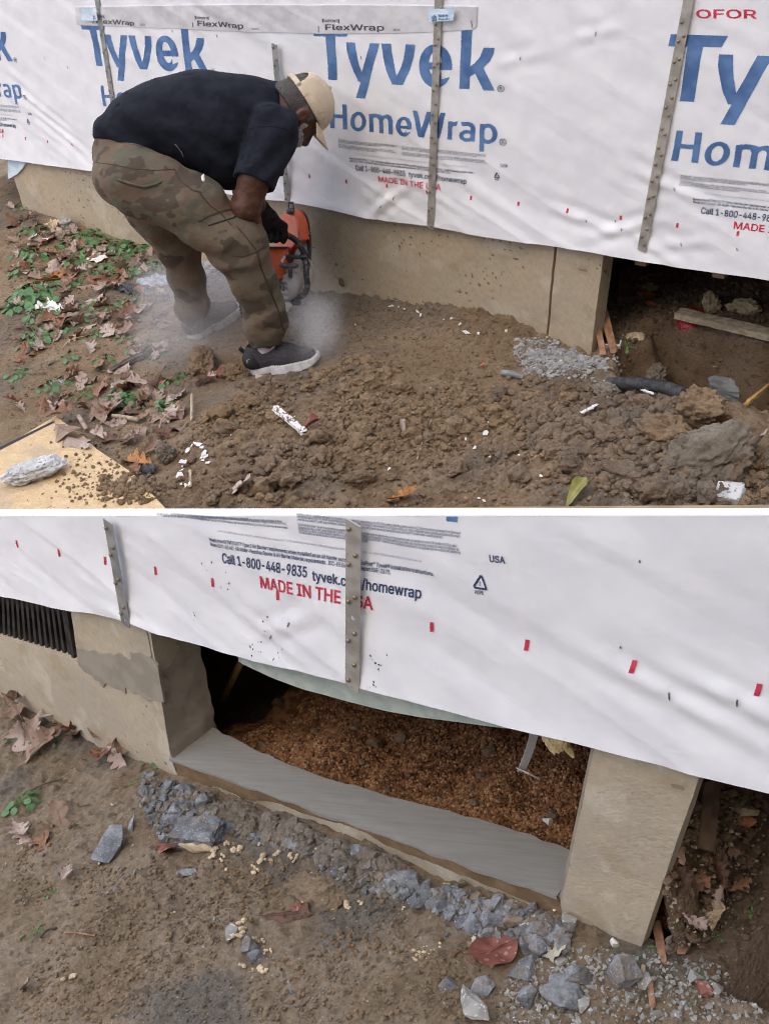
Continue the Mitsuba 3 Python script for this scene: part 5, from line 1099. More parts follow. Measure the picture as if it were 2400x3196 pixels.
put('lever_bolt', place(lump(1, 2, 0.1, 2, (0.015, 0.012, 0.012)), C3(*Z3(755, 305), 4.875)), 'm_dull', CF, SAW, True)

# ---------------------------------------------------------------- the dust the saw throws up
DL, DH = C3(0, 0, 0), None
dlo, dhi = np.array([-0.98, -0.98, 4.42]), np.array([-0.12, -0.50, 5.16])
n = (60, 44, 46)
gx_, gy_, gz_ = [dlo[i] + (np.arange(n[i]) + 0.5) / n[i] * (dhi[i] - dlo[i]) for i in range(3)]
Zg, Yg, Xg = np.meshgrid(gz_, gy_, gx_, indexing='ij'); Pg = np.stack([Xg, Yg, Zg], -1).reshape(-1, 3)
def puff(px, py, d, rx, ry, rz): c = C3(px, py, d); return np.exp(-(((Pg - c) / (np.array([rx * d / FOCAL, ry * d / FOCAL, rz])) ) ** 2).sum(1))
den = 11.0 * puff(990, 1060, 4.74, 58, 85, 0.10) + 10.0 * puff(970, 985, 4.93, 58, 55, 0.08) + 5.0 * puff(1010, 955, 5.0, 55, 40, 0.07) + 6.5 * puff(690, 900, 5.0, 75, 85, 0.12) + 5.5 * puff(530, 900, 5.02, 110, 75, 0.14) + 3.4 * puff(560, 1060, 4.85, 170, 90, 0.14)
den = den * (0.10 + 1.75 * meshkit.fbm(Pg * [8, 5, 8] + 0.5 * meshkit.fbm(Pg * 6, 2, 51)[:, None], 4, 50)) ** 2.0
inb = np.minimum.reduce([(Pg[:, i] - dlo[i]) / (dhi[i] - dlo[i]) for i in range(3)] + [(dhi[i] - Pg[:, i]) / (dhi[i] - dlo[i]) for i in range(3)])
den = (den * np.clip(inb / 0.06, 0, 1)).reshape(n[2], n[1], n[0], 1).astype(np.float32)
M4 = np.eye(4); M4[:3, :3] = A @ np.diag(dhi - dlo); M4[:3, 3] = A @ dlo + CAM
C4 = np.eye(4); C4[:3, :3] = A @ np.diag((dhi - dlo) / 2); C4[:3, 3] = A @ ((dhi + dlo) / 2) + CAM
scene['dust_medium'] = {'type': 'heterogeneous', 'albedo': {'type': 'constvolume', 'value': {'type': 'rgb', 'value': [0.91, 0.92, 0.945]}},
                        'sigma_t': {'type': 'gridvolume', 'grid': mi.VolumeGrid(den), 'to_world': mi.ScalarTransform4f(M4), 'filter_type': 'trilinear'}}
scene['dust_cloud'] = {'type': 'cube', 'to_world': mi.ScalarTransform4f(C4), 'bsdf': {'type': 'null'}, 'interior': {'type': 'ref', 'id': 'dust_medium'}}
labels['dust_cloud'] = {'label': 'pale dust drifting round the worker’s shoes and saw', 'category': 'dust', 'kind': 'stuff'}
# ================================================================ things on the ground: builders
def leaf_mesh(L, W, lobes, depth, curl, bend, twist, seed, n=24):
    """A dry lobed leaf: a blade whose edge runs in and out, cupped, bent and twisted, with its stalk."""
    g = np.random.default_rng(seed); t = np.linspace(0, 1, n)
    base = np.sin(np.clip(t, 0.02, 0.985) * math.pi) ** 0.55 * (0.55 + 0.75 * t) * (1 - 0.55 * np.clip((t - 0.72) / 0.28, 0, 1) ** 1.5)
    rows = []
    ph = g.uniform(0, 0.6, 2)
    for i in range(n):
        w = [W * base[i] * (1 - depth + depth * abs(math.sin(math.pi * (lobes * t[i] + ph[s]))) ** 0.8) for s in (0, 1)]
        x = L * t[i]
        fwd = [0.10 * L * math.sin(math.pi * t[i]) * (w[s] / W) for s in (0, 1)]
        pr = []
        for s, q in ((0, -1.0), (0, -0.5), (0, 0), (1, 0.5), (1, 1.0)):
            y = q * w[s]; z = curl * abs(y) ** 1.5 / W ** 0.5 + 0.10 * W * math.sin(x / L * 9 + q * 2 + seed) * abs(q)
            pr.append((x + fwd[s] * q * q, y, z))
        rows.append(pr)
    V = np.array(rows).reshape(-1, 3)
    a = bend * (V[:, 0] / L - 0.3); V[:, 2] += L * a * np.abs(a) * 0.5 + 0.15 * bend * V[:, 0]
    tw = twist * (V[:, 0] / L - 0.5); V[:, 1], V[:, 2] = V[:, 1] * np.cos(tw) - V[:, 2] * np.sin(tw), V[:, 1] * np.sin(tw) + V[:, 2] * np.cos(tw)
    F = [[i * 5 + j, (i + 1) * 5 + j, (i + 1) * 5 + j + 1, i * 5 + j + 1] for i in range(n - 1) for j in range(4)]
    V[:, 0] -= L * 0.5
    st = tube(np.array([[-L * 0.5 - 0.22 * L, 0.02 * L, V[0, 2] + 0.01 * L], [-L * 0.5, 0, V[2, 2]], [L * 0.25, 0, V[(n * 3 // 4) * 5 + 2, 2] + 0.0006]]), [0.0011, 0.0011, 0.0005], 4)
    return join([(V, np.array(F)), st])
def star_leaf(R, seed, curl=0.3, core=0.42):
    """A dry broad leaf with five pointed fingers."""
    g = np.random.default_rng(seed); n = 60; a = np.linspace(-math.pi, math.pi, n, endpoint=False)
    r = np.full(n, core)
    for c, l, w in ((0, 1.0, 0.30), (0.95, 0.86, 0.28), (-0.95, 0.86, 0.28), (1.95, 0.55, 0.3), (-1.95, 0.55, 0.3)):
        r = np.maximum(r, l * np.clip(1 - np.abs(a - c) / w * 0.62, 0, 1) * (1 + 0.10 * np.sin(a * 26 + seed)))
    rings = [0.0, 0.35, 0.7, 1.0]; V = [[0, 0, 0]]; F = []
    for k in rings[1:]:
        for i in range(n):
            rr = R * r[i] * k; x, y = rr * math.cos(a[i]), rr * math.sin(a[i])
            V.append([x, y, curl * rr * rr / R * (0.7 + 0.6 * math.sin(a[i] * 2 + seed)) + 0.05 * R * math.sin(a[i] * 5 + seed) * k])
    for i in range(n): F.append([0, 1 + i, 1 + (i + 1) % n, 0])
    for k in range(2):
        for i in range(n):
            b = 1 + k * n; F.append([b + i, b + n + i, b + n + (i + 1) % n, b + (i + 1) % n])
    F = np.array(F); F = np.vstack([F[:, [0, 1, 2]], F[n:, [0, 2, 3]]])
    return join([(np.array(V, float), F), tube(np.array([[-0.75 * R, 0.05 * R, 0.03 * R], [-0.3 * R, 0, 0.004], [0, 0, 0.001], [0.6 * R, 0, 0.003 + curl * 0.3 * R]]), [0.0013, 0.0012, 0.0011, 0.0005], 4)])
def leafmat(n, a, b, c): return mat(n, bump(prin(speck(a, b, 26, 0.3, 0.7, 3, c, 120, 0.70), 0.55, spec=0.35), lambda p, n_, uv: fbm(p.x * 120, p.y * 120, p.z * 120, 2), 0.0006))
leafmat('m_leaf_tan', (0.215, 0.138, 0.098), (0.295, 0.200, 0.150), (0.17, 0.10, 0.07))
leafmat('m_leaf_rust', (0.190, 0.090, 0.052), (0.270, 0.140, 0.085), (0.10, 0.045, 0.025))
leafmat('m_leaf_dark', (0.080, 0.042, 0.026), (0.135, 0.070, 0.042), (0.05, 0.03, 0.02))
leafmat('m_leaf_pale', (0.330, 0.245, 0.205), (0.430, 0.340, 0.295), (0.20, 0.14, 0.11))
leafmat('m_leaf_orange', (0.310, 0.130, 0.035), (0.400, 0.190, 0.060), (0.20, 0.08, 0.03))
leafmat('m_leaf_red', (0.170, 0.060, 0.045), (0.245, 0.095, 0.070), (0.32, 0.19, 0.15))
mat('m_green', prin(speck((0.050, 0.125, 0.040), (0.100, 0.205, 0.075), 45, 0.3, 0.7, 3), 0.5))
mat('m_green_light', prin(speck((0.130, 0.230, 0.080), (0.180, 0.300, 0.110), 45, 0.3, 0.7, 3), 0.5))
mat('m_yellow_leaf', prin(speck((0.20, 0.20, 0.055), (0.29, 0.27, 0.085), 50, 0.3, 0.7), 0.5))
def osb(p, n, uv):
    x, y, z = UP.local(p)
    c = mix((0.46, 0.315, 0.165), (0.56, 0.41, 0.235), noise(x * 26 + y * 9, y * 70 - x * 14, 0.0))
    d, e, r = voronoi(x * 34 + y * 20, y * 70 - x * 22)
    c = mix(c, mix((0.50, 0.35, 0.19), (0.62, 0.47, 0.285), r), 0.55)
    c = mix(c, (0.30, 0.19, 0.09), 0.6 * smoothstep(0.075, 0.0, e - d))
    return mix(c, (0.30, 0.24, 0.18), 0.45 * smoothstep(0.55, 0.72, fbm(x * 7, y * 7, 3.0, 3)))
mat('m_osb', prin(proc(osb), 0.75))
mat('m_marker', diffuse((0.06, 0.06, 0.065)))
mat('m_concrete', bump(prin(speck((0.40, 0.40, 0.40), (0.56, 0.56, 0.56), 26, 0.35, 0.65, 4, (0.22, 0.22, 0.22), 150, 0.70), 0.9), lambda p, n, uv: fbm(p.x * 90, p.y * 90, p.z * 90, 3), 0.004))
def stone_tex(p, n, uv):
    c = mix((0.118, 0.126, 0.140), (0.232, 0.241, 0.256), smoothstep(0.35, 0.65, fbm(p.x * 30, p.y * 30, p.z * 30, 3)))
    c = mix(c, (0.200, 0.158, 0.118), 0.6 * smoothstep(0.54, 0.66, fbm(p.x * 22 + 9, p.y * 22, p.z * 22, 4)))
    c = mi.Color3f(c) * (0.75 + 0.5 * noise(p.x * 330, p.y * 330, p.z * 330))
    return mix(c, (0.38, 0.38, 0.39), smoothstep(0.82, 0.88, noise(p.x * 300 + 20, p.y * 300, p.z * 300)))
mat('m_stone', bump(prin(proc(stone_tex), 0.85), lambda p, n, uv: fbm(p.x * 110, p.y * 110, p.z * 110, 3), 0.0055))
mat('m_stone_pale', bump(prin(speck((0.235, 0.225, 0.205), (0.330, 0.320, 0.300), 40, 0.35, 0.65, 3, (0.5, 0.5, 0.48), 260, 0.74), 0.85), lambda p, n, uv: fbm(p.x * 110, p.y * 110, p.z * 110, 3), 0.002))
mat('m_stone_brown', bump(prin(speck((0.185, 0.140, 0.095), (0.265, 0.210, 0.150), 40), 0.9), lambda p, n, uv: fbm(p.x * 110, p.y * 110, p.z * 110, 3), 0.002))
mat('m_plaster', prin(speck((0.60, 0.59, 0.57), (0.72, 0.71, 0.69), 60), 0.8))
mat('m_paint_flake', prin(speck((0.66, 0.65, 0.64), (0.16, 0.11, 0.07), 120, 0.52, 0.60, 3), 0.7))
mat('m_old_wood', prin(speck((0.30, 0.24, 0.165), (0.42, 0.35, 0.26), 60), 0.85))
mat('m_wood_red', prin(speck((0.230, 0.120, 0.070), (0.330, 0.185, 0.110), 50), 0.85))
mat('m_wood_dark', prin(speck((0.095, 0.060, 0.038), (0.150, 0.100, 0.062), 40), 0.9))
mat('m_bark', prin(speck((0.060, 0.045, 0.036), (0.095, 0.072, 0.056), 50), 0.9))
mat('m_insulation', bump(prin(speck((0.36, 0.29, 0.16), (0.46, 0.38, 0.23), 60), 0.95), soil_bump, 0.003))
mat('m_brick', prin(speck((0.34, 0.110, 0.050), (0.42, 0.160, 0.080), 60), 0.85))
mat('m_red_plastic', prin((0.30, 0.012, 0.016), 0.45))
mat('m_pipe', prin(speck((0.16, 0.17, 0.18), (0.24, 0.25, 0.26), 40), 0.5))
mat('m_pipe_dark', prin(speck((0.022, 0.024, 0.028), (0.050, 0.050, 0.052), 40), 0.5))
mat('m_blue_film', prin(speck((0.22, 0.27, 0.32), (0.34, 0.39, 0.44), 60), 0.35))
mat('m_bag', prin(speck((0.62, 0.60, 0.57), (0.74, 0.72, 0.68), 40), 0.5))
mat('m_foam_crumb', bump(prin(speck((0.46, 0.36, 0.24), (0.60, 0.49, 0.34), 60), 0.85), soil_bump, 0.003))
mat('m_skim', prin(speck((0.36, 0.34, 0.26), (0.44, 0.42, 0.33), 50), 0.8))
def ground_normal(h, x, y, e=0.012):
    dx = (h(np.array([x + e]), np.array([y]))[0] - h(np.array([x - e]), np.array([y]))[0]) / (2 * e)
    dy = (h(np.array([x]), np.array([y + e]))[0] - h(np.array([x]), np.array([y - e]))[0]) / (2 * e)
    return nrm((-dx, -dy, 1))
def scatter(fr, h, pts, n, seed, keep=None):
    """n points spread evenly over the ground inside an outline."""
    P = sg.Polygon([tuple(fr.surf(x, y, h)[:2]) for x, y in pts]).buffer(0); x0, y0, x1, y1 = P.bounds
    g = np.random.default_rng(seed); out = []
    for _ in range(80):
        X, Y = g.uniform(x0, x1, 4 * n), g.uniform(y0, y1, 4 * n)
        m = shapely.contains_xy(P, X, Y)
        if keep is not None: m &= g.uniform(size=len(X)) < keep(X, Y)
        out += list(zip(X[m], Y[m]))
        if len(out) >= n: break
    Q = np.array(out[:n]).reshape(-1, 2)
    return np.c_[Q, h(Q[:, 0], Q[:, 1])] if len(Q) else np.zeros((0, 3))
def fast_pile(name, protos, P, r, bsdf, fr, g, sink=0.3, **k):
    """Many small pieces as one mesh: copies of a few prototypes, turned about the vertical."""
    n = len(P); w = g.integers(0, len(protos), n); r = np.asarray(r); th = g.uniform(0, 6.283, n); ms = []
    for i, (v, f) in enumerate(protos):
        k_ = np.nonzero(w == i)[0]
        if not len(k_): continue
        V = np.asarray(v)[None] * r[k_, None, None]; c, s = np.cos(th[k_])[:, None], np.sin(th[k_])[:, None]
        V = np.stack([V[..., 0] * c - V[..., 1] * s, V[..., 0] * s + V[..., 1] * c, V[..., 2]], -1) + (P[k_] + np.c_[np.zeros((len(k_), 2)), r[k_] * (0.5 - sink)])[:, None]
        ms.append((V.reshape(-1, 3), (np.asarray(f)[None] + (np.arange(len(k_)) * len(v))[:, None, None]).reshape(-1, 3)))
    return put(name, join(ms), bsdf, fr, smooth=40, kind='stuff', **k)
def lay_leaf(fr, h, p, m, bsdf, g, label, group=None, tilt=0.35, spin=None, lift=0.006, name='fallen_leaf'):
    n = nrm(ground_normal(h, p[0], p[1], 0.03) + np.r_[g.normal(size=2) * tilt, 0])
    R = basis(n, g.uniform(0, 6.283) if spin is None else spin)
    return put(name, place(m, np.asarray(p) + n * lift, R), bsdf, fr, smooth=True, label=label, cat='leaf', group=group)
def weed(fr, h, p, size, n, g, label, group, bsdf='m_green', name='weed'):
    st, lv = [], []
    for i in range(n):
        a = i * 2.4 + g.uniform(0, 1); rr = size * math.sqrt((i + 0.5) / n); hh = size * g.uniform(0.25, 0.6) * (1.1 - 0.6 * rr / size)
        q = np.array([rr * math.cos(a), rr * math.sin(a), hh]); r = size * g.uniform(0.20, 0.36)
        b = [[0, 0, 0], [0.5, -0.6, 0.06], [1.0, -0.75, 0.02], [1.6, -0.5, -0.05], [1.9, 0, -0.12], [1.6, 0.5, -0.05], [1.0, 0.75, 0.02], [0.5, 0.6, 0.06], [1.0, 0, -0.06]]
        R = basis((0.5 * math.cos(a) + g.normal() * 0.25, 0.5 * math.sin(a) + g.normal() * 0.25, 1)); ca = np.array([math.cos(a), math.sin(a), 0])
        e1 = nrm(ca - R[:, 2] * (ca @ R[:, 2])); e2 = np.cross(R[:, 2], e1)
        V = q + r * (np.array(b) @ np.stack([e1, e2, R[:, 2]], 0))
        lv.append((V, np.array([[8, i_, (i_ + 1) % 8] for i_ in range(8)])))
        st.append(tube(np.array([[0, 0, -0.01], q * [0.5, 0.5, 0.7], q]), 0.0009, 4))
    k = thing(name, label, 'weed', group)
    p = np.asarray(p)
    put('foliage', place(join(lv), p), bsdf, fr, k, True); put('stems', place(join(st), p), 'm_green_light', fr, k, True)
def board(fr, a, b, w, th, bsdf, label, cat, up=(0, 0, 1), name='board', rough=0.002, group=None, seed=1):
    """A length of wood from a to b, its edges worn."""
    a, b = np.asarray(a, float), np.asarray(b, float); e = b - a; L = np.linalg.norm(e); e /= L; s = nrm(np.cross(up, e)); u = np.cross(e, s)
    m = trimesh.creation.box(extents=(L, w, th)); v, f = refine(m.vertices, m.faces, max(max(w, th) * 0.6, L / 14))
    v = v + rough * 2 * (meshkit.noise(v * [60, 160, 160] + seed * 9, seed)[:, None] - 0.5) * [3, 1, 1]
    return put(name, (v @ np.stack([e, s, u], 0) + (a + b) / 2, f), bsdf, fr, smooth=30, label=label, cat=cat, group=group)
LEAVES = [leaf_mesh(0.125, 0.040, 3.5, 0.72, 0.5, 0.5, 0.4, 1), leaf_mesh(0.115, 0.044, 3.0, 0.75, -0.5, 0.7, -0.6, 2), leaf_mesh(0.135, 0.038, 4.0, 0.70, 0.8, -0.5, 0.7, 3), leaf_mesh(0.105, 0.036, 3.5, 0.65, 0.3, 0.9, -0.3, 4),
          leaf_mesh(0.12, 0.046, 2.6, 0.78, -0.9, 0.3, 0.9, 5), leaf_mesh(0.10, 0.032, 4.5, 0.6, 1.1, 0.4, -0.8, 6)]
CLODS = [lump(1, 2, 0.42, i + 40, (1, 0.86, 0.72), 1.7, 0.2, 0.5) for i in range(8)]
MID_ = [lump(1, 1, 0.40, i + 80, (1, 0.86, 0.75), 1.7, 0.2) for i in range(8)]
SMALL = [lump(1, 0, 0.45, i + 60, (1, 0.9, 0.8), 1.7, 0.12) for i in range(8)]

MARKS_UP = [((530, 1440), 'the upright lump at the board edge'), ((605, 1440), 'the white paint flakes'), ((760, 1535), 'the pale pinkish leaf scrap'), ((905, 1340), 'the white painted stick'), ((1200, 1220), 'the head of the trodden patch'), ((1270, 1560), 'the orange brown leaf'),
            ((1250, 1365), 'the tiny curled leaf'), ((1520, 1355), 'the pale chips mid heap'), ((1600, 1180), 'the short grey pipe'), ((1860, 1290), 'the flaking white strip'), ((1812, 1556), 'the yellow green leaf'), ((2080, 1370), 'the standing soil slab'), ((2020, 1230), 'the buried dark pipe'), ((700, 1250), 'the near shoe')]
MARKS_LO = [((632, 2628), 'the squared concrete block'), ((480, 2450), 'the sill’s left end'), ((700, 2670), 'the row of cream foam crumbs'), ((900, 2610), 'the middle of the sill'), ((1100, 2700), 'the sill right of its middle'), ((1268, 2760), 'the biggest grey stone'), ((1445, 2770), 'the upright tan chip'), ((1545, 2985), 'the big reddish leaf'),
            ((1645, 2915), 'the standing skim flake'), ((1740, 2860), 'the left corner of the pier'), ((1800, 3055), 'the dark flat-faced stone'), ((1480, 3140), 'the long pale slab'), ((1955, 3055), 'the dark pointed stone'), ((2150, 3080), 'the lower right corner'), ((345, 2655), 'the wedge-shaped concrete lump'), ((770, 2970), 'the lone dark stones'), ((200, 2740), 'the pale shrivelled leaf'), ((150, 2625), 'the folded rust leaf')]
def near(fr, p, marks, h, memo={}):
    k = id(marks)
    if k not in memo: memo[k] = [(fr.surf(x, y, h)[:2], w) for (x, y), w in marks]
    return min(memo[k], key=lambda t: np.hypot(*(t[0] - p[:2])))[1]
def size_word(r, r0, r1): return 'small' if r < r0 + (r1 - r0) * 0.2 else 'middling' if r < r0 + (r1 - r0) * 0.5 else 'large'
# ================================================================ upper place: dug soil, clods, debris
g = np.random.default_rng(101)
HEAP = [(400, 1590), (430, 1440), (560, 1290), (640, 1210), (900, 1200), (1100, 1110), (1330, 1150), (1500, 1150), (1700, 1190), (2000, 1240), (2250, 1330), (2390, 1430), (2390, 1590)]
rich = lambda X, Y: dirt_mask(X, Y) * (1 - 0.9 * np.exp(-((X - 0.42) / 0.40) ** 2 - ((Y + 0.36) / 0.24) ** 2)) * (0.08 + 2.6 * np.clip(meshkit.fbm(np.stack([X * 4.2, Y * 4.2, 0 * X], -1), 3, 77) - 0.36, 0, 1))
P = scatter(UP, up_ground, HEAP, 5200, 1, rich); fast_pile('soil_crumbs', SMALL, P, g.uniform(0.0035, 0.009, len(P)), 'm_clod', UP, g, 0.35, label='fine crumbs of dug brown soil covering the heap', cat='soil')
P = scatter(UP, up_ground, HEAP, 1700, 2, rich); fast_pile('soil_crumbs', MID_, P, 0.008 + 0.010 * g.uniform(0, 1, len(P)) ** 2, 'm_clod', UP, g, 0.35, label='middling crumbs of dug brown soil between the clods', cat='soil')
RIGHT = [(1560, 1170), (1750, 1190), (2000, 1240), (2230, 1330), (2300, 1450), (2180, 1560), (1900, 1560), (1650, 1400)]
P = scatter(UP, up_ground, RIGHT, 2200, 3, rich); fast_pile('soil_crumbs', MID_, P, 0.008 + 0.014 * g.uniform(0, 1, len(P)) ** 2, 'm_clod_wet', UP, g, 0.3, label='darker damp crumbs of soil by the crawl space corner', cat='soil')
P = scatter(UP, up_ground, [(20, 700), (480, 790), (600, 960), (560, 1290), (400, 1480), (20, 1290)], 2600, 4); fast_pile('soil_crumbs', SMALL, P, 0.0015 + 0.0065 * g.uniform(0, 1, len(P)) ** 3, 'm_clod', UP, g, 0.4, label='scattered soil crumbs among the leaves', cat='soil')
P = scatter(UP, up_ground, [(1030, 945), (1300, 955), (1560, 990), (1700, 1045), (1640, 1120), (1500, 1180), (1250, 1200), (1080, 1120)], 2600, 5); fast_pile('soil_crumbs', SMALL, P, 0.0012 + 0.0055 * g.uniform(0, 1, len(P)) ** 5, 'm_clod', UP, g, 0.4, label='loose soil crumbs along the wall foot', cat='soil')
P = scatter(UP, up_ground, HEAP, 150, 6, rich); r = 0.014 + 0.028 * g.uniform(0, 1, len(P)) ** 2.0
for i in range(len(P)):
    wet = P[i, 0] - 0.5 * P[i, 1] > 1.25
    put('soil_clod', place(CLODS[i % 8], P[i] + [0, 0, r[i] * 0.3], basis(g.normal(size=3) * [0.5, 0.5, 0] + [0, 0, 1], g.uniform(0, 6)), r[i]), 'm_clod_wet' if wet else 'm_clod', UP, smooth=40,
        label=f"{size_word(r[i], 0.014, 0.042)} crumbly {'damp dark' if wet else 'brown'} clod near {near(UP, P[i], MARKS_UP, up_ground)}", cat='clod', group='damp clods at the heap end' if wet else 'clods on the dug heap')
def big(px, py, r, sq, b, label, seed, cat='clod', name='soil_clod', tilt=(0, 0, 1), spin=0.0, sink=0.25, rough=0.3, sub=4, fr=UP, h=up_ground, parent=None):
    p = fr.surf(px, py, h)
    return put(name, place(lump(1, sub, rough, seed, sq, 1.5, 0.12, 0.5), p + np.array([0, 0, r * sq[2] * (1 - 2 * sink)]), basis(tilt, spin), r), b, fr, smooth=40, label=label, cat=cat)
big(632, 1150, 0.095, (1.0, 0.55, 0.50), 'm_clod', 'large reddish brown block of soil beside the worker’s shoes', 3, spin=2.6)
big(735, 1180, 0.058, (1, 0.8, 0.65), 'm_clod', 'rounded soil lump just behind the near shoe', 5)
big(530, 1440, 0.052, (0.55, 0.6, 1.0), 'm_clod_grey', 'upright grey brown lump at the edge of the wood sheet', 7, tilt=(0.3, -0.3, 1))
big(2215, 1440, 0.125, (1.0, 0.62, 0.40), 'm_clod_grey', 'broad flat slab of soil standing on the right end of the heap', 9, tilt=(0.45, -0.75, 0.8), spin=1.0)
big(2080, 1370, 0.070, (1, 0.8, 0.7), 'm_clod', 'big crumbly clod beside the standing soil slab', 11)
big(2190, 1300, 0.075, (1, 0.7, 0.8), 'm_clod', 'big dark clod on the heap crest under the crawl space pit', 12)
big(2010, 1290, 0.055, (1, 0.7, 0.7), 'm_clod', 'rounded clod left of the heap crest', 13)
big(1250, 1225, 0.045, (1, 0.75, 0.7), 'm_clod', 'lone clod at the head of the trodden patch', 14)
big(1130, 1215, 0.042, (1, 0.8, 0.75), 'm_clod', 'clod beside the lone one at the head of the trodden patch', 15)
big(1890, 1230, 0.045, (1, 0.7, 0.6), 'm_clod_grey', 'pale lump next to the buried dark pipe', 16)
big(870, 1320, 0.036, (1, 0.8, 0.8), 'm_clod', 'clod that carries the end of the white stick', 17)
big(2050, 1190, 0.045, (0.9, 0.8, 0.9), 'm_clod_grey', 'grey clod at the lip of the pit', 18)
for i, (x, y, r_, w) in enumerate([(690, 1300, .045, 'craggy clod above the white flakes'), (780, 1420, .040, 'craggy clod below the white painted stick'), (1010, 1430, .036, 'craggy clod in the middle of the lower heap'), (1130, 1500, .042, 'craggy clod right of the middle of the lower heap'), (1620, 1500, .048, 'craggy clod left of the yellow green leaf'), (1940, 1480, .055, 'broad craggy clod above the yellow green leaf'),
                                     (1720, 1360, .045, 'craggy clod left of the flaking white strip'), (1890, 1370, .050, 'craggy clod under the flaking white strip'), (2050, 1540, .050, 'craggy clod beside the white foam block'), (1560, 1240, .040, 'craggy clod in front of the short grey pipe'), (880, 1500, .038, 'craggy clod near the pinkish leaf scrap'), (1420, 1470, .036, 'craggy clod between the chips and the orange leaf')]):
    big(x, y, r_, (1, 0.8 - 0.02 * i % 0.2, 0.62), 'm_clod_wet' if x > 1550 else 'm_clod', w, 140 + i, spin=i * 1.3, sink=0.32, rough=0.45, sub=3)
# white painted stick, laths, chips
def gp(px, py, up=0.0, fr=UP, h=up_ground): return fr.surf(px, py, h) + np.array([0, 0, up])
board(UP, gp(868, 1312, 0.05), gp(955, 1368, 0.02), 0.020, 0.014, 'm_paint_flake', 'short white painted wood stick with peeling paint on the soil heap', 'stick', name='painted_stick', rough=0.003)
board(UP, gp(607, 1262, 0.04), gp(600, 1318, 0.01), 0.013, 0.004, 'm_old_wood', 'pale flat lath stuck upright at the heap edge', 'lath', up=(0.6, -0.8, 0.2), name='lath', seed=3)
board(UP, gp(601, 1492, 0.03), gp(598, 1530, 0.012), 0.009, 0.003, 'm_old_wood', 'thin grey lath beside the white flakes low on the heap', 'lath', up=(0.6, -0.8, 0.2), name='lath', seed=4)
board(UP, gp(1818, 1306, 0.02), gp(1908, 1270, 0.035), 0.016, 0.003, 'm_paint_flake', 'flaking white strip lying on the dark soil by the pit', 'strip', name='white_strip', seed=5)
board(UP, gp(1997, 1238, 0.03), gp(2040, 1256, 0.03), 0.007, 0.004, 'm_plaster', 'thin white stick near the buried dark pipe', 'stick', name='white_stick', seed=6)
fl_ = []
for i, (x, y) in enumerate([(600, 1395), (612, 1388), (624, 1392), (632, 1404), (640, 1418), (645, 1428), (588, 1410), (595, 1425), (575, 1445), (570, 1460), (566, 1474), (563, 1488), (630, 1432), (638, 1442), (648, 1450), (570, 1515), (580, 1520), (592, 1516)]):
    p = gp(x, y, 0.007); fl_.append(place(stone(1, i + 5, (1, 0.6, 0.12), 11), p, basis(ground_normal(up_ground, p[0], p[1]) + g.normal(size=3) * 0.15, g.uniform(0, 6)), g.uniform(0.010, 0.022)))
put('paint_flakes', join(fl_), 'm_plaster', UP, label='white paint flakes pressed into the lower heap', cat='paint flakes', kind='stuff')
# wood sheet at lower left with a chunk of concrete on it
bc = [gp(*q) for q in ((20, 1385), (172, 1297), (500, 1590), (150, 1850))]
n_ = nrm(np.cross(bc[1] - bc[0], bc[2] - bc[0])); n_ = n_ if n_[2] > 0 else -n_
def on_sheet(px, py, up=0.0):
    d = UP.M.T @ np.array([(px - CX) / FOCAL, (py - CY) / FOCAL, 1.0]); q0 = bc[0] + np.array([0, 0, 0.035]); k = ((q0 - UP.eye) @ n_) / (d @ n_); return UP.eye + d * k + n_ * up
cs = [on_sheet(*q) for q in ((-260, 1560), (172, 1298), (262, 1362), (300, 1400), (412, 1475), (520, 1590), (560, 1650), (0, 1900))]
pl_o = cs[0]; e1 = nrm(cs[1] - cs[0]); e2 = np.cross(n_, e1)
g2 = sg.Polygon([((c - pl_o) @ e1, (c - pl_o) @ e2) for c in cs]).buffer(0)
m = trimesh.creation.extrude_polygon(g2, 0.012, engine='earcut'); v = np.asarray(m.vertices); v, f = refine(v, m.faces, 0.08)
SHEET = put('wood_sheet', (pl_o + v[:, :1] * e1 + v[:, 1:2] * e2 + (v[:, 2:] - 0.012) * n_, f), 'm_osb', UP, label='pale strand board sheet on the ground at lower left of the heap', cat='board')
ml = [on_sheet(*q, 0.0008) for q in ((0, 1395), (170, 1312), (172, 1318), (0, 1405))]
put('marker_line', (np.array(ml), np.array([[0, 1, 2, 3]])), 'm_marker', UP, SHEET)
cc = on_sheet(110, 1492, 0.030)
put('concrete_chunk', place(lump(1, 4, 0.22, 77, (0.100, 0.056, 0.036), 1.3, 0.1, 0.35), cc, basis(n_, 0) @ rotv([0, 0, 1], 1.0), 1.0), 'm_concrete', UP, smooth=40, label='pitted grey white concrete chunk lying on the strand board', cat='concrete')
P = np.array([on_sheet(x, y) for x, y in zip(g.normal(330, 110, 420), g.normal(1490, 70, 420)) if (x - 172) * 0.87 + 1298 < y + 60 and y < 1600])
fast_pile('soil_crumbs', SMALL, P, 0.0015 + 0.007 * g.uniform(0, 1, len(P)) ** 3, 'm_clod', UP, g, 0.2, label='soil crumbs spilt over the strand board', cat='soil')
P = np.array([on_sheet(x, y) for x, y in zip(g.normal(400, 60, 320), g.normal(1525, 22, 320))])
fast_pile('soil_crumbs', SMALL, P, 0.003 + 0.011 * g.uniform(0, 1, len(P)) ** 2, 'm_clod', UP, g, 0.1, label='heaped soil creeping onto the strand board edge', cat='soil')
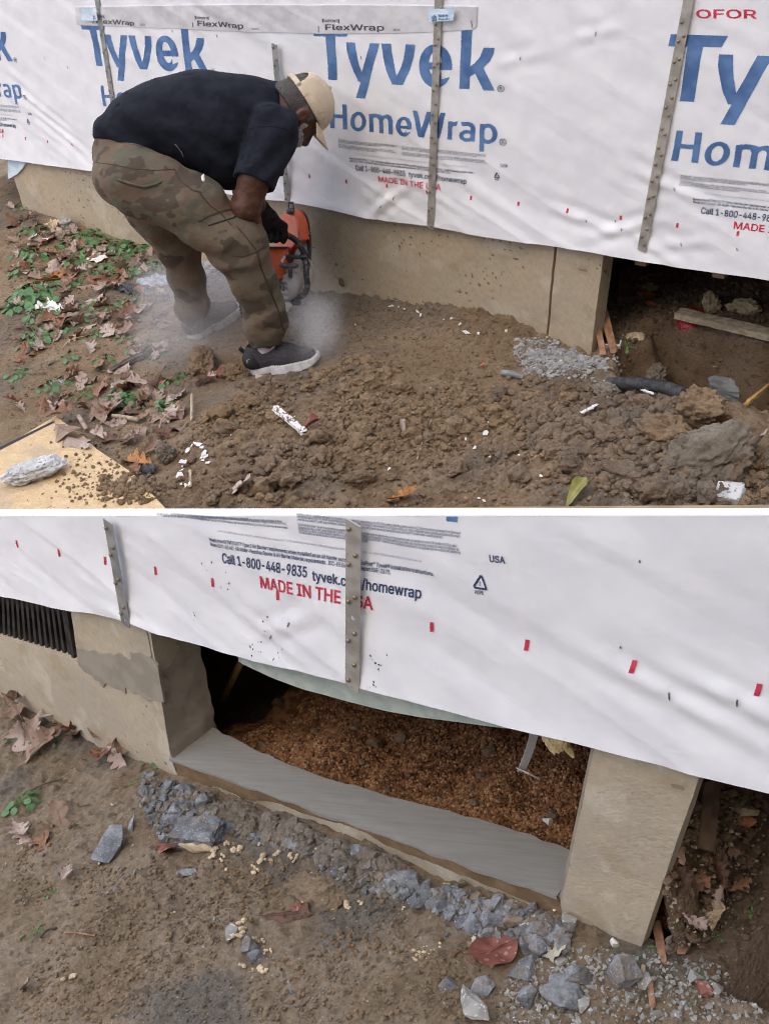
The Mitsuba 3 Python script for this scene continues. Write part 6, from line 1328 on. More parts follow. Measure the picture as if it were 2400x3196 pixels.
# white dust and chips by the saw cut, and chips along the wall foot
mat('m_cut_dust', bump(prin(speck((0.22, 0.225, 0.23), (0.34, 0.35, 0.365), 50), 0.95), soil_bump, 0.003))
DUST = [(1590, 1075), (1660, 1045), (1720, 1055), (1800, 1105), (1900, 1110), (2010, 1160), (1990, 1200), (1880, 1195), (1760, 1180), (1640, 1170)]
P = scatter(UP, up_ground, DUST, 4200, 7, lambda X, Y: np.exp(-((X - 0.76) / 0.13) ** 2 - ((Y + 0.12) / 0.09) ** 2)); fast_pile('cut_dust', SMALL, P, 0.0012 + 0.0035 * g.uniform(0, 1, len(P)) ** 3, 'm_cut_dust', UP, g, 0.35, label='pale grey cutting dust and grit at the foot of the slit', cat='dust')
P = scatter(UP, up_ground, DUST + [], 260, 8); fast_pile('stone_chips', [stone(1, i, (1, 0.7, 0.4), 11) for i in range(5)], P, g.uniform(0.006, 0.018, len(P)), 'm_stone_pale', UP, g, 0.3, label='flat grey stone chips between the slit and the pit', cat='stone chips')
for (x, y, s) in [(1225, 958, 5), (1245, 960, 6), (1305, 975, 8), (1312, 985, 6), (1385, 1000, 5), (1412, 995, 8), (1435, 1012, 6), (1452, 1038, 9), (1465, 1042, 6), (1580, 1035, 7), (1218, 955, 9), (1262, 966, 5), (1495, 1042, 6), (1110, 1015, 4)]:
    put('plaster_chip', place(stone(1, x, (1, 0.7, 0.35), 11), gp(x, y, 0.003), basis(g.normal(size=3) * 0.3 + [0, 0, 1], g.uniform(0, 6)), s * 0.0018), 'm_plaster', UP, label='small white plaster chip on the soil along the wall foot', cat='chip', group='plaster chips along the wall')
for (x, y, s) in [(790, 1255, 5), (920, 1305, 4), (835, 1393, 5), (722, 1362, 5), (1452, 1340, 7), (1525, 1325, 9), (1515, 1355, 14), (1528, 1430, 6), (1455, 1375, 5), (1620, 1425, 5), (1495, 1560, 5), (1512, 1568, 5), (1720, 1240, 5), (1345, 1215, 3), (1215, 1468, 5), (1402, 1485, 5), (1370, 1290, 3), (1690, 1490, 8), (1480, 1400, 8), (2115, 1470, 6)]:
    put('pale_chip', place(stone(1, x + 3, (1, 0.6, 0.3), 11), gp(x, y, 0.006), basis(g.normal(size=3) * 0.3 + [0, 0, 1], g.uniform(0, 6)), s * 0.0016), 'm_plaster', UP, label='tiny pale chip scattered on the dug soil', cat='chip', group='pale chips on the heap')
put('pipe', tube(np.array([gp(1568, 1172, 0.012), gp(1600, 1178, 0.014), gp(1634, 1184, 0.010)]), [0.010, 0.012, 0.009], 10), 'm_pipe', UP, smooth=50, label='short grey pipe end lying in the soil below the slit', cat='pipe')
put('pipe', tube(np.array([gp(1900, 1205, 0.010), gp(1990, 1222, 0.03), gp(2080, 1240, 0.035), gp(2140, 1248, 0.02)]), 0.020, 12), 'm_pipe_dark', UP, smooth=50, label='dark pipe half buried along the near edge of the pit', cat='pipe')
put('reddish_shard', place(stone(1, 8, (1, 0.5, 0.3), 11), gp(1512, 1150, 0.02), basis((0.5, -0.6, 0.6), 1), 0.020), 'm_brick', UP, label='curved rust red shard poking from the soil beside the grey pipe', cat='shard')
# a thin ragged skin of powder on the soil round the slit
gx_, gy_ = np.arange(0.45, 1.12, 0.006), np.arange(-0.42, 0.012, 0.006); v, f = height_mesh(gx_, gy_, lambda X, Y: up_ground(X, Y) + 0.0022)
q = v[f].mean(1); d = np.exp(-((q[:, 0] - 0.77) / 0.17) ** 2 - ((q[:, 1] + 0.09) / 0.12) ** 2) + 0.30 * np.exp(-((q[:, 0] - 0.95) / 0.12) ** 2 - ((q[:, 1] + 0.10) / 0.06) ** 2)
f = f[d * 1.25 + 0.9 * (meshkit.fbm(q * [16, 16, 0], 4, 5) - 0.5) + 0.5 * (meshkit.fbm(q * [60, 60, 0], 2, 6) - 0.5) > 0.80]; u_, i_ = np.unique(f, return_inverse=True)
put('cut_dust', (v[u_], i_.reshape(-1, 4)), 'm_cut_dust', UP, smooth=True, label='thin ragged skin of pale cutting powder on the soil at the slit', cat='dust', kind='stuff')
# the pit and the debris in the upper crawl space
P = scatter(UP, up_ground, [(1880, 900), (2060, 830), (2390, 900), (2390, 1080), (2050, 1070), (1900, 1120)], 900, 9); fast_pile('debris', SMALL, P, g.uniform(0.003, 0.012, len(P)), 'm_crawl_earth', UP, g, 0.3, label='dark crumbly debris on the upper crawl space floor', cat='debris')
P = scatter(UP, up_ground, [(1880, 900), (2060, 830), (2390, 900), (2390, 1080), (2050, 1070), (1900, 1120)], 90, 10); fast_pile('wood_chips', [stone(1, i, (1, 0.35, 0.2), 11) for i in range(5)], P, g.uniform(0.005, 0.016, len(P)), 'm_old_wood', UP, g, 0.2, label='pale wood chips on the dark crawl space floor', cat='wood chips')
board(UP, gp(1955, 858, 0.03), gp(1952, 960, 0.03), 0.050, 0.02, 'm_wood_dark', 'brown board lying deep in the upper crawl space', 'board', name='board', seed=8)
board(UP, gp(2118, 1018, 0.05), gp(2420, 1100, 0.06), 0.045, 0.022, 'm_old_wood', 'long weathered board reaching over the pit edge', 'board', name='board', seed=9)
board(UP, gp(1884, 1038, 0.14), gp(1918, 1108, 0.01), 0.026, 0.010, 'm_wood_red', 'broken reddish stake leaning beside the end pier', 'stake', up=(0.5, -0.8, 0.3), name='stake', seed=10)
board(UP, gp(1868, 1062, 0.10), gp(1884, 1118, 0.01), 0.020, 0.008, 'm_wood_red', 'thinner reddish stake between pier and leaning stake', 'stake', up=(0.5, -0.8, 0.3), name='stake', seed=11)
big(2020, 902, 0.040, (1, 0.7, 0.35), 'm_insulation', 'flat yellow insulation scrap deep in the upper crawl space', 22, cat='insulation', name='insulation_scrap')
big(2015, 925, 0.036, (1, 0.6, 0.4), 'm_brick', 'orange brick bit below the flat insulation scrap', 23, cat='brick', name='brick_bit')
big(2035, 950, 0.022, (1, 0.6, 0.4), 'm_brick', 'small orange brick bit on the crawl space floor', 24, cat='brick', name='brick_bit')
big(2222, 965, 0.045, (0.7, 0.6, 0.9), 'm_insulation', 'upright yellow insulation chunk behind the long board', 25, cat='insulation', name='insulation_scrap')
big(2325, 970, 0.055, (1.0, 0.6, 0.5), 'm_insulation', 'wide yellow insulation chunk at the right edge of the upper crawl space', 26, cat='insulation', name='insulation_scrap')
c = gp(2160, 1005, 0.004); v, f = sdf_mesh(lambda p: np.maximum(np.abs(np.linalg.norm(p, axis=1) - 0.050) - 0.002, -p[:, 2] - 0.005), np.array([-0.08] * 3), np.array([0.08] * 3), 0.004)
put('red_lid', place((v * [1, 1, 0.55], f), c, basis((0.3, -0.5, 0.8))), 'm_red_plastic', UP, smooth=True, label='round red plastic lid lying behind the long board', cat='lid')
big(1985, 1060, 0.035, (1, 0.7, 0.5), 'm_foam_crumb', 'crumpled pale paper scrap beside the weeds at the pit', 27, cat='paper', name='paper_scrap')
put('plastic_clip', join([box((0, 0, 0), (0.07, 0.004, 0.018)), box((-0.033, 0.012, 0), (0.004, 0.024, 0.018)), box((0.033, 0.012, 0), (0.004, 0.024, 0.018))]) if False else place(join([box((0, 0, 0), (0.07, 0.004, 0.018)), box((-0.033, 0.012, 0), (0.004, 0.024, 0.018)), box((0.033, 0.012, 0), (0.004, 0.024, 0.018))]), gp(1905, 1090, 0.012), basis((0.2, -0.3, 1), 0.4)), 'm_white', UP, label='small white plastic bracket behind the leaning stakes', cat='bracket')
mat('m_pit_patch', bump(prin(speck((0.20, 0.22, 0.22), (0.27, 0.29, 0.29), 30), 0.9), soil_bump, 0.003))
big(2280, 1245, 0.095, (1, 0.25, 0.55), 'm_pit_patch', 'grey mortar splash on the far side of the pit', 28, cat='mortar', name='mortar_splash', rough=0.25)
board(UP, gp(2330, 1278, 0.02), gp(2400, 1235, 0.04), 0.012, 0.008, 'm_stick', 'thin yellow stick at the right edge of the pit', 'stick', name='stick', seed=12)
for i, (x, y, s) in enumerate([(1975, 1040, 0.030), (1990, 1060, 0.035), (1955, 1070, 0.025), (1965, 1085, 0.025), (1858, 1080, 0.04)]):
    weed(UP, up_ground, gp(x, y), s, 8, g, 'small bright weed growing by the crawl space pit', 'weeds by the pit', 'm_green')
put('styrofoam', place(block(91, (0.038, 0.032, 0.028), 3, 0.2), gp(2278, 1568, 0.02), basis((0.1, -0.2, 1), 0.3)), 'm_concrete', UP, smooth=40, label='white speckled foam block at the lower right edge of the heap', cat='foam')
lay_leaf(UP, up_ground, gp(1812, 1556), leaf_mesh(0.095, 0.022, 0.5, 0.05, 0.9, 0.5, 0.2, 31), 'm_yellow_leaf', g, 'yellow green leaf standing at the lower edge of the heap', spin=1.45, tilt=0.1, lift=0.035)
lay_leaf(UP, up_ground, gp(2325, 1428), leaf_mesh(0.075, 0.02, 0.5, 0.1, 2.5, 2.2, 0.6, 32), 'm_leaf_pale', g, 'pale curled leaf at the right edge beside the soil slab', lift=0.02)
lay_leaf(UP, up_ground, gp(982, 1345), leaf_mesh(0.07, 0.018, 0.5, 0.1, 1.5, 0.6, 0.6, 33), 'm_leaf_red', g, 'small dark red leaf beside the white painted stick', spin=1.0, lift=0.02)
lay_leaf(UP, up_ground, gp(1250, 1365), leaf_mesh(0.05, 0.015, 0.5, 0.1, 1.5, 1.6, 0.6, 34), 'm_leaf_pale', g, 'tiny pale curled leaf on the trodden soil', lift=0.012)
lay_leaf(UP, up_ground, gp(760, 1535), LEAVES[3], 'm_leaf_pale', g, 'pale pinkish leaf scrap low on the heap', lift=0.012)
lay_leaf(UP, up_ground, gp(1270, 1560), LEAVES[0], 'm_leaf_orange', g, 'orange brown lobed leaf at the bottom of the heap', lift=0.012)
lay_leaf(UP, up_ground, gp(830, 1195), LEAVES[1], 'm_leaf_pale', g, 'pale beige leaf under the near shoe', lift=0.010, tilt=0.1)
lay_leaf(UP, up_ground, gp(640, 1200), LEAVES[2], 'm_leaf_pale', g, 'pale skeleton-like oak leaf in front of the soil block', lift=0.012, spin=0.3)
lay_leaf(UP, up_ground, gp(660, 1175), LEAVES[4], 'm_leaf_red', g, 'dull red leaf tucked under the soil block', lift=0.010)
put('twig', tube(spline([gp(1365, 1280, 0.01), gp(1345, 1330, 0.014), gp(1320, 1390, 0.012), gp(1303, 1440, 0.006)], 14), [0.002] * 14, 5), 'm_old_wood', UP, smooth=True, label='thin bent twig on the trodden soil', cat='twig')
put('twig', tube(spline([gp(497, 1372, 0.01), gp(510, 1340, 0.03), gp(545, 1308, 0.03), gp(585, 1292, 0.02)], 14), 0.0016, 5), 'm_leaf_pale', UP, smooth=True, label='thin arched pale root at the heap edge', cat='root')

MARKS_L = [((160, 968), 'the torn white bag'), ((302, 812), 'the flat white card'), ((208, 712), 'the pale stone'), ((490, 880), 'the blue plastic film'), ((395, 905), 'the dark plastic film'), ((415, 1135), 'the dark branch'), ((172, 1298), 'the strand board corner'), ((632, 1150), 'the soil block'), ((60, 1128), 'the curled bark piece'), ((230, 1070), 'the yellow straw'),
           ((340, 1300), 'the leaf cluster above the board'), ((185, 870), 'the bright orange leaf'), ((530, 1440), 'the upright lump'), ((180, 1198), 'the small blue scrap'), ((80, 771), 'the thin white stick'), ((470, 785), 'the leaf on the wall'), ((590, 1060), 'the far shoe'), ((400, 1480), 'the board’s right edge'), ((110, 930), 'the thick weed patch'), ((300, 960), 'bare soil between leaves'), ((420, 1010), 'the drifting dust')]
# ---------------------------------------------------------------- upper place: leaf litter and weeds on the left
NEAR_L = [(50, 1310), (60, 1240), (330, 1120), (470, 1150), (560, 1180), (600, 1280), (530, 1380), (420, 1450), (290, 1370), (180, 1290)]
FAR_L = [(40, 690), (220, 745), (420, 800), (470, 830), (560, 1010), (560, 1120), (330, 1100), (60, 1120)]
BASE_L = [(40, 620), (90, 660), (230, 710), (330, 760), (300, 800), (40, 720)]
mats = ['m_leaf_tan', 'm_leaf_rust', 'm_leaf_pale', 'm_leaf_dark', 'm_leaf_tan', 'm_leaf_pale']
lab = {'m_leaf_tan': ('tan', 'tan'), 'm_leaf_rust': ('rusty brown', 'rusty brown'), 'm_leaf_pale': ('pale greyish', 'pale greyish'), 'm_leaf_dark': ('dark brown', 'dark brown')}
for reg, num, seed, where in ((FAR_L, 165, 21, 'on the weedy ground behind the worker'), (NEAR_L, 58, 22, 'on the bare ground left of the heap'), (BASE_L, 16, 23, 'piled at the far left foot of the wall')):
    P = scatter(UP, up_ground, reg, num, seed)
    for i, p in enumerate(P):
        b = mats[int(g.integers(0, 6))]; m = LEAVES[int(g.integers(0, 6))]
        lay_leaf(UP, up_ground, p, (m[0] * g.uniform(0.55, 0.98), m[1]), b, g, f'{lab[b][0]} lobed oak leaf near {near(UP, p, MARKS_L, up_ground)}', f'{lab[b][1]} oak leaves near {near(UP, p, MARKS_L, up_ground)}', 0.4, lift=0.010)
for (x, y, k, b, s, w) in [(210, 1360, 1, 'm_leaf_tan', 1.35, 'large tan oak leaf lying on the strand board'), (250, 1390, 4, 'm_leaf_pale', 1.1, 'greyish leaf overlapping the board edge'), (190, 1305, 0, 'm_leaf_rust', 1.0, 'rusty leaf at the corner of the strand board'), (430, 1445, 2, 'm_leaf_orange', 1.1, 'bright rust leaf curled where board and heap meet'),
                           (340, 1300, 0, 'm_leaf_tan', 1.5, 'largest tan oak leaf in the cluster above the board'), (420, 1480, 5, 'm_leaf_rust', 0.9, 'small rust leaf half buried by the board'), (185, 870, 2, 'm_leaf_orange', 1.3, 'bright orange upright leaf on the weedy ground'), (470, 785, 1, 'm_leaf_tan', 1.2, 'tan leaf leaning on the wall behind the worker’s leg')]:
    m = LEAVES[k]; p = on_sheet(x, y, 0.004) if 'strand' in w or 'edge' in w else gp(x, y)
    lay_leaf(UP, up_ground, p, (m[0] * s, m[1]), b, g, w, None, 0.12, lift=0.012)
WEEDS = [(110, 920, .10, 30), (70, 950, .08, 24), (160, 930, .07, 18), (130, 985, .07, 18), (200, 725, .06, 14), (95, 725, .07, 16), (140, 730, .06, 14), (265, 745, .08, 20), (300, 755, .07, 18), (350, 770, .07, 18), (375, 780, .06, 16), (410, 790, .07, 18), (440, 785, .05, 12), (245, 735, .05, 12),
         (70, 790, .06, 16), (120, 800, .07, 18), (235, 825, .06, 14), (330, 830, .06, 12), (345, 850, .06, 14), (400, 855, .06, 16), (470, 840, .06, 14), (455, 830, .05, 12), (280, 955, .05, 8), (110, 1040, .06, 14), (130, 1055, .06, 14), (200, 1030, .05, 8), (310, 1040, .04, 6), (305, 1050, .05, 8), (450, 1085, .06, 14), (205, 1120, .05, 8),
         (165, 1210, .06, 12), (260, 1235, .05, 8), (370, 1245, .06, 14), (400, 1250, .05, 10), (480, 1275, .06, 14), (510, 1285, .05, 10), (330, 1130, .05, 8), (180, 780, .06, 14), (70, 850, .06, 16), (270, 790, .06, 14), (150, 850, .05, 10), (240, 880, .05, 8), (90, 1085, .05, 10), (260, 1000, .05, 10), (350, 960, .05, 8), (420, 930, .05, 8), (540, 1190, .05, 10), (60, 1170, .05, 10), (390, 1060, .04, 8), (75, 645, .05, 10), (215, 690, .05, 10), (500, 1110, .04, 6)]
for i, (x, y, s, n) in enumerate(WEEDS):
    where = 'along the wall foot behind the worker' if y < 800 else ('in the thick patch at the left edge' if x < 180 and y < 1000 else 'scattered among the fallen leaves')
    q = gp(x, y); w_ = near(UP, q, MARKS_L, up_ground); weed(UP, up_ground, q, s, n, g, f'{"broad" if s > 0.065 else "low"} green round-leaved weed near {w_}', f'{"broad" if s > 0.065 else "low"} weeds near {w_}')
board(UP, gp(352, 1165, 0.012), gp(478, 1104, 0.012), 0.026, 0.022, 'm_bark', 'dark rotten branch lying left of the far shoe', 'branch', name='branch', rough=0.004)
put('branch', tube(spline([gp(250, 1310, 0.015), gp(262, 1335, 0.03), gp(275, 1352, 0.015)], 10), 0.009, 8), 'm_leaf_pale', UP, smooth=True, label='short pale bent branch beside the strand board', cat='branch')
put('branch', tube(spline([gp(355, 1307, 0.012), gp(390, 1312, 0.014), gp(435, 1320, 0.012)], 10), 0.008, 8), 'm_old_wood', UP, smooth=True, label='short straight pale branch above the board', cat='branch')
put('straw', tube(spline([gp(196, 1092, 0.008), gp(225, 1070, 0.014), gp(262, 1055, 0.008)], 8), 0.0016, 5), 'm_torn_wood', UP, smooth=True, label='yellow straw stalk on bare ground', cat='straw')
put('straw', tube(spline([gp(48, 776, 0.01), gp(80, 771, 0.014), gp(125, 770, 0.01)], 8), 0.003, 5), 'm_plaster', UP, smooth=True, label='thin white stick at the left edge of the weeds', cat='stick')
def crumple(L, W, seed, amp, n=14):
    u, w = np.meshgrid(np.linspace(-1, 1, n), np.linspace(-1, 1, n), indexing='ij'); q = np.stack([u * 2.2, w * 2.2, 0 * u], -1)
    V = np.stack([u * L * (1 + 0.25 * (meshkit.noise(q + 5, seed) - 0.5)), w * W * (1 + 0.5 * (meshkit.noise(q + 9, seed) - 0.5)), amp * (meshkit.fbm(q * 1.4, 3, seed) - 0.3)], -1).reshape(-1, 3)
    i, j = np.meshgrid(np.arange(n - 1), np.arange(n - 1), indexing='ij'); a = (i * n + j).ravel(); return V, np.stack([a, a + n, a + n + 1, a + 1], 1)
put('plastic_bag', place(crumple(0.085, 0.040, 4, 0.07, 22), gp(160, 968, 0.0)), 'm_bag', UP, smooth=60, label='torn dirty white plastic bag lying by the thick weed patch', cat='bag')
put('paper_sheet', place(crumple(0.062, 0.034, 5, 0.012), gp(302, 812, 0.012)), 'm_bag', UP, smooth=True, label='flat white card lying between weeds below the wall', cat='card')
put('paper_sheet', place(crumple(0.022, 0.013, 6, 0.008), gp(150, 750, 0.012)), 'm_bag', UP, smooth=True, label='small white card scrap at the left by the stones', cat='card')
big(208, 712, 0.055, (1, 0.7, 0.65), 'm_stone_pale', 'pale stone topped with a rag at the left wall foot', 31, cat='stone', name='stone')
big(200, 742, 0.045, (1, 0.8, 0.6), 'm_stone_brown', 'darker stone just below the pale one at the wall foot', 32, cat='stone', name='stone')
put('rag', place(crumple(0.05, 0.03, 7, 0.07, 18), gp(172, 720, 0.02)), 'm_foam_crumb', UP, smooth=60, label='crumpled beige rag against the pale stone', cat='rag')
put('plastic_film', place(crumple(0.055, 0.03, 8, 0.045, 16), gp(395, 905, 0.0)), 'm_pipe_dark', UP, smooth=60, label='crumpled dark plastic film among the leaves', cat='plastic')
put('plastic_film', place(crumple(0.09, 0.05, 9, 0.05, 18), gp(490, 880, 0.0)), 'm_blue_film', UP, smooth=60, label='crumpled grey blue plastic film behind the far leg', cat='plastic')
put('plastic_film', place(crumple(0.035, 0.02, 10, 0.03, 12), gp(180, 1198, 0.0)), 'm_blue_film', UP, smooth=60, label='small blue plastic scrap in the leaves above the board', cat='plastic')
put('plastic_film', place(crumple(0.028, 0.022, 12, 0.04, 12), gp(468, 1478, 0.012)), 'm_pipe_dark', UP, smooth=60, label='crumpled dark foil by the board edge at the heap', cat='foil')
big(655, 845, 0.07, (1, 0.7, 0.4), 'm_stone_pale', 'flat pale stone at the wall between the worker’s legs', 33, cat='stone', name='stone')
big(60, 1128, 0.03, (1, 0.5, 0.4), 'm_leaf_rust', 'curled brown bark piece at the left edge', 34, cat='bark', name='bark_piece')
put('soil_splash', place(lump(1, 2, 0.4, 8, (0.014, 0.006, 0.018)), UP.hit(1063, 880) + [0, 0.004, 0]), 'm_clod', UP, smooth=40, label='single lump of soil stuck on the wall right of the saw', cat='soil lump')
# ================================================================ lower place: stones, crumbs, leaves
g = np.random.default_rng(202)
ST = [stone(1, i + 300, (1, 0.8 + 0.02 * i, 0.62 + 0.04 * (i % 4)), 12, 1, 0.10) for i in range(10)]
S1 = [stone(1, i + 320, (1, 0.75, 0.6), 9) for i in range(8)]
lp = lambda px, py, up=0.0: gp(px, py, up, LO, lo_ground)
BAND = [(450, 2415), (560, 2462), (640, 2508), (800, 2536), (960, 2592), (1130, 2655), (1330, 2766), (1540, 2820), (1740, 2862), (1790, 2905), (1760, 2960), (1600, 2950), (1480, 2920), (1340, 2840), (1200, 2800), (1080, 2760), (960, 2680), (820, 2640), (650, 2570), (500, 2600), (440, 2500)]
GREY = [(1130, 2690), (1330, 2772), (1540, 2826), (1740, 2868), (1790, 2910), (1760, 2960), (1600, 2950), (1480, 2920), (1380, 2850), (1230, 2800)]
LEFT = [(450, 2420), (560, 2450), (680, 2500), (700, 2560), (640, 2610), (500, 2620), (440, 2520)]
CORNER = [(1560, 3130), (1620, 3010), (1760, 2960), (2000, 2985), (2190, 3000), (2300, 3080), (2390, 3150), (2390, 3190), (1560, 3190)]
def pieces(reg, n, seed, r0, r1, name, b, label, group, cat='stone', protos=ST, sink=0.25, pw=2.0, keep=None):
    P = scatter(LO, lo_ground, reg, n, seed, keep)
    for i, p in enumerate(P):
        r = r0 + (r1 - r0) * g.uniform() ** pw
        put(name, place(protos[int(g.integers(0, len(protos)))], p + [0, 0, r * (0.55 - sink)], basis(g.normal(size=3) * [0.6, 0.6, 0.2] + [0, 0, 1], g.uniform(0, 6.3)), r), b, LO, smooth=25, label=f'{size_word(r, r0, r1)} {label} near {near(LO, p, MARKS_LO, lo_ground)}', cat=cat, group=group)
for reg_, n_, sd in ((GREY, 420, 71), (LEFT, 170, 72), (BAND, 460, 73)):
    P = scatter(LO, lo_ground, reg_, n_, sd); fast_pile('stone_chips', ST, P, 0.006 + 0.011 * g.uniform(0, 1, len(P)) ** 2, 'm_stone', LO, g, 0.3, label='small broken stones between the larger ones along the sill', cat='stone chips')
P = scatter(LO, lo_ground, GREY, 900, 31); fast_pile('stone_chips', S1, P, g.uniform(0.002, 0.007, len(P)), 'm_stone', LO, g, 0.3, label='fine grey stone chips filling the band under the sill', cat='stone chips')
P = scatter(LO, lo_ground, LEFT, 420, 32); fast_pile('stone_chips', S1, P, g.uniform(0.002, 0.007, len(P)), 'm_stone', LO, g, 0.3, label='fine grey chips at the left end of the sill', cat='stone chips')
P = scatter(LO, lo_ground, CORNER, 800, 33); fast_pile('stone_chips', S1, P, g.uniform(0.002, 0.008, len(P)), 'm_stone_pale', LO, g, 0.3, label='mixed pale chips at the foot of the pier', cat='stone chips')
P = scatter(LO, lo_ground, BAND, 1700, 34); fast_pile('soil_crumbs', SMALL, P, 0.003 + 0.008 * g.uniform(0, 1, len(P)) ** 2, 'm_clod_grey', LO, g, 0.25, label='grey mortar and soil crumbs along the sill', cat='soil')
MID = [(620, 2496), (800, 2545), (960, 2600), (1130, 2662), (1300, 2720), (1180, 2720), (1040, 2700), (900, 2640), (760, 2600), (640, 2540)]
P = scatter(LO, lo_ground, MID, 520, 35); fast_pile('soil_crumbs', MID_, P, 0.007 + 0.012 * g.uniform(0, 1, len(P)) ** 2, 'm_clod_grey', LO, g, 0.2, label='lumpy grey spoil heaped below the middle of the sill', cat='soil')
ALLG = [(50, 2560), (400, 2560), (700, 2640), (1000, 2720), (1300, 2860), (1600, 2990), (1800, 3050), (2100, 3190), (50, 3190)]
P = scatter(LO, lo_ground, ALLG, 3600, 37, lambda X, Y: np.clip(3 * (meshkit.fbm(np.stack([X * 9, Y * 9, 0 * X], -1), 3, 67) - 0.40), 0.05, 1)); fast_pile('soil_crumbs', SMALL, P, 0.001 + 0.004 * g.uniform(0, 1, len(P)) ** 3, 'm_soil_lo', LO, g, 0.35, label='gritty crumbs of the trodden soil itself', cat='soil')
P = scatter(LO, lo_ground, ALLG, 2600, 36, lambda X, Y: np.clip(3 * (meshkit.fbm(np.stack([X * 6, Y * 6, 0 * X], -1), 3, 66) - 0.42), 0.02, 1)); fast_pile('soil_crumbs', MID_, P, 0.0012 + 0.0058 * g.uniform(0, 1, len(P)) ** 3, 'm_clod', LO, g, 0.4, label='loose soil crumbs scattered on the trodden ground', cat='soil')
pieces(BAND, 72, 48, 0.008, 0.022, 'stone', 'm_stone', 'weathered grey stone', 'grey stones strewn along the sill')
pieces(GREY, 130, 41, 0.009, 0.026, 'stone', 'm_stone', 'broken blue grey stone', 'blue grey stones under the sill')
pieces(GREY, 22, 42, 0.008, 0.020, 'stone', 'm_stone_brown', 'brown muddy stone', 'muddy stones under the sill')
pieces(LEFT, 34, 43, 0.009, 0.024, 'stone', 'm_stone', 'broken grey stone', 'grey stones at the left end of the sill')
pieces(MID, 46, 44, 0.008, 0.026, 'spoil_lump', 'm_clod_grey', 'lump of grey spoil', 'spoil lumps below the sill', 'lump', CLODS)
pieces(CORNER, 22, 45, 0.008, 0.022, 'stone', 'm_stone_pale', 'pale mixed stone', 'pale stones at the pier foot')
pieces(ALLG, 34, 46, 0.003, 0.008, 'pebble', 'm_stone', 'grey trodden-in pebble', 'pebbles on the trodden ground', 'pebble')
pieces([(50, 2560), (300, 2570), (520, 2700), (620, 2760), (300, 2800), (50, 2720)], 14, 47, 0.005, 0.013, 'stone', 'm_stone', 'flat grey stone bit', 'stone bits at lower left', protos=[(v * [1, 1, 0.6], f) for v, f in ST])
def rock(px, py, r, sq, b, label, seed, spin=0.0, tilt=(0, 0, 1), cat='stone', name='stone', cuts=11, sink=0.25):
    p = lp(px, py); return put(name, place(block(seed, np.asarray(sq) * 0.95, 4, 0.34) if name == 'concrete_block' and cuts == 14 else stone(1, seed, sq, 13, 3, 0.12), p + np.array([0, 0, r * sq[2] * (1 - 2 * sink)]), basis(tilt, spin), r), b, LO, smooth=25, label=label, cat=cat)
k = rock(632, 2628, 0.062, (1.0, 0.60, 0.50), 'm_stone', 'squared grey concrete block lying below the sill’s left end', 501, 0.35, (0.1, -0.15, 1), 'concrete', 'concrete_block', 14)
put('tan_face', place(lump(1, 2, 0.3, 5, (0.040, 0.008, 0.016)), lp(620, 2662, 0.018), rotv([0, 0, 1], 0.35)), 'm_foam_crumb', LO, k, True)
rock(345, 2655, 0.062, (1.0, 0.72, 0.40), 'm_stone', 'wedge-shaped grey concrete lump left of the squared block', 502, 2.0, (0.15, -0.3, 1), 'concrete', 'concrete_block', 9)
rock(555, 2575, 0.030, (1, 0.8, 0.7), 'm_stone', 'rounded grey stone just behind the squared block', 503)
rock(415, 2580, 0.040, (1.0, 0.26, 0.25), 'm_stone', 'long narrow grey shard leaning behind the wedge-shaped lump', 504, 2.3, (0.3, -0.2, 1))
rock(640, 2515, 0.030, (1, 0.8, 0.85), 'm_stone', 'upright light grey stone by the sill at its left', 505)
rock(1268, 2760, 0.040, (1, 0.66, 0.5), 'm_stone', 'biggest blue grey stone at the top of the rubble band', 506, 0.2)
rock(1545, 2895, 0.030, (1, 0.7, 0.6), 'm_stone', 'dark rounded stone low in the rubble band', 507)
rock(1600, 2895, 0.030, (1.0, 0.66, 0.6), 'm_stone_brown', 'smooth brown stone beside the dark rounded one', 508, 0.6)
rock(1688, 2965, 0.030, (0.85, 0.8, 0.7), 'm_stone', 'blue grey stone to the right of the big reddish leaf', 509)
rock(1642, 3042, 0.036, (1, 0.9, 0.6), 'm_stone', 'squarish speckled stone below the big reddish leaf', 510, 0.3)
rock(1508, 3095, 0.030, (0.9, 1.0, 0.5), 'm_stone', 'flat squared grey stone near the lower edge', 511, 0.2)
rock(1405, 3088, 0.022, (1, 0.9, 0.7), 'm_stone', 'small grey stone left of the flat squared one', 512)
rock(1480, 3145, 0.055, (1.0, 0.42, 0.25), 'm_stone_pale', 'long pale stone slab cut by the lower edge', 513, -0.4)
rock(1800, 3055, 0.034, (1, 0.75, 0.7), 'm_stone', 'dark flat-faced stone below the pier foot', 514)
rock(1770, 3100, 0.042, (1, 0.7, 0.5), 'm_stone', 'grey stone with tan edge under the dark flat-faced one', 515)
rock(1655, 3128, 0.026, (0.9, 0.9, 0.8), 'm_stone', 'square grey stone at the lower edge', 516)
rock(1755, 3140, 0.046, (1, 0.7, 0.6), 'm_stone', 'broad grey stone at the lower edge beside the square one', 517)
rock(1955, 3055, 0.036, (1, 0.85, 0.8), 'm_stone', 'dark pointed stone below the pier’s right corner', 518)
rock(1918, 2955, 0.013, (0.8, 0.8, 1), 'm_plaster', 'white pebble lying at the foot of the pier', 519)
rock(1778, 2880, 0.022, (1, 0.7, 0.6), 'm_stone_pale', 'pale stone against the left corner of the pier', 520)
rock(770, 2970, 0.030, (1, 0.9, 0.85), 'm_stone', 'dark blue grey stone alone in the trodden ground', 521)
rock(800, 3005, 0.028, (1, 0.75, 0.7), 'm_stone', 'second dark stone touching the lone blue grey one', 522)
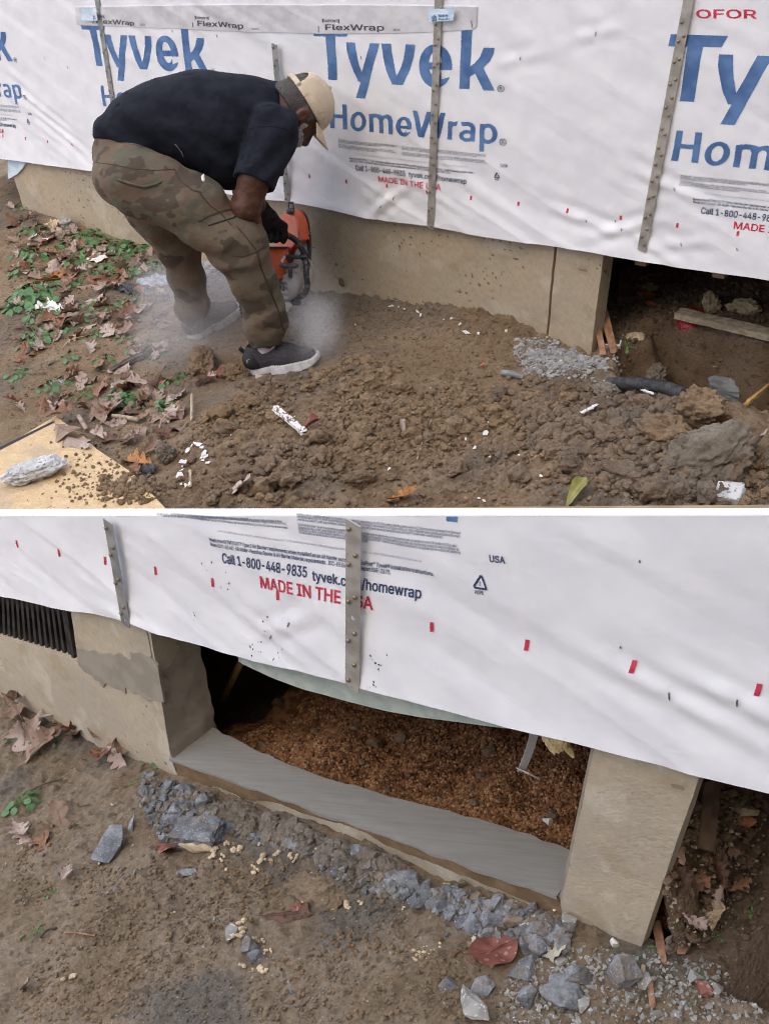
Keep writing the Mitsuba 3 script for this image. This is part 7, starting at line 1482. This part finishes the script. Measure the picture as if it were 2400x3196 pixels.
rock(725, 2912, 0.026, (0.55, 1.0, 0.4), 'm_stone_pale', 'flat upright grey shard beside the foam bits', 523, 0.3, (0.2, -0.3, 1))
rock(575, 2730, 0.040, (1, 0.3, 0.2), 'm_stone', 'flat grey sliver lying below the squared block', 524, 0.5)
rock(700, 2795, 0.0, (1, 1, 1), 'm_stone', '', 1) if False else None
p = lp(985, 2790); put('soil_slab', place(lump(1, 4, 0.3, 66, (0.075, 0.048, 0.010), 1.6, 0.1, 0.6), p + [0, 0, 0.004]), 'm_soil_up', LO, smooth=40, label='flat reddish brown soil slab lifting from the ground', cat='soil')
# cream foam bits
FO = [(670, 2660, 14), (740, 2655, 16), (708, 2640, 9), (700, 2675, 8), (660, 2682, 9), (690, 2690, 7), (812, 2640, 7), (820, 2690, 13), (848, 2690, 9), (868, 2672, 11), (800, 2725, 10), (795, 2710, 8), (905, 2675, 9), (930, 2680, 9), (920, 2690, 7), (995, 2655, 7), (708, 2718, 8), (990, 2775, 8), (990, 2830, 0), (1085, 2840, 15), (1130, 2825, 7), (760, 2885, 13), (755, 2915, 12), (740, 2925, 10), (765, 2905, 9), (790, 2940, 12), (815, 2945, 9), (762, 3020, 11), (815, 3030, 13), (825, 3035, 9), (830, 2978, 7), (845, 2972, 6), (232, 3055, 14), (865, 3005, 0), (950, 2822, 7), (310, 2700, 8), (545, 2850, 5), (1280, 2820, 7), (1260, 2840, 5), (1610, 2822, 9), (1735, 2845, 7), (353, 2515, 6)]
FM = [join([place(lump(1, 2, 0.35, 700 + i * 5 + j, (1, 0.75, 0.6), 2.0, 0.2), np.random.default_rng(i * 9 + j).normal(size=3) * [0.55, 0.55, 0.15], None, 0.62) for j in range(4)]) for i in range(4)]
for i, (x, y, s) in enumerate(FO):
    if s: put('foam_bit', place(FM[i % 4], lp(x, y, s * 0.00045), basis(g.normal(size=3) * 0.3 + [0, 0, 1], g.uniform(0, 6)), s * 0.00078), 'm_foam_crumb', LO, smooth=50,
              label=('lone white foam bit at the lower left' if x == 232 else 'cream foam crumb among the stones round the lone dark stones' if 700 < x < 860 and y > 2860 else 'cream foam crumb on the ground below the sill'), cat='foam', group=None if x == 232 else ('foam crumbs by the lone dark stones' if 700 < x < 860 and y > 2860 else 'foam crumbs below the sill'))
put('crumb_patch', fast := place(join([place(lump(1, 1, 0.35, i, (1, 0.7, 0.5)), (g.normal() * 0.014, g.normal() * 0.022, 0.001), None, g.uniform(0.002, 0.005)) for i in range(46)]), lp(1325, 2970)), 'm_foam_crumb', LO, smooth=50, label='patch of yellowish crumbs trodden into the ground left of the reddish leaf', cat='crumbs', kind='stuff')
for x, y, s, w in [(1645, 2920, 0.022, 'pale curved skim flake standing in the rubble band'), (1668, 2885, 0.020, 'narrow pale skim flake beside the standing one'), (1740, 2985, 0.026, 'cream skim flake lying right of the reddish leaf'), (1240, 2795, 0.020, 'tan skim flake beside the biggest grey stone'), (1395, 2780, 0.016, 'greenish skim flake in the rubble band'), (1745, 3115, 0.030, 'long curved tan flake on the grey stones at the lower edge'), (1480, 2940, 0.014, 'small cream flake above the reddish leaf')]:
    put('skim_flake', place(crumple(s * 0.7, s * 0.4, x, s * 0.4, 8), lp(x, y, s * 0.35), basis(g.normal(size=3) * 0.5 + [0, -0.3, 1], g.uniform(0, 6))), 'm_skim', LO, smooth=True, label=w, cat='flake')
rock(1445, 2768, 0.020, (0.55, 0.5, 1.0), 'm_stone_brown', 'upright tan brick-like chip in the rubble band', 530, 0, (0.2, -0.2, 1))
# pebbles of orange gravel dropped outside
for x, y, s in [(857, 3012, 5), (925, 3030, 6), (925, 3055, 6), (955, 3045, 5), (1100, 2955, 8)]:
    put('orange_pebble', place(ST[x % 10], lp(x, y, 0.002), None, s * 0.0007), 'm_leaf_orange', LO, smooth=25, label='orange pebble dropped on the trodden ground', cat='pebble', group='orange pebbles on the trodden ground')
# leaves
def ll(x, y, m, b, w, s=1.0, tilt=0.25, spin=None, lift=0.008): lay_leaf(LO, lo_ground, lp(x, y), (m[0] * s, m[1]), b, g, w, None, tilt, spin, lift)
SL = [star_leaf(0.062, i, c) for i, c in ((1, 0.5), (2, 0.8), (3, -0.4), (4, 1.0))]
ll(1545, 2985, star_leaf(0.062, 8, 0.25, 0.70), 'm_leaf_red', 'big reddish brown leaf lying flat below the rubble band', 1.0, 0.08, -1.9, 0.012)
ll(325, 2385, SL[1], 'm_leaf_rust', 'large rusty leaf leaning against the wall foot', 1.15, 0.3, 1.0, 0.03)
ll(370, 2360, SL[3], 'm_leaf_tan', 'curled tan leaf behind the large rusty one at the wall', 0.9, 0.6, None, 0.03)
ll(385, 2372, LEAVES[2], 'm_leaf_pale', 'pale curled leaf edge on at the wall right of the rusty leaf', 0.7, 0.8, None, 0.03)
ll(300, 2345, SL[3], 'm_leaf_pale', 'pale leaf draped over the large rusty one', 0.75, 0.4, None, 0.04)
ll(230, 2310, SL[0], 'm_leaf_rust', 'rusty upright leaf at the wall foot', 0.8, 0.7, None, 0.03)
ll(260, 2320, LEAVES[1], 'm_leaf_dark', 'dark narrow leaf beside the rusty upright one', 0.7, 0.6, None, 0.03)
ll(120, 2275, SL[2], 'm_leaf_pale', 'broad pale leaf on the pile at the left wall foot', 1.05, 0.3, None, 0.03)
ll(70, 2240, SL[0], 'm_leaf_tan', 'tan leaf at the far left end of the wall foot', 1.0, 0.4, None, 0.03)
ll(60, 2205, SL[1], 'm_leaf_dark', 'dark leaf at the left edge against the wall', 0.9, 0.5, None, 0.04)
ll(130, 2345, LEAVES[0], 'm_leaf_tan', 'tan lobed leaf at the near edge of the leaf pile', 1.0, 0.2, None, 0.015)
ll(80, 2320, LEAVES[4], 'm_leaf_pale', 'greyish lobed leaf in the middle of the leaf pile', 1.0, 0.3, None, 0.02)
ll(165, 2310, LEAVES[3], 'm_leaf_tan', 'small tan leaf in front of the broad pale one', 0.9, 0.3, None, 0.02)
ll(100, 2300, LEAVES[5], 'm_leaf_pale', 'curled whitish leaf between the weeds', 0.9, 0.4, None, 0.02)
ll(190, 2250, SL[2], 'm_leaf_tan', 'tan leaf pressed against the wall above the weeds', 0.7, 0.7, None, 0.04)
ll(150, 2625, SL[3], 'm_leaf_rust', 'rust leaf folded on the open ground at left', 0.85, 0.2, None, 0.012)
ll(60, 2600, LEAVES[0], 'm_leaf_pale', 'pale leaf at the left edge of the open ground', 0.7, 0.3)
ll(80, 2625, LEAVES[4], 'm_leaf_pale', 'small grey star-shaped leaf beside the folded rust leaf', 0.6, 0.2)
ll(190, 2565, LEAVES[3], 'm_leaf_tan', 'small curled leaf above the folded rust leaf', 0.8, 0.3)
ll(520, 2660, LEAVES[1], 'm_leaf_red', 'muddy pinkish leaf lying against the squared block', 0.75, 0.15)
ll(205, 2735, LEAVES[5], 'm_leaf_pale', 'pale shrivelled leaf on the lower left ground', 0.7, 0.2)
ll(905, 2865, LEAVES[4], 'm_leaf_dark', 'dark purple matted leaf trodden into the ground', 0.8, 0.1)
ll(935, 2850, SL[2], 'm_leaf_red', 'crumpled maroon leaf over the dark matted one', 0.55, 0.2)
ll(95, 3090, LEAVES[3], 'm_leaf_tan', 'small tan leaf at the lower left corner', 0.5, 0.3)
for x, y, s, n, w in [(60, 2290, 0.035, 8, 'green weed under the leaf pile at the wall'), (95, 2270, 0.04, 8, 'green weed behind the broad pale leaf'), (180, 2310, 0.030, 5, 'broad green weed leaf at the near side of the leaf pile'), (190, 2270, 0.03, 8, 'weed tuft at the wall above the leaf pile'), (480, 2380, 0.025, 6, 'small weed by the left end of the sill'), (450, 2440, 0.028, 5, 'two-leaved seedling among the grey chips'), (65, 2510, 0.04, 22, 'mossy weed clump at the left edge'), (165, 2790, 0.022, 6, 'pale weed on the lower left ground'), (110, 2915, 0.025, 5, 'seedling near the lower left'),
                      (1840, 2960, 0.03, 0, '')]:
    if n: weed(LO, lo_ground, lp(x, y), s, n, g, w, None)
put('twig', tube(spline([lp(90, 2480, 0.006), lp(150, 2455, 0.010), lp(195, 2440, 0.006)], 8), 0.0018, 5), 'm_bark', LO, smooth=True, label='thin dark twig on the ground below the leaf pile', cat='twig')
put('twig', tube(spline([lp(205, 2920, 0.006), lp(260, 2925, 0.008), lp(300, 2930, 0.006)], 8), 0.0022, 5), 'm_wood_red', UP if False else LO, smooth=True, label='straight reddish twig on the trodden ground', cat='twig')
put('twig', tube(spline([lp(130, 2935, 0.006), lp(155, 2915, 0.010), lp(178, 2905, 0.006)], 8), 0.0030, 5), 'm_bark', LO, smooth=True, label='short dark twig by the lower left seedling', cat='twig')
put('twig', tube(spline([lp(245, 2515, 0.005), lp(262, 2525, 0.008), lp(285, 2518, 0.006)], 8), 0.0016, 5), 'm_bark', LO, smooth=True, label='tiny forked twig in the open ground', cat='twig')
# dark corner right of the pier
Q = lambda x, y, z=-0.56: LO.hit(x, y, 2, z)
P = scatter(LO, lo_ground, [(2060, 2840), (2200, 2560), (2390, 2520), (2390, 2900), (2280, 2960), (2080, 2950)], 700, 51); fast_pile('debris', SMALL, P, g.uniform(0.002, 0.008, len(P)), 'm_crawl_earth', LO, g, 0.3, label='dark crumbly debris in the corner behind the pier', cat='debris')
P = scatter(LO, lo_ground, [(2060, 2840), (2200, 2560), (2390, 2520), (2390, 2900), (2280, 2960), (2080, 2950)], 120, 52); fast_pile('wood_chips', S1, P, g.uniform(0.002, 0.006, len(P)), 'm_old_wood', LO, g, 0.2, label='pale chips in the dark corner behind the pier', cat='wood chips')
def lb(a, b, da, db, w, th, bs, label, cat, name, seed, up=(0.5, -0.8, 0.4)):
    e = lp(*b, 0.004); zd = float((LO.M @ e + LO.t)[2]); return board(LO, LO.depth(*a, zd + (da - db)), e, w, th, bs, label, cat, up=up, name=name, seed=seed, rough=0.0025)
board(LO, LO.hit(2216, 2440, 0, 0.775), LO.hit(2200, 2655, 0, 0.785), 0.034, 0.012, 'm_wood_dark', 'brown board leaning on the earth bank behind the pier', 'board', up=(1, -0.3, 0.2), seed=21, rough=0.0025)
for i, (x, y, b_, w) in enumerate([(2130, 2730, 'm_leaf_dark', 'dark leaf caught on the earth bank above the stakes'), (2180, 2760, 'm_leaf_rust', 'rusty leaf on the earth bank above the rotten stump'), (2250, 2720, 'm_leaf_dark', 'dark curled leaf high on the earth bank'), (2290, 2660, 'm_leaf_tan', 'tan leaf on the earth bank under the brick bit'), (2245, 2800, 'm_leaf_pale', 'pale leaf on the bank beside the paper scrap'), (2170, 2880, 'm_leaf_pale', 'pale leaf at the foot of the bank between stakes and paper'), (2310, 2760, 'm_leaf_rust', 'rusty leaf at the right end of the earth bank'), (2120, 2660, 'm_leaf_tan', 'tan leaf beside the leaning brown board')]):
    put('fallen_leaf', place((LEAVES[i % 6][0] * (0.32 + 0.05 * (i % 3)), LEAVES[i % 6][1]), LO.hit(x, y, 0, 0.785), basis((1, -0.5, 0.5 + 0.2 * (i % 3)), i * 1.3)), b_, LO, smooth=True, label=w, cat='leaf')
q_ = np.array([LO.hit(x, y, 0, 0.772 + 0.006 * g.uniform()) for x, y in zip(g.uniform(2080, 2390, 420), g.uniform(2520, 2950, 420))]); fast_pile('wood_chips', S1, q_, 0.0015 + 0.006 * g.uniform(0, 1, len(q_)) ** 3, 'm_old_wood', LO, g, 0.5, label='small wood chips caught on the earth bank', cat='wood chips')
q_ = np.array([LO.hit(x, y, 0, 0.770) for x, y in zip(g.uniform(2080, 2390, 500), g.uniform(2470, 2960, 500))]); fast_pile('debris', SMALL, q_, 0.003 + 0.009 * g.uniform(0, 1, len(q_)) ** 2, 'm_crawl_earth', LO, g, 0.5, label='crumbly earth on the bank behind the pier', cat='debris')
lb((2085, 2820), (2135, 2980), 2.115, 2.03, 0.020, 0.008, 'm_wood_red', 'split reddish stake leaning right of the pier', 'stake', 'stake', 22)
lb((2050, 2880), (2072, 3010), 2.10, 2.03, 0.013, 0.006, 'm_wood_red', 'thin reddish stake close to the pier edge', 'stake', 'stake', 23)
p = LO.hit(2150, 2810, 0, 0.775); put('rotten_wood', place(lump(1, 4, 0.4, 71, (0.016, 0.014, 0.055), 2.2, 0.2, 0.6), p, rotv([0, 1, 0], 0.25)), 'm_wood_dark', LO, smooth=30, label='crumbling rotten wood stump behind the leaning stakes', cat='wood')
p = LO.hit(2222, 2850, 0, 0.775); put('paper_scrap', place(crumple(0.016, 0.022, 33, 0.03, 12), p, basis((0.2, -0.8, 0.5))), 'm_foam_crumb', LO, smooth=60, label='crumpled pale paper scrap right of the rotten stump', cat='paper')
p = lp(2115, 2915, 0.008); put('plastic_clip', place(join([box((0, 0, 0), (0.046, 0.003, 0.014)), box((-0.022, 0.010, 0), (0.003, 0.02, 0.014)), box((0.022, 0.010, 0), (0.003, 0.02, 0.014))]), p, rotv([0, 0, 1], 0.2)), 'm_white', LO, label='small white plastic bracket behind the leaning stakes by the pier', cat='bracket')
p = LO.hit(2318, 2530, 0, 0.775); put('insulation_scrap', place(stone(1, 72, (0.036, 0.016, 0.010), 12), p), 'm_insulation', LO, smooth=40, label='yellow insulation scrap in the dark corner behind the pier', cat='insulation')
p = LO.hit(2326, 2562, 0, 0.775); put('brick_bit', place(stone(1, 73, (0.024, 0.014, 0.010), 11), p), 'm_brick', LO, label='orange brick bit under the yellow scrap in the dark corner', cat='brick')
for x, y, d, s, n in [(2265, 2845, 2.07, 0.014, 7), (2235, 2925, 2.03, 0.012, 6), (2345, 2850, 2.07, 0.014, 7), (2030, 2900, 2.07, 0.016, 8), (2045, 2960, 2.05, 0.012, 5), (1990, 2995, 2.03, 0.009, 5), (2180, 3060, 1.97, 0.015, 5)]:
    weed(LO, lo_ground, lp(x, y), s, n, g, 'small bright green weed in the corner right of the pier', 'weeds right of the pier')
lb((2010, 3010), (2000, 3080), 2.0, 1.97, 0.008, 0.003, 'm_old_wood', 'pale sliver of wood below the pier’s right corner', 'sliver', 'wood_sliver', 24)
lb((2030, 3070), (2040, 3150), 1.97, 1.94, 0.010, 0.003, 'm_wood_red', 'brownish sliver of wood at the lower right', 'sliver', 'wood_sliver', 25)
p = lp(2205, 3100); put('reddish_shard', place(stone(1, 74, (0.02, 0.016, 0.02), 11), p + [0, 0, 0.008]), 'm_leaf_red', LO, smooth=25, label='pinkish brick shard at the lower right', cat='shard')
# dark lumps on the gravel, white plastic wedge
for x, y, s, lab_ in [(985, 2290, 24, 'dark lump'), (1105, 2275, 22, 'dark lump'), (1165, 2330, 40, 'broad dark stone'), (905, 2260, 14, 'dark lump'), (1130, 2385, 20, 'dark lump'), (1275, 2425, 15, 'dark lump'), (1210, 2470, 16, 'dark lump'), (1255, 2305, 36, 'broad dark stone'), (1375, 2505, 16, 'dark lump'), (1480, 2512, 20, 'dark lump'), (1505, 2510, 14, 'dark lump'), (1530, 2350, 34, 'broad dark stone'), (1725, 2550, 24, 'dark lump'), (820, 2335, 24, 'dark flat scrap'), (870, 2195, 30, 'broad dark stone'), (1400, 2340, 20, 'dark lump'), (1500, 2425, 22, 'dark lump')]:
    q = LO.surf(x, y, lambda X, Y: np.where((Y > 0.09) & (Y < 0.66), bed(X, Y), -2.0))
    put('dark_lump', place(lump(1, 2, 0.35, x, (1, 0.8, 0.55)), q + [0, 0, 0.004], None, s * 0.00058), 'm_crawl_earth', LO, smooth=40, label=f'{lab_} lying on the brown crawl space gravel', cat='lump', group=f'{lab_}s on the gravel')
q = LO.surf(1708, 2578, lambda X, Y: np.where((Y > 0.09) & (Y < 0.66), bed(X, Y), -2.0))
put('plastic_wedge', place((trimesh.creation.cone(radius=0.008, height=0.034, sections=12).vertices, trimesh.creation.cone(radius=0.008, height=0.034, sections=12).faces), q + [0.012, 0, 0.012], rotv([0, 1, 0], -1.5)), 'm_white', LO, smooth=40, label='small white plastic wedge on the gravel near the pier', cat='wedge')
